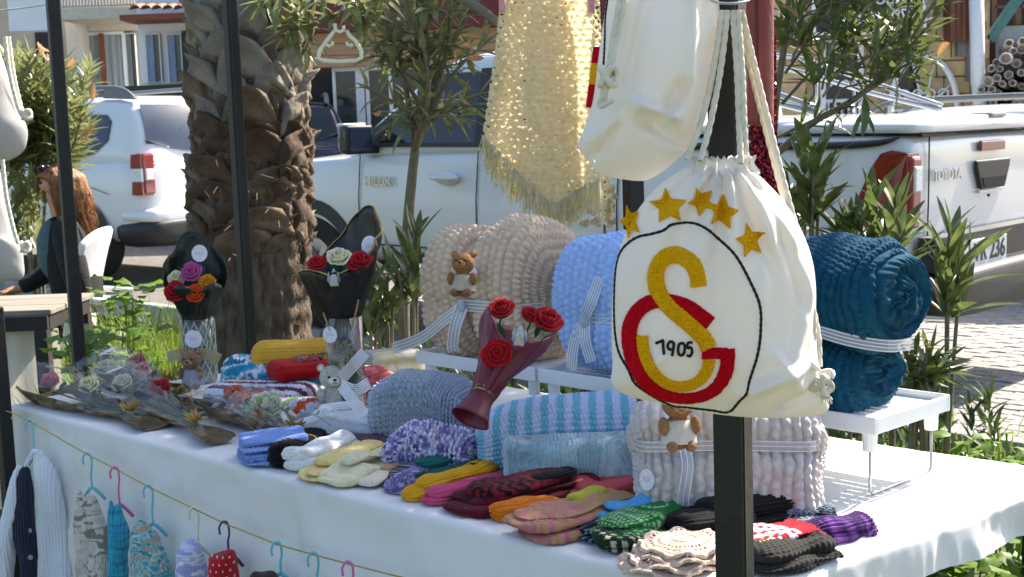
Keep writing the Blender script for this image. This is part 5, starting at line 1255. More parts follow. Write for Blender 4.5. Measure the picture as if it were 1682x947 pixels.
for nm, st_ in (('digit', [[(182, 652), (196, 645), (203, 642)], [(203, 642), (204, 665), (206, 685)]]), ('digit', [[(232, 668), (222, 668), (218, 655), (226, 643), (236, 648), (236, 662), (232, 690)]]), ('digit', [[(262, 645), (271, 655), (270, 680), (261, 688), (252, 680), (252, 655), (262, 645)]]), ('digit', [[(296, 645), (282, 646), (280, 662), (291, 662), (296, 676), (290, 690), (279, 688)]])):
    for q in st_[:1] if len(st_) == 1 else [st_[0] + st_[1][1:]]: BAG.line(Zc(q), .0021, m_blkth, nm, n=60, lift=.002)
for c, r, a, sx in (((107, 266), 29, .3, .6), ((222, 212), 30, .05, 1.), ((326, 194), 25, .4, .95), ((388, 227), 29, -.25, .95), ((478, 318), 29, .12, .95)): BAG.star(Zc([c])[0], r * PXM * 1.0, a, m_yel, sx)
# gathered mouth
mo = MB()
nk = 26; rng_ = random.Random(4)
pts = []
for k in range(90):
    a = 2 * PI * k / 90; rr = .036 + .006 * math.sin(a * 13) + .003 * math.sin(a * 7 + 1); pts.append((math.cos(a) * rr, math.sin(a) * rr * .55))
c0 = BAG.loc(1183, 270)
G = np.zeros((6, 90, 3))
for i, (dz_, sc_) in enumerate(((-.012, 1.15), (-.004, 1.0), (.002, .94), (.007, 1.0), (.010, 1.04), (.006, .8))):
    for k, (x, y) in enumerate(pts): G[i, k] = (c0[0] + x * sc_, y * sc_ - .004, c0[1] + dz_ + .003 * math.sin(k * 1.9))
gridmesh('gathered_mouth', G, m_cot, BAG.t, cv=True)
def cord(body, pts, r=.0042, dy=0., name='cord', D=None):
    W_ = np.array([at(p[0], p[1], (p[2] if len(p) > 2 else (D or body.D))) for p in pts]) - body.c
    return rope(spline(W_, 60), r, name, m_rope, body.t, lay=.016)
FD = 1.80
for q in ([(1186, 17), (1172, 110), (1150, 205), (1128, 262, 1.80)], [(1195, 17), (1184, 110), (1166, 205), (1150, 264, 1.79)], [(1204, 17), (1211, 120), (1214, 200), (1217, 268, 1.79)], [(1212, 17), (1219, 120), (1222, 200), (1226, 272, 1.81)],
          [(1218, 18), (1240, 110, 1.84), (1285, 290, 1.83), (1322, 430, 1.82), (1336, 520, 1.82), (1334, 575, 1.83)], [(1212, 18), (1232, 110, 1.85), (1278, 290, 1.85), (1318, 440, 1.84), (1342, 540, 1.84), (1346, 602, 1.84)]):
    cord(BAG, [(p[0], p[1], p[2] if len(p) > 2 else FD) for p in q])
kn_ = at(1350, 622, 1.82) - BAG.c
tb_ = MB().beam(at(1318, 582, 1.815) - BAG.c, at(1345, 606, 1.815) - BAG.c, .03, .006).build('corner_tab', m_cot, BAG.t); bevel(tb_, .003)
q = np.linspace(0, 4 * PI, 60); rope(np.stack([kn_[0] + .011 * np.cos(q) + .006 * np.sin(2 * q), kn_[1] + .008 * np.sin(q), kn_[2] + .010 * np.sin(q * 1.5) - .001 * q], 1), .0045, 'cord_knot', m_rope, BAG.t)
ff = MB()
for k in range(26): a = rng_.uniform(-1, 1); ff.tube([kn_ + np.array([0, 0, -.01]), kn_ + np.array([.008 * a + .006, -.004 * rng_.random(), -.024 - .012 * rng_.random()])], .0009, 4)
tag(ff.build('cord_tassel', m_rope, BAG.t), kind='stuff')
hk = thing('hanging_hook', 'thin steel wire ring on the near post holding the bag cords', 'hook', at(1193, 6, 1.83))
q = np.linspace(0, 2 * PI, 40, endpoint=False); MB().tube(np.stack([.026 * np.cos(q), -.03 + .045 * np.sin(q) * .4, .008 * np.sin(q) + .004], 1), .0018, 6, closed=True).build('ring', m_wire, hk, True)
# ---------------------------------------------------------------- upper bag, seen from its side
OUT2 = [(1020, -70), (1000, -20), (990, 40), (982, 100), (974, 160), (962, 205), (950, 236), (956, 252), (968, 262), (985, 286), (1020, 294), (1060, 297), (1090, 282), (1118, 258), (1142, 232), (1160, 190), (1172, 140), (1180, 80), (1181, 20), (1170, -30), (1130, -75), (1075, -85)]
def upwr(x, z):
    def crease(p0, p1, w, a):
        p0, p1 = UPB.loc(*p0), UPB.loc(*p1); d = p1 - p0; L = np.hypot(*d); d /= L; s_ = (x - p0[0]) * d[0] + (z - p0[1]) * d[1]; q = -(x - p0[0]) * d[1] + (z - p0[1]) * d[0]
        return a * np.exp(-(q / w) ** 2) * np.clip(s_ / (.2 * L), 0, 1) * np.clip((L - s_) / (.2 * L), 0, 1)
    return crease((1020, 170), (1115, 198), .010, .032) + crease((1120, 130), (1060, 215), .010, -.028) + crease((1030, 190), (1130, 240), .010, -.018) + crease((1130, -60), (1122, 180), .008, .018) + crease((1060, -50), (1022, 160), .008, -.016) + crease((960, 240), (1010, 190), .008, .010) + crease((975, 262), (1012, 200), .006, -.008) + crease((1150, 60), (1145, 170), .014, -.008) + .006 * vnoise(x * 13, z * 8, 0, 51) + .0025 * vnoise(x * 30, z * 18, 0, 52)
UPB = Body('drawstring_bag', 'plain side of a cream drawstring bag hanging above the emblem bag', 'bag', OUT2, 1.86, .085, (1075, 130), wr=upwr, n=220); UPB.build(m_cot, m=70)
UPB.line([(1000, -20), (993, 30), (991, 70), (989, 108)], .0018, m_blkth, 'outline_stitch', n=60)
for q in ([(1026, -60), (1016, 10), (1006, 70), (1000, 115)], [(1036, -60), (1024, 10), (1012, 70), (1004, 118)]): cord(UPB, [(a, b, 1.775) for a, b in q], .004)
cord(UPB, [(1002, 118, 1.775), (996, 135, 1.775), (992, 155, 1.78), (986, 175, 1.79)], .0055)
kn_ = at(1000, 125, 1.772) - UPB.c; q = np.linspace(0, 4 * PI, 60); rope(np.stack([kn_[0] + .011 * np.cos(q), kn_[1] + .007 * np.sin(q), kn_[2] + .012 * np.sin(q * 1.5)], 1), .0045, 'cord_knot', m_rope, UPB.t)
MB().beam(at(985, 176, 1.79) - UPB.c, at(1006, 164, 1.782) - UPB.c, .02, .005).build('corner_tab', m_cot, UPB.t)
for a, b, m_ in ((78, 105, m_red), (105, 140, m_yel), (140, 176, m_red)):
    P_ = np.array([at(986 - (y - 60) * .125, y, 1.865) - UPB.c for y in np.linspace(a, b, 10)]); MB().tube(P_, .008, 8).build('emblem_edge', m_, UPB.t, True)
# ---------------------------------------------------------------- bags at the left picture edge
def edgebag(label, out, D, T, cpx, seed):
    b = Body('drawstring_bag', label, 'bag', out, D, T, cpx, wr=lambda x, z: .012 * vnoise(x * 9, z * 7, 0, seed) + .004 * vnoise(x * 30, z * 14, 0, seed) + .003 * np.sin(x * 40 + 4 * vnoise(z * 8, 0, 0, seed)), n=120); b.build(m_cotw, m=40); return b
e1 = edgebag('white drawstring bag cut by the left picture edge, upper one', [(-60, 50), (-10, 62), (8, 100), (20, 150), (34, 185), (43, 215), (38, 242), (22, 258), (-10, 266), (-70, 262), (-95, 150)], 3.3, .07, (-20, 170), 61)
cord(e1, [(8, 60, 3.22), (16, 120, 3.22), (28, 170, 3.22), (36, 190, 3.22)], .005); cord(e1, [(14, 60, 3.23), (22, 120, 3.23), (33, 170, 3.23), (40, 188, 3.23)], .005)
kn_ = at(44, 188, 3.22) - e1.c; q = np.linspace(0, 4 * PI, 50); rope(np.stack([kn_[0] + .009 * np.cos(q), kn_[1] + .008 * np.sin(q), kn_[2] + .010 * np.sin(q * 1.5)], 1), .005, 'cord_knot', m_rope, e1.t)
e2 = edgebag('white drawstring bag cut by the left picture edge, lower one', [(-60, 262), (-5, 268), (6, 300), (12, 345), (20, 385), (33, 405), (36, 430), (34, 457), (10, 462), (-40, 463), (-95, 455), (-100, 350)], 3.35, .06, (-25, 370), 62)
cord(e2, [(4, 262, 3.26), (10, 320, 3.26), (22, 375, 3.26), (30, 400, 3.26)], .005)
kn_ = at(42, 405, 3.28) - e2.c; q = np.linspace(0, 4 * PI, 50); rope(np.stack([kn_[0] + .009 * np.cos(q), kn_[1] + .008 * np.sin(q), kn_[2] + .011 * np.sin(q * 1.5)], 1), .005, 'cord_knot', m_rope, e2.t)
# ---------------------------------------------------------------- yellow crocheted shawl
m_shawl = M('yarn_butter', '#f3dfaa', .95, .12, 60, .2, 300, transl=.45, col2='#f7e9c8')
m_lace = M('yarn_cream', '#e2d8b4', .95, .1, 60, .2, 300, transl=.4)
SD = 3.62
sh_ = thing('crocheted_shawl', 'butter yellow crocheted shawl with long fringe hanging in the middle', 'shawl', at(890, 0, SD))
shc = np.array(sh_.location)
def net(name, L, R, B, D, seed, nu=150, nv=290, skip=None, pitch=.0215, mat=None, parent=None, org=None, top=-60, wav=.028, rx=.20, rz=.16):
    """openwork panel between a left edge L(y), right edge R(y) and a bottom edge B(u), all in pixels"""
    u = np.linspace(0, 1, nu); G = np.zeros((nu, nv, 3)); yb = B(u)
    v = np.linspace(0, 1, nv)
    PYs = top + (yb[:, None] - top) * v[None, :]; PXs = L(PYs) * (1 - u[:, None]) + R(PYs) * u[:, None]
    dd = D + wav * np.sin(u * 2 * PI * 1.6 + .8)[:, None] * np.clip(v * 2, .3, 1)[None] + .02 * vnoise(u[:, None] * 6, v[None, :] * 3, 0, seed)
    rx_ = (PXs - CX) / FPX; ry_ = -(PYs - CY) / FPX
    P = CAMP + (_f + rx_[..., None] * _r + ry_[..., None] * _u) * dd[..., None]
    um = (PXs - PXs.mean()) / FPX * D; vm = PYs / FPX * D
    um = um + .006 * vnoise(um * 22, vm * 22, 0, seed + 5) + .003 * vnoise(um * 70, vm * 70, 0, seed + 6); vm = vm + .007 * vnoise(um * 18, vm * 18, 0, seed + 7) + .003 * vnoise(um * 70, vm * 70, 0, seed + 8)
    row = np.floor(vm / (pitch * .82)); fu = frac(um / pitch + .5 * (row % 2) + .12 * vnoise(um * 60, vm * 60, 0, seed)) - .5; fv = frac(vm / (pitch * .82)) - .5
    hole = (fu / rx) ** 2 + ((fv + .25 * np.abs(fu)) / rz) ** 2 < 1
    keep = ~hole[:-1, :-1]
    if skip is not None: keep &= ~skip(u)[:-1, None]
    N = gridnormals(P); h = np.sqrt(np.clip(((fu / .5) ** 2 + (fv / .5) ** 2), 0, 1)); P = P + N * (-.007 * (1 - h) + .0015 * np.sin(um * 900) * np.sin(vm * 900))[..., None]
    o = gridmesh(name, P - org, mat, parent, keep=keep)
    return o, P[:, -1] - org
Lf = lambda y: np.interp(y, [-60, 0, 80, 160, 235, 360], [828, 821, 813, 801, 790, 795]); Rf = lambda y: np.interp(y, [-60, 0, 120, 250, 360], [968, 972, 978, 985, 990])
Bf = lambda u: np.interp(u, [0, .12, .3, .5, .6, .7, .85, 1], [225, 245, 285, 325, 338, 326, 308, 296])
o_, edge1 = net('panel', Lf, Rf, Bf, SD, 3, mat=m_shawl, parent=sh_, org=shc)
sk = lambda u: (u > .36) & (u < .53)
o_, edge2 = net('back_panel', lambda y: Lf(y) + 10, lambda y: Rf(y) - 6, lambda u: Bf(u) - 6 + 26 * (u < .25), SD + .07, 9, mat=m_shawl, parent=sh_, org=shc, pitch=.023)
fr = MB(); Rf_ = random.Random(9)
for edge, cnt in ((edge1, 330), (edge2, 200)):
    for k in range(cnt):
        p = edge[int((k + Rf_.random()) / cnt * (len(edge) - 1))]; l_ = Rf_.uniform(.05, .09); sw = Rf_.gauss(0, .011); d_ = Rf_.uniform(-.012, .008)
        fr.tube([p + np.array([0, 0, .006]), p + np.array([sw * .4, d_ * .6, -l_ * .5]), p + np.array([sw - .004, d_, -l_])], [.0012, .0011, .0006], 4)
tag(fr.build('fringe', M('yarn_butter_pale', '#efe6c0', .95, .1, 60, transl=.45), sh_, True), kind='stuff')
lc = thing('lace_scarf', 'cream bobble lace scarf showing below the hanging bag, beside the shawl', 'scarf', at(965, 300, 3.75))
o_, ed = net('panel', lambda y: np.interp(y, [0, 270, 380], [930, 925, 925]), lambda y: np.interp(y, [0, 270, 330, 380], [985, 998, 1008, 1008]), lambda u: 352 + 18 * np.sin(u * 9), 3.75, 21, nu=70, nv=220, mat=m_lace, parent=lc, org=np.array(lc.location), top=-40, pitch=.017, wav=.02, rx=.26, rz=.24)
bo = MB(); Rb = random.Random(3)
for k in range(34):
    px, py = (Rb.uniform(925, 1010), 355 + 14 * math.sin(k)) if k % 2 else (1003 + Rb.uniform(-4, 8), Rb.uniform(280, 370))
    bo.ball(at(px, py, 3.74) - np.array(lc.location), .0085, 8, 6)
tag(bo.build('bobble_edge', m_lace, lc, True), kind='stuff')
# clip bar holding the shawl above the frame
cb_ = thing('hanging_rail', 'pale rail with small pink clips above the shawl top', 'rail', at(890, -30, SD))
MB().beam(at(760, -30, SD) - np.array(cb_.location), at(1010, -36, SD) - np.array(cb_.location), .02).build('bar', m_post, cb_)
for px in (824, 972): bevel(MB().box(at(px, 4, SD - .02) - np.array(cb_.location), (.016, .02, .05)).build('clip', M('clip_pink', '#d98a94', .4), cb_), .003)
# ---------------------------------------------------------------- red-brown panel and sequin scarf behind the post
rp = thing('leather_strap_bag', 'red-brown leather panel hanging behind the near post', 'bag', at(1240, 100, 2.12))
G = np.zeros((24, 30, 3)); o0 = np.array(rp.location)
for i, f in enumerate(np.linspace(0, 1, 24)):
    for j, g_ in enumerate(np.linspace(0, 1, 30)):
        px = (1214 + 46 * f); py = -60 + (262 + 8 * f) * g_; G[i, j] = at(px, py, 2.12 - .012 * math.sin(f * PI) - .004 * math.sin(f * 9)) - o0
m_lea = M('leather_redbrown', '#7a2f22', .5, .25, 12, .2, 120)
pf = gridmesh('panel', G, m_lea, rp); sm = pf.modifiers.new('solid', 'SOLIDIFY'); sm.thickness = .012; sm.offset = -1
sx_ = MB().tube([at(1243, -60, 2.1) - o0, at(1246, 203, 2.1) - o0], .0025, 5).build('seam', M('leather_dark', '#45180f', .6), rp)
sq = thing('sequin_scarf', 'burgundy sequin scarf strands glittering behind the rope of the bag', 'scarf', at(1255, 100, 2.25))
m_seq = M('sequin', (.22, .02, .035), .18, .5, 300, metal=.8); so_ = np.array(sq.location); Rs = random.Random(6)
for (x0, y0, x1, y1, w) in ((1258, 15, 1262, 315, 11), (1240, 190, 1244, 300, 9), (1266, 60, 1270, 320, 7)):
    mb = MB()
    for k in range(int((y1 - y0) * w * .42)):
        f = Rs.random(); px = x0 + (x1 - x0) * f + Rs.uniform(-w, w); py = y0 + (y1 - y0) * f; c = at(px, py, 2.25 + Rs.uniform(-.012, .012)) - so_
        n = unit([Rs.gauss(0, .6), -1, Rs.gauss(0, .6)]); a = unit(np.cross(n, (0, 0, 1))); b = np.cross(n, a); r_ = .0028
        mb.add([c + r_ * (a * math.cos(t) + b * math.sin(t)) for t in np.arange(6) * PI / 3], [(0, 1, 2, 3, 4, 5)])
    tag(mb.build('sequin_strand', m_seq, sq), kind='stuff')
    MB().tube([at(x0, y0, 2.262) - so_, at((x0 + x1) / 2, (y0 + y1) / 2, 2.265) - so_, at(x1, y1, 2.262) - so_], .009, 6).build('strand_core', M('sequin_cloth', (.07, .006, .012), .8), sq)
# ---------------------------------------------------------------- small white plastic hanger in the oleander
hg = thing('plastic_hanger', 'small cream plastic clothes hanger hung in the oleander branches', 'hanger', at(560, 50, 3.85))
h0 = np.array(hg.location); Zh = lambda L: np.array([at(480 + a / 4.806, b / 4.806, 3.85) - h0 for a, b in L])
m_hc = M('hanger_cream', '#e6dfc6', .4, .05)
MB().tube(Zh([(335, 185), (345, 240), (375, 250), (405, 240), (405, 205)]), .006, 8).build('hook', m_hc, hg, True)
MB().tube(Zh([(335, 240), (280, 310), (215, 400), (205, 455), (240, 478), (370, 485), (500, 478), (545, 455), (545, 400), (500, 320), (460, 290), (430, 240)]), .006, 8).build('frame', m_hc, hg, True)
for L in ([(265, 345), (290, 362), (318, 350), (318, 325)], [(480, 345), (460, 358), (435, 350), (430, 330)]): MB().tube(Zh(L), .005, 8).build('notch', m_hc, hg, True)
# ================================================================ goods on the table
m_yarn = M('yarn_any', (1, 1, 1), .95, .07, 90, .25, 500, vcol=True, sheen=.08, spec=.2)  # vertex colours darken into the stitch recesses, painted shade between the yarns
C_ = lambda h: np.array(srgb(h))
def solid(h, d=.25): 
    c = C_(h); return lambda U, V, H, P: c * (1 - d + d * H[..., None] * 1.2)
def stripes(cols, p, axis=0, d=.2, off=0.):
    cs = np.array([C_(c) for c in cols])
    def f(U, V, H, P):
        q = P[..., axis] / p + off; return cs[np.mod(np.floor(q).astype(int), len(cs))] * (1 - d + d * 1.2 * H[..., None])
    return f
def marl(cols, sc, seed, d=.2):
    cs = np.array([C_(c) for c in cols])
    def f(U, V, H, P):
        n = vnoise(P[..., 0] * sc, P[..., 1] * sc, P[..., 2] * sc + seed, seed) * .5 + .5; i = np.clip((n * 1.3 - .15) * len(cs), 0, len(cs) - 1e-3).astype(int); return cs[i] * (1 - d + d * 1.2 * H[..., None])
    return f
def cells(base, spot, pu, pv, rad, seed=0, d=.2, mode='diamond'):
    a, b = C_(base), C_(spot)
    def f(U, V, H, P):
        r_ = np.floor(P[..., 0] / pu); fu = np.abs(frac(P[..., 0] / pu) - .5) * 2; fv = np.abs(frac(P[..., 1] / pv + .5 * np.mod(r_, 2)) - .5) * 2
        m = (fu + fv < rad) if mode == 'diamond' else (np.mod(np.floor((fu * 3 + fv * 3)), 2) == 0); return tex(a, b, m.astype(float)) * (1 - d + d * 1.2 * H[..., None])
    return f
def item(name, label, cat, p0, p1, w, h, colf, stitch=st_stock(.006, .005), amp=.0022, z0=0., rnd=2.4, nu=84, nv=96, group=None, e=2.4, prof=None, zprof=None, bend=None, lift=None, lump=.004, seed=1, endfrac=.3, extra=0., flat=.35, swap=False, yaw=None, length=None, tiltx=0., tilty=0.):
    a, b = on(*p0, ZT + z0), on(*p1, ZT + z0); c = (a + b) / 2; L = length or (np.linalg.norm(b - a) + extra)
    ang = math.atan2(b[1] - a[1], b[0] - a[0]) if yaw is None else yaw
    t = thing(name, label, cat, (c[0], c[1], ZT + .003 + z0), group=group, rot=(tiltx, tilty, ang)); Ri = random.Random(seed * 13)
    amp *= 1.7; endfrac2 = None
    if group == 'knitted socks, mittens and booties along the table front':
        w *= 1.45; h *= .72; lump = .0085; L *= 1.06; b1 = Ri.uniform(-.012, .012); endfrac2 = .07; bd = [(0, -b1), (.3, b1 * .5), (.6, -b1 * .3), (1, b1)]
        if bend is None: bend = bd
        if lift is None:
            roll_obj('upper_layer', superell(w * .9, h * .8, e, flat=flat), L * Ri.uniform(.86, .96), m_yarn, t, stitch, amp, rnd, nu, nv, prof, zprof, bend, None, lump * 1.2, 22., colf, seed + 70, swap, endfrac=endfrac, endfrac2=endfrac2, loc=(Ri.uniform(-.004, .012), Ri.uniform(-.012, .012), h * .66), rot=(Ri.uniform(-.05, .05), Ri.uniform(-.03, .03), Ri.uniform(-.1, .1)))
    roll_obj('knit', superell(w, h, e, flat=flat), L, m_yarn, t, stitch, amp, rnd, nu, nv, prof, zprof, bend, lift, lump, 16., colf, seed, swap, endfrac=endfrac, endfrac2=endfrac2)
    return t
def layer(t, w, h, L, colf, loc, stitch=st_stock(.009, .0078), amp=.002, seed=3, name='knit', prof=None, rz=0., lift=None, bend=None, nu=70, nv=90, lump=.004, endfrac=.3, e=2.4, zprof=None):
    return roll_obj(name, superell(w * 1.25, h * .85, e), L, m_yarn, t, stitch, amp * 1.7, 2.4, nu, nv, prof, zprof, bend, lift, lump, 16., colf, seed, loc=loc, rot=(0, 0, rz), endfrac=endfrac)
MIT = [(0, .75), (.15, .95), (.45, 1.0), (.6, .8), (.8, .7), (1, .75)]
SOCK = [(0, .8), (.2, 1), (.5, .9), (1, .8)]
# --- large soft pieces in the middle
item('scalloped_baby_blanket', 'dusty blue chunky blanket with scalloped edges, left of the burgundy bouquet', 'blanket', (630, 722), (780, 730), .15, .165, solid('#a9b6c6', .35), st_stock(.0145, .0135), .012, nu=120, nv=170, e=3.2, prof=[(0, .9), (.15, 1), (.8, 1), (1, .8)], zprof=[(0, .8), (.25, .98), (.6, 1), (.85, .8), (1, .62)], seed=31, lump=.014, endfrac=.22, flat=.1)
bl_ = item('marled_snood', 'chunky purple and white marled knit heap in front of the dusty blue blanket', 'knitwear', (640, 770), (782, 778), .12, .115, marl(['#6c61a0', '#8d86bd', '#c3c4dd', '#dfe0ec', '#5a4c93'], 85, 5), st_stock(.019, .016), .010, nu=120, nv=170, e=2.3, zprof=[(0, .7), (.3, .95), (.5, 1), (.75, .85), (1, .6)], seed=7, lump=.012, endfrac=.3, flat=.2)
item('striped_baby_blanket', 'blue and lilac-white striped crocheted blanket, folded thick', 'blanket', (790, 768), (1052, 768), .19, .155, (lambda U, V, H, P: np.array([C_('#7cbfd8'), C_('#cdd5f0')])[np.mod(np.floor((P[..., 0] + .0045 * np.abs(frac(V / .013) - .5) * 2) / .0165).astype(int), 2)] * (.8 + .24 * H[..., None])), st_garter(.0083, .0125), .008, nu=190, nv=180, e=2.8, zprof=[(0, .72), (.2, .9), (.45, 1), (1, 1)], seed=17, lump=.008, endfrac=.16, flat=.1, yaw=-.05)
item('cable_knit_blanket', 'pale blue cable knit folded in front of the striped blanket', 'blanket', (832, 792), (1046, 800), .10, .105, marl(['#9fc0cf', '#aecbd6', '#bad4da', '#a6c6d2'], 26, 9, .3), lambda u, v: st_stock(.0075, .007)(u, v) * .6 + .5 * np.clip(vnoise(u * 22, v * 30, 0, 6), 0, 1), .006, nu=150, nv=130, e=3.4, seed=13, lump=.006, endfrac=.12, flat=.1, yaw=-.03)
# --- colourful crochet at the back left
G1 = 'colourful knitted hats and baby wear'
item('ribbed_hat', 'mustard ribbed knitted hat at the back of the table', 'hat', (418, 606), (552, 600), .16, .085, solid('#dba93a', .35), st_rib(.011), .005, z0=.075, seed=2)
t = item('baby_hat', 'red knitted baby hat with small bright pattern on top of the pile', 'hat', (445, 628), (548, 616), .14, .06, solid('#b3121a', .3), st_rib(.006), .003, z0=.065, seed=3)
layer(t, .05, .03, .10, marl(['#d8b02c', '#c23a4e', '#3a8f86', '#d96a2c', '#20262a'], 70, 4, .2), (.03, .0, .035), st_loop(.008), .006, name='patterned_band')
item('crochet_cardigan', 'turquoise and white crocheted baby wear folded at the left of the pile', 'knitwear', (372, 644), (535, 642), .2, .115, marl(['#1d89ab', '#2a9dbd', '#e3e8f2', '#1d7c9c', '#dfe6f2'], 22, 8), st_loop(.012), .008, z0=.012, seed=4, lump=.01)
t = item('ruffled_baby_wear', 'white and plum ruffled crochet lying across the pile', 'knitwear', (355, 656), (520, 664), .16, .06, stripes(['#d9dcec', '#5b2a4c', '#d9dcec', '#6a3558'], .022, 1), st_garter(.010, .010), .006, z0=.016, seed=5, bend=[(0, -.02), (.5, .02), (1, -.03)])
item('granny_square_blanket', 'lime, orange and white zigzag crochet with red edge', 'blanket', (400, 682), (540, 694), .16, .065, lambda U, V, H, P: np.array([C_('#dfe1ee'), C_('#86b53a'), C_('#e3e4ef'), C_('#e2571c'), C_('#d5d3e6'), C_('#79a934'), C_('#a9152b')])[np.mod(np.floor((P[..., 0] + .03 * np.abs(frac(P[..., 1] / .04) - .5)) / .028).astype(int), 7)] * (.8 + .24 * H[..., None]), st_loop(.011), .007, seed=6, lump=.008)
item('baby_pullover', 'navy and white striped knit edge beside the white bear', 'knitwear', (500, 694), (585, 690), .10, .03, stripes(['#ece9df', '#1c3f72', '#ece9df', '#e3e0d5', '#1c3f72'], .015, 1), st_stock(.006, .005), .002, seed=8)
item('pink_cable_knit', 'dusty rose cable knit standing behind the clear vase', 'knitwear', (585, 668), (625, 655), .09, .105, marl(['#b4525f', '#c46a74', '#a8434f'], 60, 3), st_rib(.011), .005, seed=9, e=3)
item('yarn_ball_hat', 'cream and yellow wound knit lit by the sun, right of the clear vase', 'hat', (612, 620), (695, 612), .12, .08, marl(['#efe4bd', '#ecd898', '#f2ead2'], 30, 6), st_rib(.006), .004, seed=10)
item('peach_bootie', 'peach knitted bootie in the sun right of the clear vase', 'bootie', (607, 662), (645, 650), .07, .085, solid('#eeb58d', .25), st_stock(.008, .007), .003, seed=11, endfrac=.4)
item('grey_fringe_scarf', 'white and grey corded scarf end at the table back edge', 'scarf', (600, 600), (660, 594), .12, .045, stripes(['#d9d8d2', '#9a9894'], .008, 1), st_rib(.007), .004, z0=.03, seed=12)
# white bonnet with tassel
t = item('white_bonnet', 'white knitted bonnet with open cuff lying before the bears', 'hat', (455, 712), (640, 712), .11, .055, solid('#dfe4e8', .2), st_rib(.006), .003, seed=14, prof=[(0, .55), (.2, .6), (.45, .95), (.8, 1), (1, .6)], zprof=[(0, .7), (.3, .8), (.5, 1.2), (.7, 1), (1, .5)], lump=.008)
q = np.linspace(0, 2 * PI, 30, endpoint=False); MB().tube(np.stack([-.112 + .008 * np.cos(q * 2), .03 * np.cos(q), .026 + .022 * np.sin(q)], 1), .008, 8, closed=True).build('cuff', M('yarn_white', '#e8e8e4', .95, .08, 60), t, True)
ts = MB(); Rt = random.Random(4)
for k in range(60): a = Rt.uniform(-1.6, 1.6); ts.tube([(.0, -.035, .075), (.03 * math.sin(a), -.05, .06 + .01 * math.cos(a)), (.05 * math.sin(a), -.062, .035 + .018 * math.cos(a))], .0009, 4)
tag(ts.build('tassel', M('yarn_white'), t), kind='stuff')
layer(t, .05, .03, .11, solid('#e2e5e6', .2), (.02, .02, .045), st_rib(.008), .003, 61, name='folded_brim', rz=.5)
item('mohair_cap', 'fuzzy mauve mohair knit behind the cream gloves', 'knitwear', (548, 738), (640, 740), .08, .035, marl(['#7d5f68', '#6d525c', '#92757c'], 120, 3), st_loop(.004), .006, seed=15)
# --- front row
GF = 'knitted socks, mittens and booties along the table front'
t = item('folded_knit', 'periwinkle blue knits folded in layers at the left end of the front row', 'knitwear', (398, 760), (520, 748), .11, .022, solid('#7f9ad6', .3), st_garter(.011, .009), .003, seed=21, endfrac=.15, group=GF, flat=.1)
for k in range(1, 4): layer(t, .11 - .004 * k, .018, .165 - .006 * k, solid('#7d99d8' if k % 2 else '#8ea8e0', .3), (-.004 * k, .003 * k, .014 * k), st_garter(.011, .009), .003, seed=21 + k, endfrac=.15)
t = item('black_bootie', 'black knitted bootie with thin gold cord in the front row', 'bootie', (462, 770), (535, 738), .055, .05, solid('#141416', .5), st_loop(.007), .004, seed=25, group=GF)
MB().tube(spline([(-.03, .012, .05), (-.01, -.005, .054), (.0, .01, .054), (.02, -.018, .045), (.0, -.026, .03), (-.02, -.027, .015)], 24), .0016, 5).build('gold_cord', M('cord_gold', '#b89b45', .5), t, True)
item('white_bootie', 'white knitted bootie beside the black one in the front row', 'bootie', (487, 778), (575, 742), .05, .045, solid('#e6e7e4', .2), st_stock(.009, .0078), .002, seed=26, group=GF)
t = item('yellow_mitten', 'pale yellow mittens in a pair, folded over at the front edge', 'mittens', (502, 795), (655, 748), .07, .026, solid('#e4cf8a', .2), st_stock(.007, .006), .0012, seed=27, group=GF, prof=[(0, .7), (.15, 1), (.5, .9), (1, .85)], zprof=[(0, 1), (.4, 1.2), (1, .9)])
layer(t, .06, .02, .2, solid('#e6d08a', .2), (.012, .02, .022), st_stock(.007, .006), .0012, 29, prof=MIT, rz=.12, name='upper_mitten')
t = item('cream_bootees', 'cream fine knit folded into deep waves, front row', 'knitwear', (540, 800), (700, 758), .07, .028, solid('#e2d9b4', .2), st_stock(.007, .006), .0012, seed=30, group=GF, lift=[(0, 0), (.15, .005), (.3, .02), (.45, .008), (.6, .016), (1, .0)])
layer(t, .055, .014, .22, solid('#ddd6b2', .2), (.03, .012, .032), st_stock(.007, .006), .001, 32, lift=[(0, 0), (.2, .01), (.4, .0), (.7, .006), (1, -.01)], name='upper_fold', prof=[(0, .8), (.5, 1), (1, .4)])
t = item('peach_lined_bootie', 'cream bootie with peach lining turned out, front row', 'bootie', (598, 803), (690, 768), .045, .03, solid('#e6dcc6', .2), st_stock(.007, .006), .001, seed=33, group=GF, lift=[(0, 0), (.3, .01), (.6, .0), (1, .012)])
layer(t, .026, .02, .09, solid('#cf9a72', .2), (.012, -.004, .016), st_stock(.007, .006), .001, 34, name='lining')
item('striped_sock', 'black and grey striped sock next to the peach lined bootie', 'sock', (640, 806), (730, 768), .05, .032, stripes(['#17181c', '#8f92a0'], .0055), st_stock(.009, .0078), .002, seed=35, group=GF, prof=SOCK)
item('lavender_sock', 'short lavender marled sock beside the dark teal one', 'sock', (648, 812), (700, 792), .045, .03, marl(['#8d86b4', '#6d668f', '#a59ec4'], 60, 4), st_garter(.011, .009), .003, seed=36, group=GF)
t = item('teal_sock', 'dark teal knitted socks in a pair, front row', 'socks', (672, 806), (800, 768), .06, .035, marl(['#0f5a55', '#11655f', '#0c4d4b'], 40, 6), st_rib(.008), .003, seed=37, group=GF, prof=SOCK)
layer(t, .045, .02, .14, solid('#12635c', .3), (.0, .012, .032), st_rib(.008), .003, 38, prof=SOCK, rz=-.08, name='upper_sock')
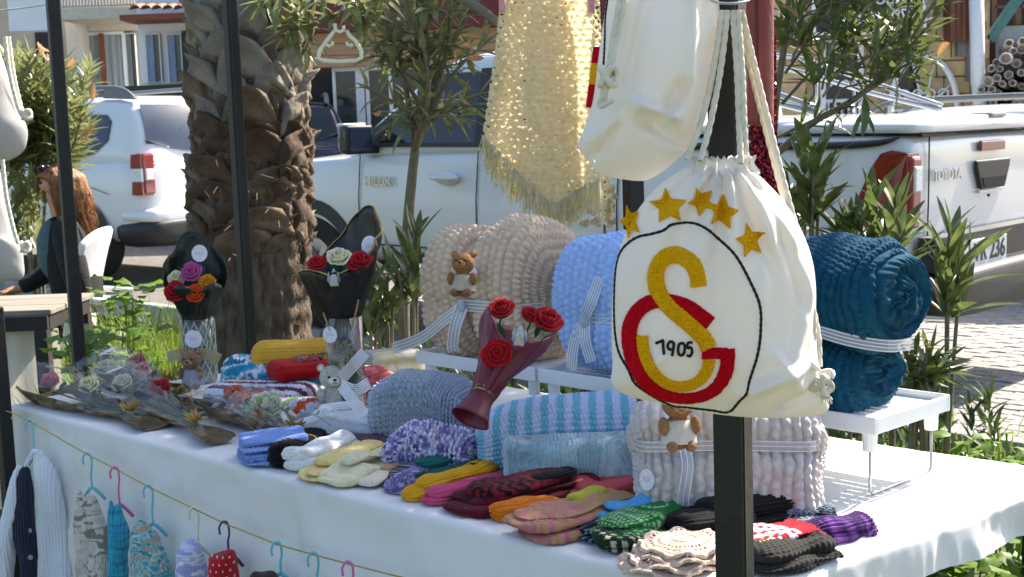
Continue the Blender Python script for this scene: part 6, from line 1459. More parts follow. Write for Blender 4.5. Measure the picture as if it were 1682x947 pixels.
item('purple_spotted_sock', 'violet sock with pale spots peeking out above the yellow one', 'sock', (735, 785), (835, 768), .05, .03, cells('#5d56a0', '#c9c8e0', .02, .02, .5), st_stock(.009, .0078), .002, seed=39, group=GF)
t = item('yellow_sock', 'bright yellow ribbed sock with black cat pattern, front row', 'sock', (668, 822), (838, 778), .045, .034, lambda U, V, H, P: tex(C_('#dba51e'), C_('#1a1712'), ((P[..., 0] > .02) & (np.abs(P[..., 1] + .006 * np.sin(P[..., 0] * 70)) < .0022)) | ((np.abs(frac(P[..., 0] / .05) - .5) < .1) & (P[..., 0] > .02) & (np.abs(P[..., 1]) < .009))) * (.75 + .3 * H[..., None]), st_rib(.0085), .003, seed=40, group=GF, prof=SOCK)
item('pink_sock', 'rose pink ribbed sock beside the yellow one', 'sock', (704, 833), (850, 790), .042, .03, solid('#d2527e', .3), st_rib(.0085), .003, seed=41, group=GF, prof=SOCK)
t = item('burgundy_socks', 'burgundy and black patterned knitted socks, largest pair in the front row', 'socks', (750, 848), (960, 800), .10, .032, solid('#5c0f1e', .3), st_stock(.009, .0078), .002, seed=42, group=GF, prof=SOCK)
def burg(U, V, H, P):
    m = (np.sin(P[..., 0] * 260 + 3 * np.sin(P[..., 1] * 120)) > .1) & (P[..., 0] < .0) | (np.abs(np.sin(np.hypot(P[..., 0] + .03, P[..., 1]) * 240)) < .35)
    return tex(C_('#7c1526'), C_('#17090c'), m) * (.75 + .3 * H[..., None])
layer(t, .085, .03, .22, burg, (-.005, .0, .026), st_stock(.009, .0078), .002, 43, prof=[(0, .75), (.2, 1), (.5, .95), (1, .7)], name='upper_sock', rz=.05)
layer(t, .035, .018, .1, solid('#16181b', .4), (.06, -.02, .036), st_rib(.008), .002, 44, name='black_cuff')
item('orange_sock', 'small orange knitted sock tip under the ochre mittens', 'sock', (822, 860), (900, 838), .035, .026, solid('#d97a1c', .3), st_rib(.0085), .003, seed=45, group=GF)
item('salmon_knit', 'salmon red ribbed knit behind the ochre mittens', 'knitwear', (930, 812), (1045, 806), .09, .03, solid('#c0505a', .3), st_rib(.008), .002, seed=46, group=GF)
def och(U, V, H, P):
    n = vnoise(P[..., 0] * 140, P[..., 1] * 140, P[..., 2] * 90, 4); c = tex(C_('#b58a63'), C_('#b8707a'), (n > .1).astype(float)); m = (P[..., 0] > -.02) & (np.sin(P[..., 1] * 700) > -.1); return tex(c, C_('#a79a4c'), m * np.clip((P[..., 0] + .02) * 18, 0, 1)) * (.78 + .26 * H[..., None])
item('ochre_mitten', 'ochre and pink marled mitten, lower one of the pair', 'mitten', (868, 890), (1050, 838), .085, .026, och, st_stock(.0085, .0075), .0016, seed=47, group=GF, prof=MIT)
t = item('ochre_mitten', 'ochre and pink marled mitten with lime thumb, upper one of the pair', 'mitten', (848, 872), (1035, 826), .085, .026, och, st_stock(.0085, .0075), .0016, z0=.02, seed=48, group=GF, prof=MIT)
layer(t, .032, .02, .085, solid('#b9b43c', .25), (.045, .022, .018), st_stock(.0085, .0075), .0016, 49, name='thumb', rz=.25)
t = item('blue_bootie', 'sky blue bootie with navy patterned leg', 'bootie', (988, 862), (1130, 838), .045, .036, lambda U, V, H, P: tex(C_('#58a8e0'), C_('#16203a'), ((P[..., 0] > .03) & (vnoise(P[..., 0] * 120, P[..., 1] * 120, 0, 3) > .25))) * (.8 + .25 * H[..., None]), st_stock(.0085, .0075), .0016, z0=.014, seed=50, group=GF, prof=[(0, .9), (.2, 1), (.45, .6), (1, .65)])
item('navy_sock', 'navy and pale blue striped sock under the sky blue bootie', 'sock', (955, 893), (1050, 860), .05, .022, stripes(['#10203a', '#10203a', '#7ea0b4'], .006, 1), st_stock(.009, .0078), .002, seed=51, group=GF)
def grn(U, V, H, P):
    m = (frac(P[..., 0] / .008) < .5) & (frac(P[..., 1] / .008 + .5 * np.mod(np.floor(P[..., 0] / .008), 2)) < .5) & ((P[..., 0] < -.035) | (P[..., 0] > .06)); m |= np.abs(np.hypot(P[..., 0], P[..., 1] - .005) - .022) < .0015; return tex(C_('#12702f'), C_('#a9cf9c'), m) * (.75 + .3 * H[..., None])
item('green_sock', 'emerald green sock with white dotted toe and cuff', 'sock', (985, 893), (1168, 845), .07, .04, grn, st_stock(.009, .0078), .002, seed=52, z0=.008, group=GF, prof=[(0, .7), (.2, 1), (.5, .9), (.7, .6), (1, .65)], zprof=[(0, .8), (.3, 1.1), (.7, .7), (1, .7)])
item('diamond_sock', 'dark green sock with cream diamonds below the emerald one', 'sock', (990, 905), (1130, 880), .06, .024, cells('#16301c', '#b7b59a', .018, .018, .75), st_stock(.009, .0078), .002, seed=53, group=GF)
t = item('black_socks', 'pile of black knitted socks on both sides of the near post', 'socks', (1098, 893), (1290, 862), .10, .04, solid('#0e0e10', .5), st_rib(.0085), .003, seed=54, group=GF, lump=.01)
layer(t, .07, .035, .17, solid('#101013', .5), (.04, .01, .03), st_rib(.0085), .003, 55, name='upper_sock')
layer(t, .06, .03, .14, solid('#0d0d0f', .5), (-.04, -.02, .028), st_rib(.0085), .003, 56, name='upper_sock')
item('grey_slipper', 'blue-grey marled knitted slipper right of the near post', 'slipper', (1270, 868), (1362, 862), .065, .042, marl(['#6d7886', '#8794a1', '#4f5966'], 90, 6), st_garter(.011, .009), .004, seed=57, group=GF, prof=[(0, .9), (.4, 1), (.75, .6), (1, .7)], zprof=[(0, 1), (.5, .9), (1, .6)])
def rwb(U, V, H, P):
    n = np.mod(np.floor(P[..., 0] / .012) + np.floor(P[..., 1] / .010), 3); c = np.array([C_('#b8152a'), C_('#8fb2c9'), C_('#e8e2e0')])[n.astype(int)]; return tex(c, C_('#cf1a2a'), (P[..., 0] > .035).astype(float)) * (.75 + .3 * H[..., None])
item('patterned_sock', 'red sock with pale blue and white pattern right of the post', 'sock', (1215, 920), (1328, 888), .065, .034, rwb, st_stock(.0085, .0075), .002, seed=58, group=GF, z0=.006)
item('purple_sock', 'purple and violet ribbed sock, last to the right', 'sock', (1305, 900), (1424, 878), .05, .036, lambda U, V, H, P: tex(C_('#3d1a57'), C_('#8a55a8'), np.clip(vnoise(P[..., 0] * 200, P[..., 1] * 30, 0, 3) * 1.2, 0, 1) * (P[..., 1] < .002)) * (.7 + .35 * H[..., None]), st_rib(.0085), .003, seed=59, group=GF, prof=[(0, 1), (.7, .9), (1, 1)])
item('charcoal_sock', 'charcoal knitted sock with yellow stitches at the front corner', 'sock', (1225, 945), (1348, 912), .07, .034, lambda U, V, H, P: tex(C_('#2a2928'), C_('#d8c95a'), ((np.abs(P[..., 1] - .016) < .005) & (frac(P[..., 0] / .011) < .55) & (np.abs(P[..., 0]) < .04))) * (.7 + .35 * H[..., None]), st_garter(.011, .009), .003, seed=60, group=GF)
# crocheted doilies
dl = thing('crocheted_doilies', 'pile of beige crocheted doilies at the front edge left of the post', 'doilies', on(1115, 925, ZT + .004))
for k in range(4):
    n, m = 132, 30; a = np.linspace(0, 2 * PI, n, endpoint=False); r_ = np.linspace(.004, 1, m); R_ = .078 - .003 * k
    A_, Rr = np.meshgrid(a, r_, indexing='ij'); rad = R_ * Rr * (1 + .035 * np.sin(A_ * 22) * (Rr > .9)); ruf = (.0065 - .0008 * k) * Rr ** 2 * np.sin(A_ * (5 + k) + k) * np.clip(Rr * 1.4 - .4, 0, 1)
    x = rad * np.cos(A_); y = rad * np.sin(A_); z = .006 + .009 * k + ruf + .006 * (1 - Rr) + .0015 * np.sin(Rr * 40) - .006 * (Rr > .97)
    x = x - .012 * k * 0; keep = ~((np.sin(Rr * 26 + .6) > .45) & (np.sin(A_ * (10 + 14 * np.round(Rr * 3))) > .45) & (Rr > .12) & (Rr < .95))[:, :-1]
    o = gridmesh('doily', np.stack([x * 1.05, y, z], -1)[::-1], M('cotton_beige', '#cfb7a4', .95, .12, 60, .3, 400), dl, cu=True, keep=keep[::-1], loc=(-.015 + .008 * k, .004 * k, 0), rot=(0, 0, k * 1.1)); sm = o.modifiers.new('s', 'SOLIDIFY'); sm.thickness = .0028
# ================================================================ roses, bouquets, vases, bears
m_wg = M('wrap_green', '#13231b', .4, .2, 8, transl=.1); m_wb = M('wrap_black', '#171412', .42, .3, 8); m_wr = M('wrap_burgundy', '#6b1c34', .42, .15, 6, transl=.08); m_gold = M('trim_gold', '#a8894a', .45, .15)
m_grn = M('felt_green', '#1f4a25', .9, .25, 40); m_grn2 = M('felt_green_deep', '#14331d', .9, .25, 40)
def rose_mat(h): return M('rose_' + h.strip('#'), h, .95, .2, 120, .4, 600, sheen=.1, spec=.12)
def frame_from(axis):
    z = unit(axis); a = np.array([0, 1., 0]) if abs(z[1]) < .9 else np.array([1., 0, 0]); x = unit(np.cross(a, z)); return np.stack([x, np.cross(z, x), z], 1)
def rose(parent, c, r, axis, mat, sepal=True, seed=0):
    R = frame_from(axis); n, m = 120, 5; t = np.linspace(0, 1, n); th = t * 2 * PI * 3.4 + seed
    G = np.zeros((n, m, 3))
    for j in range(m):
        f = j / (m - 1); rad = r * (.10 + .80 * t ** .85) * (.55 + .45 * f ** .7) + r * .16 * f ** 3 * t
        z = r * (-.35 + (1.05 - .55 * t) * f * (.82 + .18 * np.abs(np.sin(th * 1.25)))) - r * .15 * f ** 4 * t
        rad = rad * (1 + .05 * np.sin(th * 5.0) * f)
        G[:, j] = np.stack([rad * np.cos(th), rad * np.sin(th), z], 1)
    G = G + .0008 * np.sin(np.arange(n) * 2.2)[:, None, None]
    o = gridmesh('rose', G @ R.T + np.asarray(c), mat, parent); sm = o.modifiers.new('s', 'SOLIDIFY'); sm.thickness = r * .09
    MB().ball(np.asarray(c) - R[:, 2] * r * .15, r * .5, 12, 8).build('rose_heart', mat, o, True)
    if sepal:
        MB().lathe([(r * .05, -r * .75), (r * .3, -r * .6), (r * .62, -r * .3), (r * .7, -.1 * r)], c, 14, R).build('sepal', m_grn, o, True)
    return o
def bud(parent, c, r, axis, mat):
    R = frame_from(axis); mb = MB()
    for k in range(4):
        a = k * PI / 2; d = np.array([math.cos(a), math.sin(a), 0]); s_ = np.array([-math.sin(a), math.cos(a), 0])
        mb.add([np.asarray(c) + R @ (q * r) for q in (d * .3 - s_ * .5 + [0, 0, -.6], d * .3 + s_ * .5 + [0, 0, -.6], d * .75 + s_ * .45 + [0, 0, .3], d * .5 + [0, 0, 1.3], d * .75 - s_ * .45 + [0, 0, .3])], [(0, 1, 2, 3, 4)])
    mb.ball(c, (r * .5, r * .5, r * .8), 10, 8, R); return mb.build('bud', mat, parent, True)
def petal_leaf(parent, c, axis, L, mat):
    me, V, F = leafmesh('felt_leaf', .22, .15, .3, mat); o = link('felt_leaf', me, None, parent); R = leaf_frame(axis, 0); m4 = Matrix.Identity(4)
    for a in range(3):
        for b in range(3): m4[a][b] = R[a][b] * L
        m4[a][3] = c[a]
    o.matrix_basis = m4; return o
def wrap(parent, R, base, prof, Htop, mat, name='wrapping', n=90, m=26, seed=0, crumple=.006, trim=None, sq=1.):
    """paper cone: prof (height fraction, radius); Htop(phi) is the rim height"""
    ph = np.linspace(0, 2 * PI, n, endpoint=False); v = np.linspace(0, 1, m); hz = np.array([p[0] for p in prof]); hr = np.array([p[1] for p in prof])
    H = Htop(ph)[:, None] * v[None, :]; rad = np.interp(H, hz, hr); PH = ph[:, None]
    rad = rad + crumple * (vnoise(np.cos(PH) * 3, np.sin(PH) * 3, H * 16, seed) + .6 * np.abs(vnoise(np.cos(PH) * 7, np.sin(PH) * 7, H * 30, seed + 1))) * np.clip(H / .05, .2, 1)
    P = np.stack([rad * np.cos(PH), rad * np.sin(PH) * sq, H], -1) @ R.T + np.asarray(base)
    o = gridmesh(name, P, mat, parent, cu=True); sm = o.modifiers.new('s', 'SOLIDIFY'); sm.thickness = .0012
    if trim is not None: MB().tube(P[:, -1], .0032, 6, closed=True, flat=.5).build('trim', trim, o, True)
    return o
def vase(name, label, px, py, r, h, mat, pattern=False):
    p = on(px, py, ZT); t = thing(name, label, 'vase', (p[0], p[1], ZT + .004))
    prof = [(0, .0), (r * .96, .0), (r, .006), (r * .985, h * .5), (r, h), (r - .003, h), (r * .96, h * .5), (r * .93, .01), (0, .01)]
    MB().lathe(prof, (0, 0, 0), 40).build('glass', mat, t, True)
    if pattern:
        cut = MB()
        for k in range(12):
            for s_ in (1, -1):
                a = np.linspace(0, 1.6, 26) * s_ + k * PI / 6; cut.tube(np.stack([(r + .001) * np.cos(a), (r + .001) * np.sin(a), np.linspace(.008, h * .97, 26)], 1), .0022, 5)
        tag(cut.build('cut_pattern', M('glass_cut', '#aab5a4', .25, .2), t, True), kind='stuff')
    return t, p
m_vg = glassmat('vase_glass', (.96, .98, .97), .04, .03, (.5, .55, .52)); m_vl = glassmat('vase_lattice', (.8, .86, .8), .1, .22, (.35, .40, .34))
# --- green bouquet in lattice vase
t, p = vase('lattice_vase', 'cut glass vase holding the green wrapped bouquet at the back left', 331, 628, .047, .19, m_vl, True); round_tag(t, (-.004, -.049, .135), .026, (-.15, -1, 0), seed=8)
gq = thing('rose_bouquet', 'crocheted roses in dark green paper standing in the cut glass vase', 'bouquet', (p[0], p[1], ZT + .02))
tilt = unit([-.06, .0, 1]); Rg_ = frame_from(tilt)
wrap(gq, np.eye(3), (0, 0, .0), [(0, .03), (.15, .036), (.19, .042), (.26, .08), (.33, .09), (.45, .10)], lambda a: .265 + .13 * np.clip(np.sin(a - .25), -.1, 1) ** 1 + .03 * np.abs(np.sin(a * 2.5)), m_wg, seed=4, crumple=.01)
for (dx, dy, dz_, r_, h) in ((-.048, -.05, .262, .036, '#b01020'), (.012, -.062, .252, .032, '#d04a1c'), (-.004, -.03, .312, .034, '#b0508c'), (.045, -.04, .282, .028, '#c98a1e'), (-.05, -.02, .296, .028, '#d8d4ae'), (.012, .0, .315, .02, '#4a3f80')):
    rose(gq, (dx, dy, dz_), r_, (dx * 2, -.8, .5), rose_mat(h), seed=dx * 50)
for k in range(9): petal_leaf(gq, np.array([-.04 + .01 * k, -.045, .235 + .006 * (k % 3)]), (math.cos(k * 2.2), -.6, .3), .045, m_grn2)
round_tag(gq, (.018, -.0, .365), .025, (-.25, -1, .1), seed=9)
# --- black bouquet in clear vase
t, p = vase('clear_vase', 'tall clear glass cylinder vase with the black wrapped bouquet', 572, 684, .048, .255, m_vg); round_tag(t, (-.03, -.0395, .215), .021, (-.5, -1, 0), seed=10)
bq = thing('rose_bouquet', 'red and cream crocheted roses in black paper with gold edge in the clear vase', 'bouquet', (p[0], p[1], ZT + .01))
wrap(bq, frame_from((-.03, .05, 1)), (0, 0, .02), [(0, .026), (.1, .034), (.15, .028), (.22, .04), (.33, .09), (.42, .108), (.55, .118)], lambda a: .335 + .15 * np.clip(np.cos(a - .75), 0, 1) ** 1.2 + .02 * np.abs(np.sin(a * 2)), m_wb, seed=6, crumple=.012, trim=m_gold)
for (dx, dy, dz_, r_, h) in ((-.052, -.05, .392, .028, '#b0101c'), (.0, -.045, .402, .035, '#dfd8b4'), (.056, -.05, .392, .036, '#a80f1c')): rose(bq, (dx, dy, dz_), r_, (dx * 1.5, -.55, .75), rose_mat(h), seed=dx * 40)
bud(bq, (-.008, -.075, .35), .022, (0, -.5, .8), M('felt_white', '#dcdfe2', .9, .06, 60))
for k in range(8): petal_leaf(bq, np.array([-.05 + .014 * k, -.055, .35 + .01 * (k % 2)]), (math.cos(k * 2.5), -.5, .4), .05, m_grn)
round_tag(bq, (.075, .0, .425), .026, (-.2, -1, .15), seed=11, sx=.8)
rf = MB()
for k in range(10): a = k * .65; rf.tube(spline([(.0, -.032, .165), (.03 * math.cos(a), -.04 - .008 * math.sin(a), .168 + .028 * math.sin(a)), (.012 * math.cos(a + 1), -.042, .165 + .01 * math.sin(a + 1))], 10), .002, 4)
for d in ((.045, .13), (-.045, .1), (.05, -.09), (-.02, -.1)): rf.tube(spline([(0, -.034, .165), (d[0] * .6, -.04, .165 + d[1] * .5), (d[0], -.036, .165 + d[1])], 8), .0022, 4)
tag(rf.build('raffia_bow', M('raffia', '#a8915a', .7, .2), bq, True), kind='stuff')
# --- burgundy bouquet leaning between the blankets
b0 = at(772, 688, 2.63); hd_ = at(858, 520, 2.74); ax = hd_ - b0; Lb = np.linalg.norm(ax)
bu = thing('rose_bouquet', 'red crocheted roses in burgundy paper leaning against the blankets', 'bouquet', b0); Rb_ = frame_from(ax)
if (Rb_[:, 0][0]) < 0: Rb_[:, :2] *= -1
ph0 = math.atan2((-_f) @ Rb_[:, 1], (-_f) @ Rb_[:, 0])
wrap(bu, Rb_, (0, 0, 0), [(0, .04), (.045, .022), (.06, .02), (.08, .028), (.2, .070), (.3, .084)], lambda a: .20 + .05 * np.clip(-np.cos(a - ph0), -1, 1) + .045 * np.clip(np.sin(a - ph0 + .35), 0, 1) ** 4 + .04 * np.clip(-np.sin(a - ph0 - .35), 0, 1) ** 4, m_wr, seed=9, crumple=.007)
MB().tube([Rb_ @ np.array([.0205 * math.cos(a), .0205 * math.sin(a), .056 + .0012 * k / 3]) for k, a in enumerate(np.linspace(0, 6 * PI, 60))], .0022, 5).build('string_tie', M('raffia'), bu, True)
vb = -_f
for px, py, r_, h in ((823, 508, .029, '#a50f1c'), (818, 582, .033, '#b00f1c'), (872, 517, .024, '#a50f1c'), (898, 526, .035, '#a90f1e')): rose(bu, at(px, py, 2.64) - b0, r_, (.35 if px > 860 else -.1, -.6, .8 if py < 550 else .3), rose_mat(h), seed=px)
bud(bu, at(853, 556, 2.64) - b0, .021, (.1, -.5, .8), M('felt_white')); petal_leaf(bu, at(880, 555, 2.65) - b0, (.3, -.3, .8), .05, m_grn); petal_leaf(bu, at(888, 560, 2.65) - b0, (.7, -.3, .5), .045, m_grn); petal_leaf(bu, at(828, 556, 2.65) - b0, (-.2, -.3, .8), .04, m_grn)
for a, b in (((823, 520), (800, 640)), ((818, 596), (795, 650)), ((872, 530), (815, 640))): MB().tube([at(*a, 2.66) - b0, at(*b, 2.68) - b0], .0022, 5).build('stem', m_grn, bu)
# --- cellophane bouquets lying on the table
m_cel = glassmat('cellophane', (.985, .975, .94), .004, .015, (.4, .36, .26), .1, .10)
def lying(label, tail, head, cols, seed, z0=0., w=.075, tagp=True, bow='gold'):
    a, b = on(*tail, ZT + z0), on(*head, ZT + z0); L = np.linalg.norm(b - a); ang = math.atan2(b[1] - a[1], b[0] - a[0])
    t = thing('wrapped_bouquet', label, 'bouquet', (a[0], a[1], ZT + z0 + .004), ang, group='cellophane bouquets lying on the table'); Rr = random.Random(seed)
    n, m = 52, 30
    def cone(rs, flat_, cr, sd, top=None, lift=.0):
        x = np.linspace(0, 1, m); rr = np.interp(x, [0, .1, .22, .3, .6, .9, 1], [.034, .03, .013, .018, .05, rs, rs * .9]); ph = np.linspace(0, 2 * PI, n, endpoint=False)
        X, PH = np.meshgrid(x, ph, indexing='ij'); Rd = np.broadcast_to(rr[:, None], X.shape) * (1 + .12 * vnoise(np.cos(PH) * 2.5, np.sin(PH) * 2.5, X * 6, sd)); c_ = vnoise(np.cos(PH) * 5, np.sin(PH) * 5, X * 17, sd + 3) + .7 * vnoise(np.cos(PH) * 12, np.sin(PH) * 12, X * 36, sd + 4)
        Rd = Rd + cr * c_; XX = X * L * (1 + .06 * np.sin(PH * 2.5 + sd) * (X > .85))
        return np.stack([XX, Rd * np.cos(PH) * 1.15, np.maximum(.001 + lift, Rd * np.sin(PH) * flat_ + np.interp(X, [0, .22, 1], [.02, .016, .042]) + lift)], -1), PH
    P, PH = cone(w, .62, .003, seed); keep = (np.sin(PH) < .12)[:-1, :]
    o = gridmesh('paper', P, M('wrap_kraft', '#3a2e20', .6, .5, 14, .3, 60, col2='#80694a'), t, cv=True, keep=keep); sm = o.modifiers.new('s', 'SOLIDIFY'); sm.thickness = .0012
    edge_ = [P[-1, k] for k in range(n) if math.sin(PH[0, k]) < .12]; edge_ = edge_[len(edge_) // 2 + 16:] + edge_[:len(edge_) // 2 + 16] if False else edge_
    es = sorted(edge_, key=lambda q: q[1]); MB().tube(es, .0022, 5).build('paper_edge', m_gold, o, True)
    P, PH = cone(w * 1.05, .85, .010, seed + 20, lift=.002); gridmesh('cellophane', P, m_cel, t, cv=True, smooth=False)
    nr = len(cols)
    for k, h in enumerate(cols):
        f = .62 + .22 * ((k % 2)) ; y = (k - (nr - 1) / 2) * .045; rose(t, (f * L, y, .062), .030, (-.75 * math.sin(ang) + .1, -.75 * math.cos(ang), .65), rose_mat(h), seed=k + seed)
        MB().tube([(L * .25, y * .2, .02), (f * L - .02, y, .035)], .0025, 5).build('stem', m_grn, t)
        petal_leaf(t, (f * L - .03, y + .01, .045), (.7, .5, .5), .045, m_grn); petal_leaf(t, (f * L - .04, y - .012, .04), (.5, -.6, .5), .04, m_grn2)
    if tagp: round_tag(t, (L * .93, .022 * Rr.choice((-1, 1)), .088), .024, (.2 * Rr.random(), Rr.uniform(-.4, .4), 1), seed=seed, up=(1, 0, 0))
    rf = MB()
    for k in range(22): an = Rr.uniform(0, 6.3); r0 = Rr.uniform(.012, .03); rf.tube(spline([(L * .2, 0, .03), (L * .2 + r0 * math.cos(an), r0 * math.sin(an), .035 + Rr.uniform(0, .022)), (L * .2 + r0 * .4 * math.cos(an + 1.2), r0 * .5 * math.sin(an + 1.2), .03)], 7), .0018, 4)
    tag(rf.build('raffia_bow', M('raffia_gold', '#a8893c', .55, .25), t, True), kind='stuff')
    if bow == 'ribbon':
        ribbon_strip(t, [(L * .22, 0, .05), (L * .30, .03, .085), (L * .36, .05, .11)], [(.2, -.5, 1)] * 3, .03, 'ribbon_tail', 6, M('ribbon_sheer_gold', '#8d835e', .4, .1), M('ribbon_gold_line', '#c9bf8e', .5)); ribbon_strip(t, [(L * .22, 0, .05), (L * .16, -.04, .06), (L * .1, -.075, .03)], [(.2, -.5, 1)] * 3, .028, 'ribbon_tail', 5, M('ribbon_sheer'), m_ribw)
    return t
lying('wrapped bouquet with cream rose, leftmost at the table corner', (255, 708), (70, 655), ['#d9d3ac', '#b8606c'], 3)
lying('wrapped bouquet with deep red rose, its gold bow nearest the front edge', (362, 730), (195, 655), ['#a01226', '#c9c6ae'], 5, .004)
lying('wrapped bouquet behind the cream rose one, pale leaves inside', (330, 676), (165, 630), ['#c98a8a', '#cfc9b0'], 8)
lying('wrapped bouquet with salmon rose and striped ribbon, right of the brown bear', (452, 724), (352, 672), ['#c4563f'], 11, .004, .065, False, 'ribbon')
lying('wrapped bouquet with cream rose and ribbon, rightmost of the lying ones', (506, 736), (418, 694), ['#c9cdae'], 14, .004, .06, False, 'ribbon')
lying('wrapped bouquet at the back beside the lattice vase', (300, 648), (185, 622), ['#b06a70'], 17, .0, .06)
# ================================================================ teddy bears
def teddy(label, base, yaw, h, fur, dress=None, rot=None, lean=0., belly=None, sit=True):
    t = thing('teddy_bear', label, 'toy bear', base, rot=rot or (lean, 0, yaw)); s_ = h / .12
    mf = M('fur_' + fur.strip('#'), fur, .95, .3, 160, 1.0, 420, sheen=.25, spec=.1); ms = M('fur_light_' + fur.strip('#'), tuple(min(1, c * 1.25) for c in srgb(fur)), .95, .1, 120, .5, 900); me_ = M('bear_eye', (.01, .01, .01), .2)
    def B(n, c, r, m=mf, par=t, k=14): return MB().ball(np.array(c) * s_, np.array(r) * s_, k, 10).build(n, m, par, True)
    bd = B('body', (0, 0, .033), (.026, .021, .034))
    if dress: md = M('dress_' + dress.strip('#'), dress, .9, .1, 80, .4, 500, sheen=.2); MB().lathe([(.014 * s_, .058 * s_), (.024 * s_, .05 * s_), (.028 * s_, .035 * s_), (.032 * s_, .02 * s_), (.033 * s_, .012 * s_)], (0, 0, 0), 22, sy=.85).build('dress', md, t, True)
    hdp = B('head', (0, -.004, .083), (.0295, .026, .027)); B('muzzle', (0, -.026, .077), (.013, .010, .010), ms, hdp); B('nose', (0, -.036, .081), (.0045, .003, .0035), me_, hdp); MB().tube([np.array(q) * s_ for q in ((-.005, -.0345, .0725), (0, -.0365, .0745), (.005, -.0345, .0725))], .0008 * s_, 4).build('mouth', me_, hdp)
    for sx in (-1, 1):
        B('eye', (sx * .0115, -.0275, .0875), (.003, .0025, .0033), me_, hdp); e = B('ear', (sx * .0235, .0, .106), (.0095, .006, .0095)); B('ear_lining', (sx * .0235, -.0045, .1055), (.006, .003, .006), ms, e)
        B('arm', (sx * .029, -.009, .044), (.0095, .0135, .017), MATS.get('dress_' + dress.strip('#')) if False and dress else mf); B('leg', (sx * .0165, -.018 if sit else -.004, .008), (.0105, .017 if sit else .011, .0105 if sit else .018))
    return t
pb_ = on(318, 648, ZT); teddy('small brown teddy bear in grey dress before the lattice vase', (pb_[0], pb_[1], ZT + .02), -.15, .118, '#a07a58', '#9aa0ae')
bwt = thing('gold_ribbon_bow', 'sheer gold striped ribbon bow behind the small brown teddy bear', 'ribbon', (pb_[0], pb_[1] + .02, ZT + .10))
for s_ in (-1, 1): ribbon_strip(bwt, [(0, 0, 0), (s_ * .04, .0, .012), (s_ * .075, .005, .006 - .012 * (s_ > 0))], [(0, -1, .2)] * 3, .032, 'ribbon_loop', 6, M('ribbon_sheer_gold'), M('ribbon_gold_line'))
pb_ = on(548, 690, ZT); wbear = teddy('small cream teddy bear standing in front of the clear vase', (pb_[0], pb_[1], ZT + .022), .35, .13, '#efe6d2', None, sit=False)
rbn = thing('striped_ribbon', 'white striped sheer ribbon tied around the clear vase by the cream bear', 'ribbon', (pb_[0], pb_[1], ZT))
q0 = np.array([pb_[0], pb_[1], ZT]); rp_ = lambda px, py, d=2.93: at(px, py, d) - q0
ribbon_strip(rbn, [rp_(560, 632), rp_(585, 640, 2.90), rp_(607, 628, 2.93)], [(0, -1, 0)] * 3, .026, 'ribbon_band', 6); ribbon_strip(rbn, [rp_(560, 622), rp_(580, 600, 2.89), rp_(600, 578, 2.9)], [(0, -1, 0)] * 3, .026, 'ribbon_loop', 6); ribbon_strip(rbn, [rp_(560, 632), rp_(578, 655, 2.88), rp_(598, 682, 2.87)], [(0, -1, .1)] * 3, .025, 'ribbon_tail', 6)
pb_ = at(760, 487, 2.90); teddy('small brown teddy bear tied to the beige blanket', pb_, -.25, .105, '#a8743c', '#b9ab93', rot=(-.25, 0, -.25))
pb_ = at(1116, 738, 2.30); teddy('small brown teddy bear tied to the grey blanket under the emblem bag', (pb_[0], pb_[1], pb_[2]), .1, .115, '#b07c4a', '#cfc8bd', rot=(-.1, 0, .1), sit=True)
# ================================================================ clothes line along the table front
def onfront(px, py, off):
    """pixel onto the vertical plane that runs off metres in front of the table edge"""
    n = np.array([-eu[1], eu[0], 0]); n = n if n[1] < 0 else -n; p0 = TAA + n * off; r_ = ray(px, py); return CAMP + r_ * (((p0 - CAMP) @ n) / (r_ @ n))
FN = np.array([-eu[1], eu[0], 0]); FN = FN if FN[1] < 0 else -FN
cl_ = thing('clothes_line', 'thin golden cord strung along the front of the tablecloth', 'cord', onfront(300, 820, .07))
lo = np.array(cl_.location); HK = [(50, 692), (145, 747), (190, 770), (245, 800), (320, 836), (370, 860), (456, 894), (516, 911), (573, 926)]
pts = [(-40, 655), (0, 672), (22, 678)] + HK + [(640, 943), (720, 962)]
rope(np.array([onfront(a, b, .07) for a, b in pts]) - lo, .0017, 'cord', M('cord_golden', '#a8974e', .7, .2), cl_, lay=.02, n=3)
kn2 = MB(); Rk = random.Random(1); k0 = onfront(10, 676, .06) - lo
for k in range(7): d = np.array([Rk.uniform(-.04, .03), Rk.uniform(-.02, .02), Rk.uniform(-.02, .02)]); kn2.tube([k0, k0 + d * .6 + np.array([0, 0, .006]), k0 + d], .0025, 5)
tag(kn2.build('knot', M('cord_yellow', '#c9a94a', .7, .2), cl_), kind='stuff')
def hanger(label, i, col, drop, curl=1):
    p = onfront(*HK[i], .07); t = thing('childs_hanger', label, 'hanger', p, group='small plastic hangers on the golden cord'); m_ = M('plastic_' + col.strip('#'), col, .35, .06)
    d = drop / FPX * ((p - CAMP) @ _f)
    MB().tube(spline([(-.012, -.004, -.022), (-.0125, -.004, -.006), (-.004, -.004, .006), (.006, -.004, .002), (.008, -.003, -.02), (.004, -.002, -d * .6), (.004, 0, -d)], 30), .0036, 8, flat=.7).build('hook', m_, t, True)
    MB().tube(spline([(-.026, .03, -d - .03), (-.012, .016, -d - .012), (.004, 0, -d), (.018, .006, -d - .014), (.03, .014, -d - .034)], 20), .0042, 8).build('shoulders', m_, t, True)
    return t
hcol = ['#7fc4cf', '#6fc0cc', '#d96a9c', '#66bcd0', '#d9d6c4', '#4b3d6a', '#5fb8d0', '#5fb8d0', '#d86aa8']
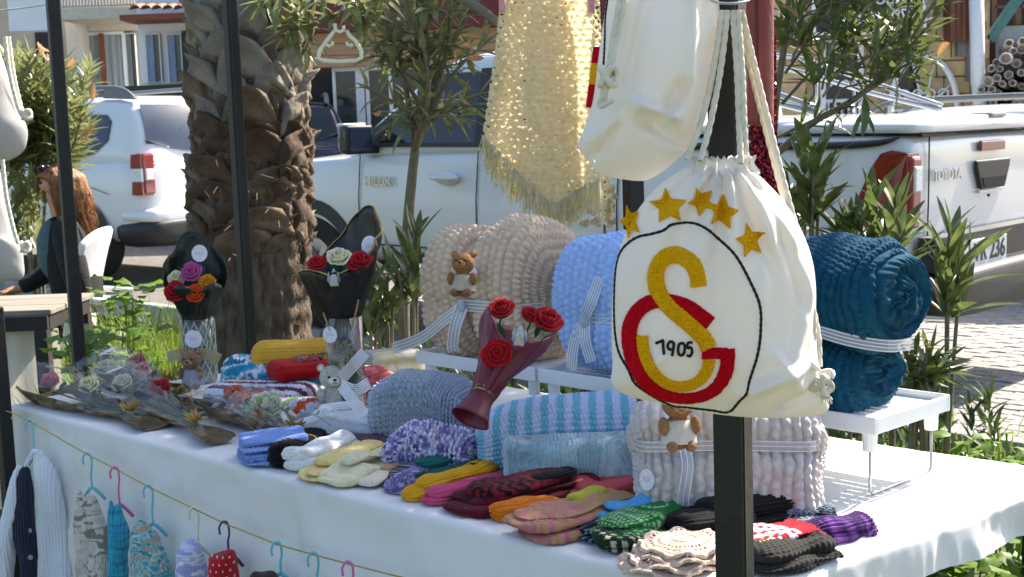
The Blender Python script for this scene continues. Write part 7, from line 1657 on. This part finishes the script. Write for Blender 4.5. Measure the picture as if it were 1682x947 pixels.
hl = ['pale blue hanger holding the white and navy cardigan', 'pale blue hanger holding the beige marled knit', 'pink hanger holding the turquoise knit', 'turquoise hanger holding the teal speckled knit', 'cream hanger holding the lilac knit', 'dark purple hanger holding the red dotted knit', 'blue hanger above the dark knit at the bottom', 'second empty blue hanger from the right', 'pink hanger at the right end of the cord']
hd2 = [60, 55, 60, 62, 62, 50, 50, 60, 60]
for i in range(9): hanger(hl[i], i, hcol[i], hd2[i])
GW = 'baby clothes hung on the golden cord'
m_gv = M('yarn_fine', (1, 1, 1), .95, .06, 90, .25, 600, vcol=True, sheen=.2)  # its vertex colours also carry painted shade between the stitches
def garment(name, label, out, i, T, colf, stitch, amp, cpx=None, off=.05):
    p = onfront(*HK[i], .07); D = (p - CAMP) @ _f - .0
    b = Body(name, label, 'clothing', out, D, T, cpx, group=GW, ex=2.6, px=.5, n=120, wr=lambda x, z: .006 * np.sin(x * 60 + 2 * vnoise(z * 12, 0, 0, i)) + .005 * vnoise(x * 20, z * 9, 0, i)); b.build(m_gv, stitch, amp, m=46, colf=colf, name='knit'); return b
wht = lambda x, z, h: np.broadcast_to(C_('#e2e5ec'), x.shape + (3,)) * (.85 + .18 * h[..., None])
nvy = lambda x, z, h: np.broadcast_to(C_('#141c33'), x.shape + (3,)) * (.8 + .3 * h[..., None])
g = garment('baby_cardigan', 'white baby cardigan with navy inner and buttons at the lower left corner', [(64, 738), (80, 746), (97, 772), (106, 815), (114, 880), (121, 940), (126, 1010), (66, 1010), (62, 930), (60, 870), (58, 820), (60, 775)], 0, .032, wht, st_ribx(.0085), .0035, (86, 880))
def add_piece(nm, out, dd, T_, cf, cpx):
    b = Body('tmp', 'x', 'y', out, g.D + dd, T_, cpx, n=110, wr=lambda x, z: .004 * np.sin(x * 70 + 2 * vnoise(z * 12, 0, 0, 4)) + .004 * vnoise(x * 24, z * 10, 0, 6)); o = b.build(m_gv, st_ribx(.0085), .0035, m=36, name=nm, colf=cf); off_ = b.t.location - g.t.location; o.parent = g.t; o.location = off_; bpy.data.objects.remove(b.t)
add_piece('left_sleeve', [(38, 760), (46, 790), (34, 850), (26, 900), (18, 960), (10, 1010), (-40, 1010), (-22, 930), (-2, 870), (14, 815), (26, 775)], .01, .03, wht, (14, 890))
add_piece('navy_front', [(52, 765), (58, 800), (60, 850), (64, 900), (62, 960), (58, 1010), (34, 1010), (32, 930), (22, 890), (20, 850), (28, 800), (38, 768)], -.012, .02, nvy, (44, 880))
for py in (785, 826, 871, 915): bq_ = at(45 + (py - 785) * .04, py, g.D - .034) - g.c; MB().lathe([(0, .003), (.006, .003), (.007, 0), (0, 0)], bq_, 12, np.array([[1., 0, 0], [0, 0, -1], [0, 1, 0]])).build('button', M('button_steel', '#8a8f98', .4), g.t)
for k, q_ in enumerate(([(40, 790), (44, 760), (56, 740), (66, 744)], [(58, 790), (62, 765), (68, 750), (64, 740)])): rope(np.array([at(a, b, g.D - .03) - g.c for a, b in q_]), .006, 'collar', M('yarn_collar', '#d4d9e6', .95), g.t)
def knit_col(cols, sc, seed): 
    cs = np.array([C_(c) for c in cols])
    def f(x, z, h):
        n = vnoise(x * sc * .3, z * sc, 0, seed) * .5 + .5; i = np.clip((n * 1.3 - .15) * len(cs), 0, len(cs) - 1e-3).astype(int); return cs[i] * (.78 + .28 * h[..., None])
    return f
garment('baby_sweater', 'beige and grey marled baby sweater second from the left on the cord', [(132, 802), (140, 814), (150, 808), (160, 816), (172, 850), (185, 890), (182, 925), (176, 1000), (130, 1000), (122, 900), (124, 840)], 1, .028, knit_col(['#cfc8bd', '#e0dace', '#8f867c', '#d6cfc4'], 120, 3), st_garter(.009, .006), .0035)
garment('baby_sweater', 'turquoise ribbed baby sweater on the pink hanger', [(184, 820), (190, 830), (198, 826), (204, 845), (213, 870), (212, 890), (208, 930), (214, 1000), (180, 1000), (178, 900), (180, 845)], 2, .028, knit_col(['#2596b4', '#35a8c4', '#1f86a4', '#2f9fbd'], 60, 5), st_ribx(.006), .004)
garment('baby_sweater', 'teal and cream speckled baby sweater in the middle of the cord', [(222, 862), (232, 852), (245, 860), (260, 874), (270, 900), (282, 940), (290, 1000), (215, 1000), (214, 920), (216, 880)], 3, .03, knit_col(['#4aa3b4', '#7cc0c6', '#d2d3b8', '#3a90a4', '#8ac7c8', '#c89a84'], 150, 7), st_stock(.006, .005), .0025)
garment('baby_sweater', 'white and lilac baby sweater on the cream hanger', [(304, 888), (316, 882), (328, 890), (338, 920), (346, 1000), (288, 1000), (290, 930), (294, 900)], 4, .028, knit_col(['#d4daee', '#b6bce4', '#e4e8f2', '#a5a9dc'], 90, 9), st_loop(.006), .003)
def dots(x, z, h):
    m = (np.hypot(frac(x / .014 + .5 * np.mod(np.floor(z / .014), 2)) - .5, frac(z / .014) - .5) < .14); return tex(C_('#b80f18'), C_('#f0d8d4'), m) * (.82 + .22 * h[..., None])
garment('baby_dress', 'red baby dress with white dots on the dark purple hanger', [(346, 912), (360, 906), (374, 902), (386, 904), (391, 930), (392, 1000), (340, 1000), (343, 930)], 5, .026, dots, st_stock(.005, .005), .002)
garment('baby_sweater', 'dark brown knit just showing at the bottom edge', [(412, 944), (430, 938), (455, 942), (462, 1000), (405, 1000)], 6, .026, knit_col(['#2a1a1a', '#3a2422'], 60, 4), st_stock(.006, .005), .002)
# ================================================================ neighbour's small table
q = on(60, 505, .80); sd_ = thing('wooden_side_table', 'small wooden table with white cloth below at the left edge', 'table', (q[0], q[1], 0))
m_plk = M('plank_grey', '#8a8174', .85, .25, 8, .3, 60, aniso=(.4, 3, 3)); m_tdk = M('frame_darkwood', '#241f1b', .75, .3, 9)
for k in range(3): bevel(MB().box((-.28, -.12 + k * .19, .805), (.82, .18, .022)).build('plank', m_plk, sd_), .004)
for y in (-.22, .3): MB().box((-.28, y, .765), (.8, .025, .058)).build('apron', m_tdk, sd_)
MB().box((.11, .04, .765), (.025, .495, .056)).build('apron', m_tdk, sd_)
for x in (.095, -.65):
    for y in (-.22, .3): MB().box((x, y, .368), (.05, .052, .736)).build('leg', m_tdk, sd_)
n = 40; G = np.zeros((n, 14, 3))
for i in range(n):
    for j in range(14): x = -.68 + .82 * i / (n - 1); G[i, j] = (x, -.16 + .012 * math.sin(x * 26) + .005 * math.sin(x * 71), .735 - .735 * j / 13)
gridmesh('hanging_cloth', G, M('cloth_ivory', '#ddd6c8', .9, .05, 4, transl=.25), sd_)
# ================================================================ seated woman and chair
DW = 7.2; hp = at(133, 530, DW); wo = thing('person', 'seated woman in black cardigan with reddish blond hair, seen in profile', 'person', (hp[0], hp[1], hp[2] - .50))
m_skin = M('skin', '#c08a6c', .55, .1, 12); m_hair = M('hair_blond', '#7a4a2a', .5, .35, 30, .5, 90, col2='#b07a48', aniso=(6, 6, .8)); m_card = M('cardigan_black', (.012, .012, .013), .9, .4, 70, .8, 160); m_teal = M('top_teal', '#4b6468', .9, .15)
J = dict(pel=((0, 0, .52), .13), spi=((.0, 0, .74), .115), che=((-.02, 0, .97), .125), nek=((-.045, 0, 1.12), .05), hb=((-.06, 0, 1.185), .065), hc=((-.075, 0, 1.245), .088), cr=((-.065, 0, 1.305), .06), chin=((-.135, 0, 1.195), .028), nose=((-.172, 0, 1.245), .012),
         sl=((-.01, -.155, 1.05), .062), el=((.06, -.225, .80), .045), wl=((.10, -.21, .60), .028), sr=((-.01, .155, 1.05), .062), er=((-.15, .21, .80), .045), wr=((-.36, .1, .68), .028),
         hl=((-.02, -.10, .51), .10), kl=((-.43, -.11, .53), .068), al=((-.46, -.11, .12), .042), tl=((-.60, -.11, .05), .035), hr=((-.02, .10, .51), .10), kr=((-.43, .11, .53), .068), ar=((-.46, .11, .12), .042), tr=((-.60, .11, .05), .035))
E = [('pel', 'spi'), ('spi', 'che'), ('che', 'nek'), ('nek', 'hb'), ('hb', 'hc'), ('hc', 'cr'), ('hb', 'chin'), ('hc', 'nose'), ('che', 'sl'), ('sl', 'el'), ('el', 'wl'), ('che', 'sr'), ('sr', 'er'), ('er', 'wr'), ('pel', 'hl'), ('hl', 'kl'), ('kl', 'al'), ('al', 'tl'), ('pel', 'hr'), ('hr', 'kr'), ('kr', 'ar'), ('ar', 'tr')]
for sd2, w_ in (('l', np.array([.10, -.21, .60])), ('r', np.array([-.36, .1, .68]))):       # hands: palm and five fingers
    dr = np.array([.12, .05, -1]) if sd2 == 'l' else np.array([-1, -.25, -.15]); dr = unit(dr); sd3 = unit(np.cross(dr, (0, 1, .2) if sd2 == 'l' else (0, .2, 1))); J['p' + sd2] = (tuple(w_ + dr * .05), .026); E.append(('w' + sd2, 'p' + sd2))
    for k, (o_, ln) in enumerate(((-.03, .05), (-.02, .085), (-.006, .092), (.008, .088), (.022, .07))):
        b_ = w_ + dr * (.085 if k else .045) + sd3 * o_; c_ = np.cross(dr, sd3); J[f'f{sd2}{k}a'] = (tuple(b_), .0095); J[f'f{sd2}{k}b'] = (tuple(b_ + dr * ln * .55 + c_ * .008 + (sd3 * -.02 if k == 0 else 0)), .0085); J[f'f{sd2}{k}c'] = (tuple(b_ + dr * ln * .9 + c_ * .025 + (sd3 * -.025 if k == 0 else 0)), .007)
        E += [('p' + sd2, f'f{sd2}{k}a'), (f'f{sd2}{k}a', f'f{sd2}{k}b'), (f'f{sd2}{k}b', f'f{sd2}{k}c')]
def skinned(name, J, E, mat, parent, root, grow=0., lv=2):
    ks = list(J); me = bpy.data.meshes.new(name); me.from_pydata([J[k][0] for k in ks], [(ks.index(a), ks.index(b)) for a, b in E], []); me.materials.append(mat)
    o = bpy.data.objects.new(name, me); COL.objects.link(o); o.parent = parent
    md = o.modifiers.new('skin', 'SKIN'); md.use_smooth_shade = True; md.branch_smoothing = .4
    for i, k in enumerate(ks):
        sv = me.skin_vertices[0].data[i]; sv.radius = (J[k][1] + grow,) * 2; sv.use_root = (k == root)
    return subsurf(o, lv)
skinned('body', J, E, m_skin, wo, 'pel')
cl_k = ['pel', 'spi', 'che', 'sl', 'el', 'wl', 'sr', 'er', 'wr', 'hl', 'kl', 'al', 'hr', 'kr', 'ar']; Jc = {k: J[k] for k in cl_k}; Jc['nk'] = ((-.03, 0, 1.07), .075); Jc['wl'] = ((.095, -.212, .63), .034); Jc['spi'] = ((.0, 0, .74), .165); Jc['che'] = ((-.015, 0, .96), .165); Jc['el'] = ((.06, -.225, .80), .062)
skinned('black_clothes', Jc, [('pel', 'spi'), ('spi', 'che'), ('che', 'nk'), ('che', 'sl'), ('sl', 'el'), ('el', 'wl'), ('che', 'sr'), ('sr', 'er'), ('er', 'wr'), ('pel', 'hl'), ('hl', 'kl'), ('kl', 'al'), ('pel', 'hr'), ('hr', 'kr'), ('kr', 'ar')], m_card, wo, 'pel', .018)
MB().ball((-.10, -.03, .90), (.09, .11, .17), 16, 12).build('teal_top', m_teal, wo, True)
# hair: shell over the skull, long locks down the back
na_, nz_ = 48, 26; G = np.zeros((nz_, na_, 3))
for i in range(nz_):
    f = i / (nz_ - 1); z = 1.345 - .36 * f ** 1.1
    for j in range(na_):
        a = 2 * PI * j / na_; fr = math.cos(a - PI)        # +1 toward the face
        r_ = .112 * min(1, math.sqrt(max(0.0, f * 5.5))) + .014 * math.sin(j * 2.1 + i * .3) * min(1, f * 3) + .012 * f
        cx = -.062 + .055 * f
        if fr > .25 and f > .16: r_ *= max(.35, 1 - 1.3 * (fr - .25) * min(1, (f - .16) * 6))
        if f > .5: r_ *= 1 - .45 * (f - .5)
        G[i, j] = (cx + r_ * math.cos(a) * 1.05, r_ * math.sin(a) * .92, z)
gridmesh('hair', G, m_hair, wo, cv=True)
hs_ = MB(); Rh = random.Random(12)
for k in range(380):
    a = Rh.uniform(-PI * .56, PI * .56); r0 = .112 + Rh.uniform(-.004, .012); z0 = Rh.uniform(1.22, 1.335); zz_ = Rh.uniform(.93, 1.12); w = Rh.uniform(-.02, .03)
    k0 = math.sqrt(max(.05, 1 - ((z0 - 1.245) / .105) ** 2)) if z0 > 1.245 else 1.0
    P_ = [(-.062 + r0 * k0 * math.cos(a), r0 * k0 * math.sin(a) * .93, z0), (-.04 + (r0 + .012) * math.cos(a), (r0 + .008) * math.sin(a) * .95, (z0 * .55 + zz_ * .45)), (.005 + w + r0 * .85 * math.cos(a), r0 * .8 * math.sin(a), zz_)]
    hs_.tube(spline(P_, 9), np.linspace(.0024, .0008, 9), 4)
tag(hs_.build('hair_strands', m_hair, wo, True), kind='stuff')
for s_ in (-1, 1):
    MB().ball((-.145, s_ * .034, 1.258), (.012, .014, .009), 10, 8).build('eye', M('eye_dark', (.02, .015, .012), .3), wo, True); MB().ball((-.07, s_ * .088, 1.235), (.017, .009, .026), 10, 8).build('ear', m_skin, wo, True)
MB().ball((-.150, 0, 1.212), (.010, .022, .006), 10, 8).build('lips', M('lips', '#94483f', .5), wo, True)
sg_ = MB()
for s_ in (-1, 1): sg_.ball((-.135, s_ * .045, 1.338), (.022, .03, .018), 10, 8); sg_.tube([(-.12, s_ * .078, 1.335), (-.03, s_ * .095, 1.29)], .004, 5)
gs = thing('sunglasses', 'dark sunglasses pushed up on the hair of the seated woman', 'glasses', wo.location); sg_.build('frame', M('glasses_dark', (.015, .015, .018), .2), gs, True)
# plastic chair
m_ch = M('chair_white', '#dcdde0', .4, .04)
ch = thing('plastic_chair', 'white plastic chair the woman sits on', 'chair', wo.location)
MB().box((-.03, 0, .41), (.44, .46, .03)).build('seat', m_ch, ch)
G = np.zeros((16, 18, 3))
for i in range(16):
    f = i / 15
    for j in range(18): g_ = j / 17 * 2 - 1; G[i, j] = (.04 + .08 * f + .05 * f * f - .06 * g_ * g_, g_ * (.22 + .02 * f),   .43 + .57 * f - .06 * f * abs(g_) ** 3)
o = gridmesh('backrest', G, m_ch, ch); sm = o.modifiers.new('s', 'SOLIDIFY'); sm.thickness = .014
MB().tube(list(G[:, 0]) + list(G[-1]) + list(G[::-1, -1]), .013, 8).build('back_rim', m_ch, ch, True)
for x in (-.22, .17):
    for y in (-.21, .21): MB().beam((x, y, .41), (x * 1.15, y * 1.08, 0), .04, .03).build('leg', m_ch, ch)
for y in (-.24, .24): MB().tube(spline([(.22, y, .64), (.0, y * 1.04, .655), (-.2, y * 1.04, .64), (-.24, y, .5), (-.23, y, .41)], 16), .017, 8).build('armrest', m_ch, ch, True)
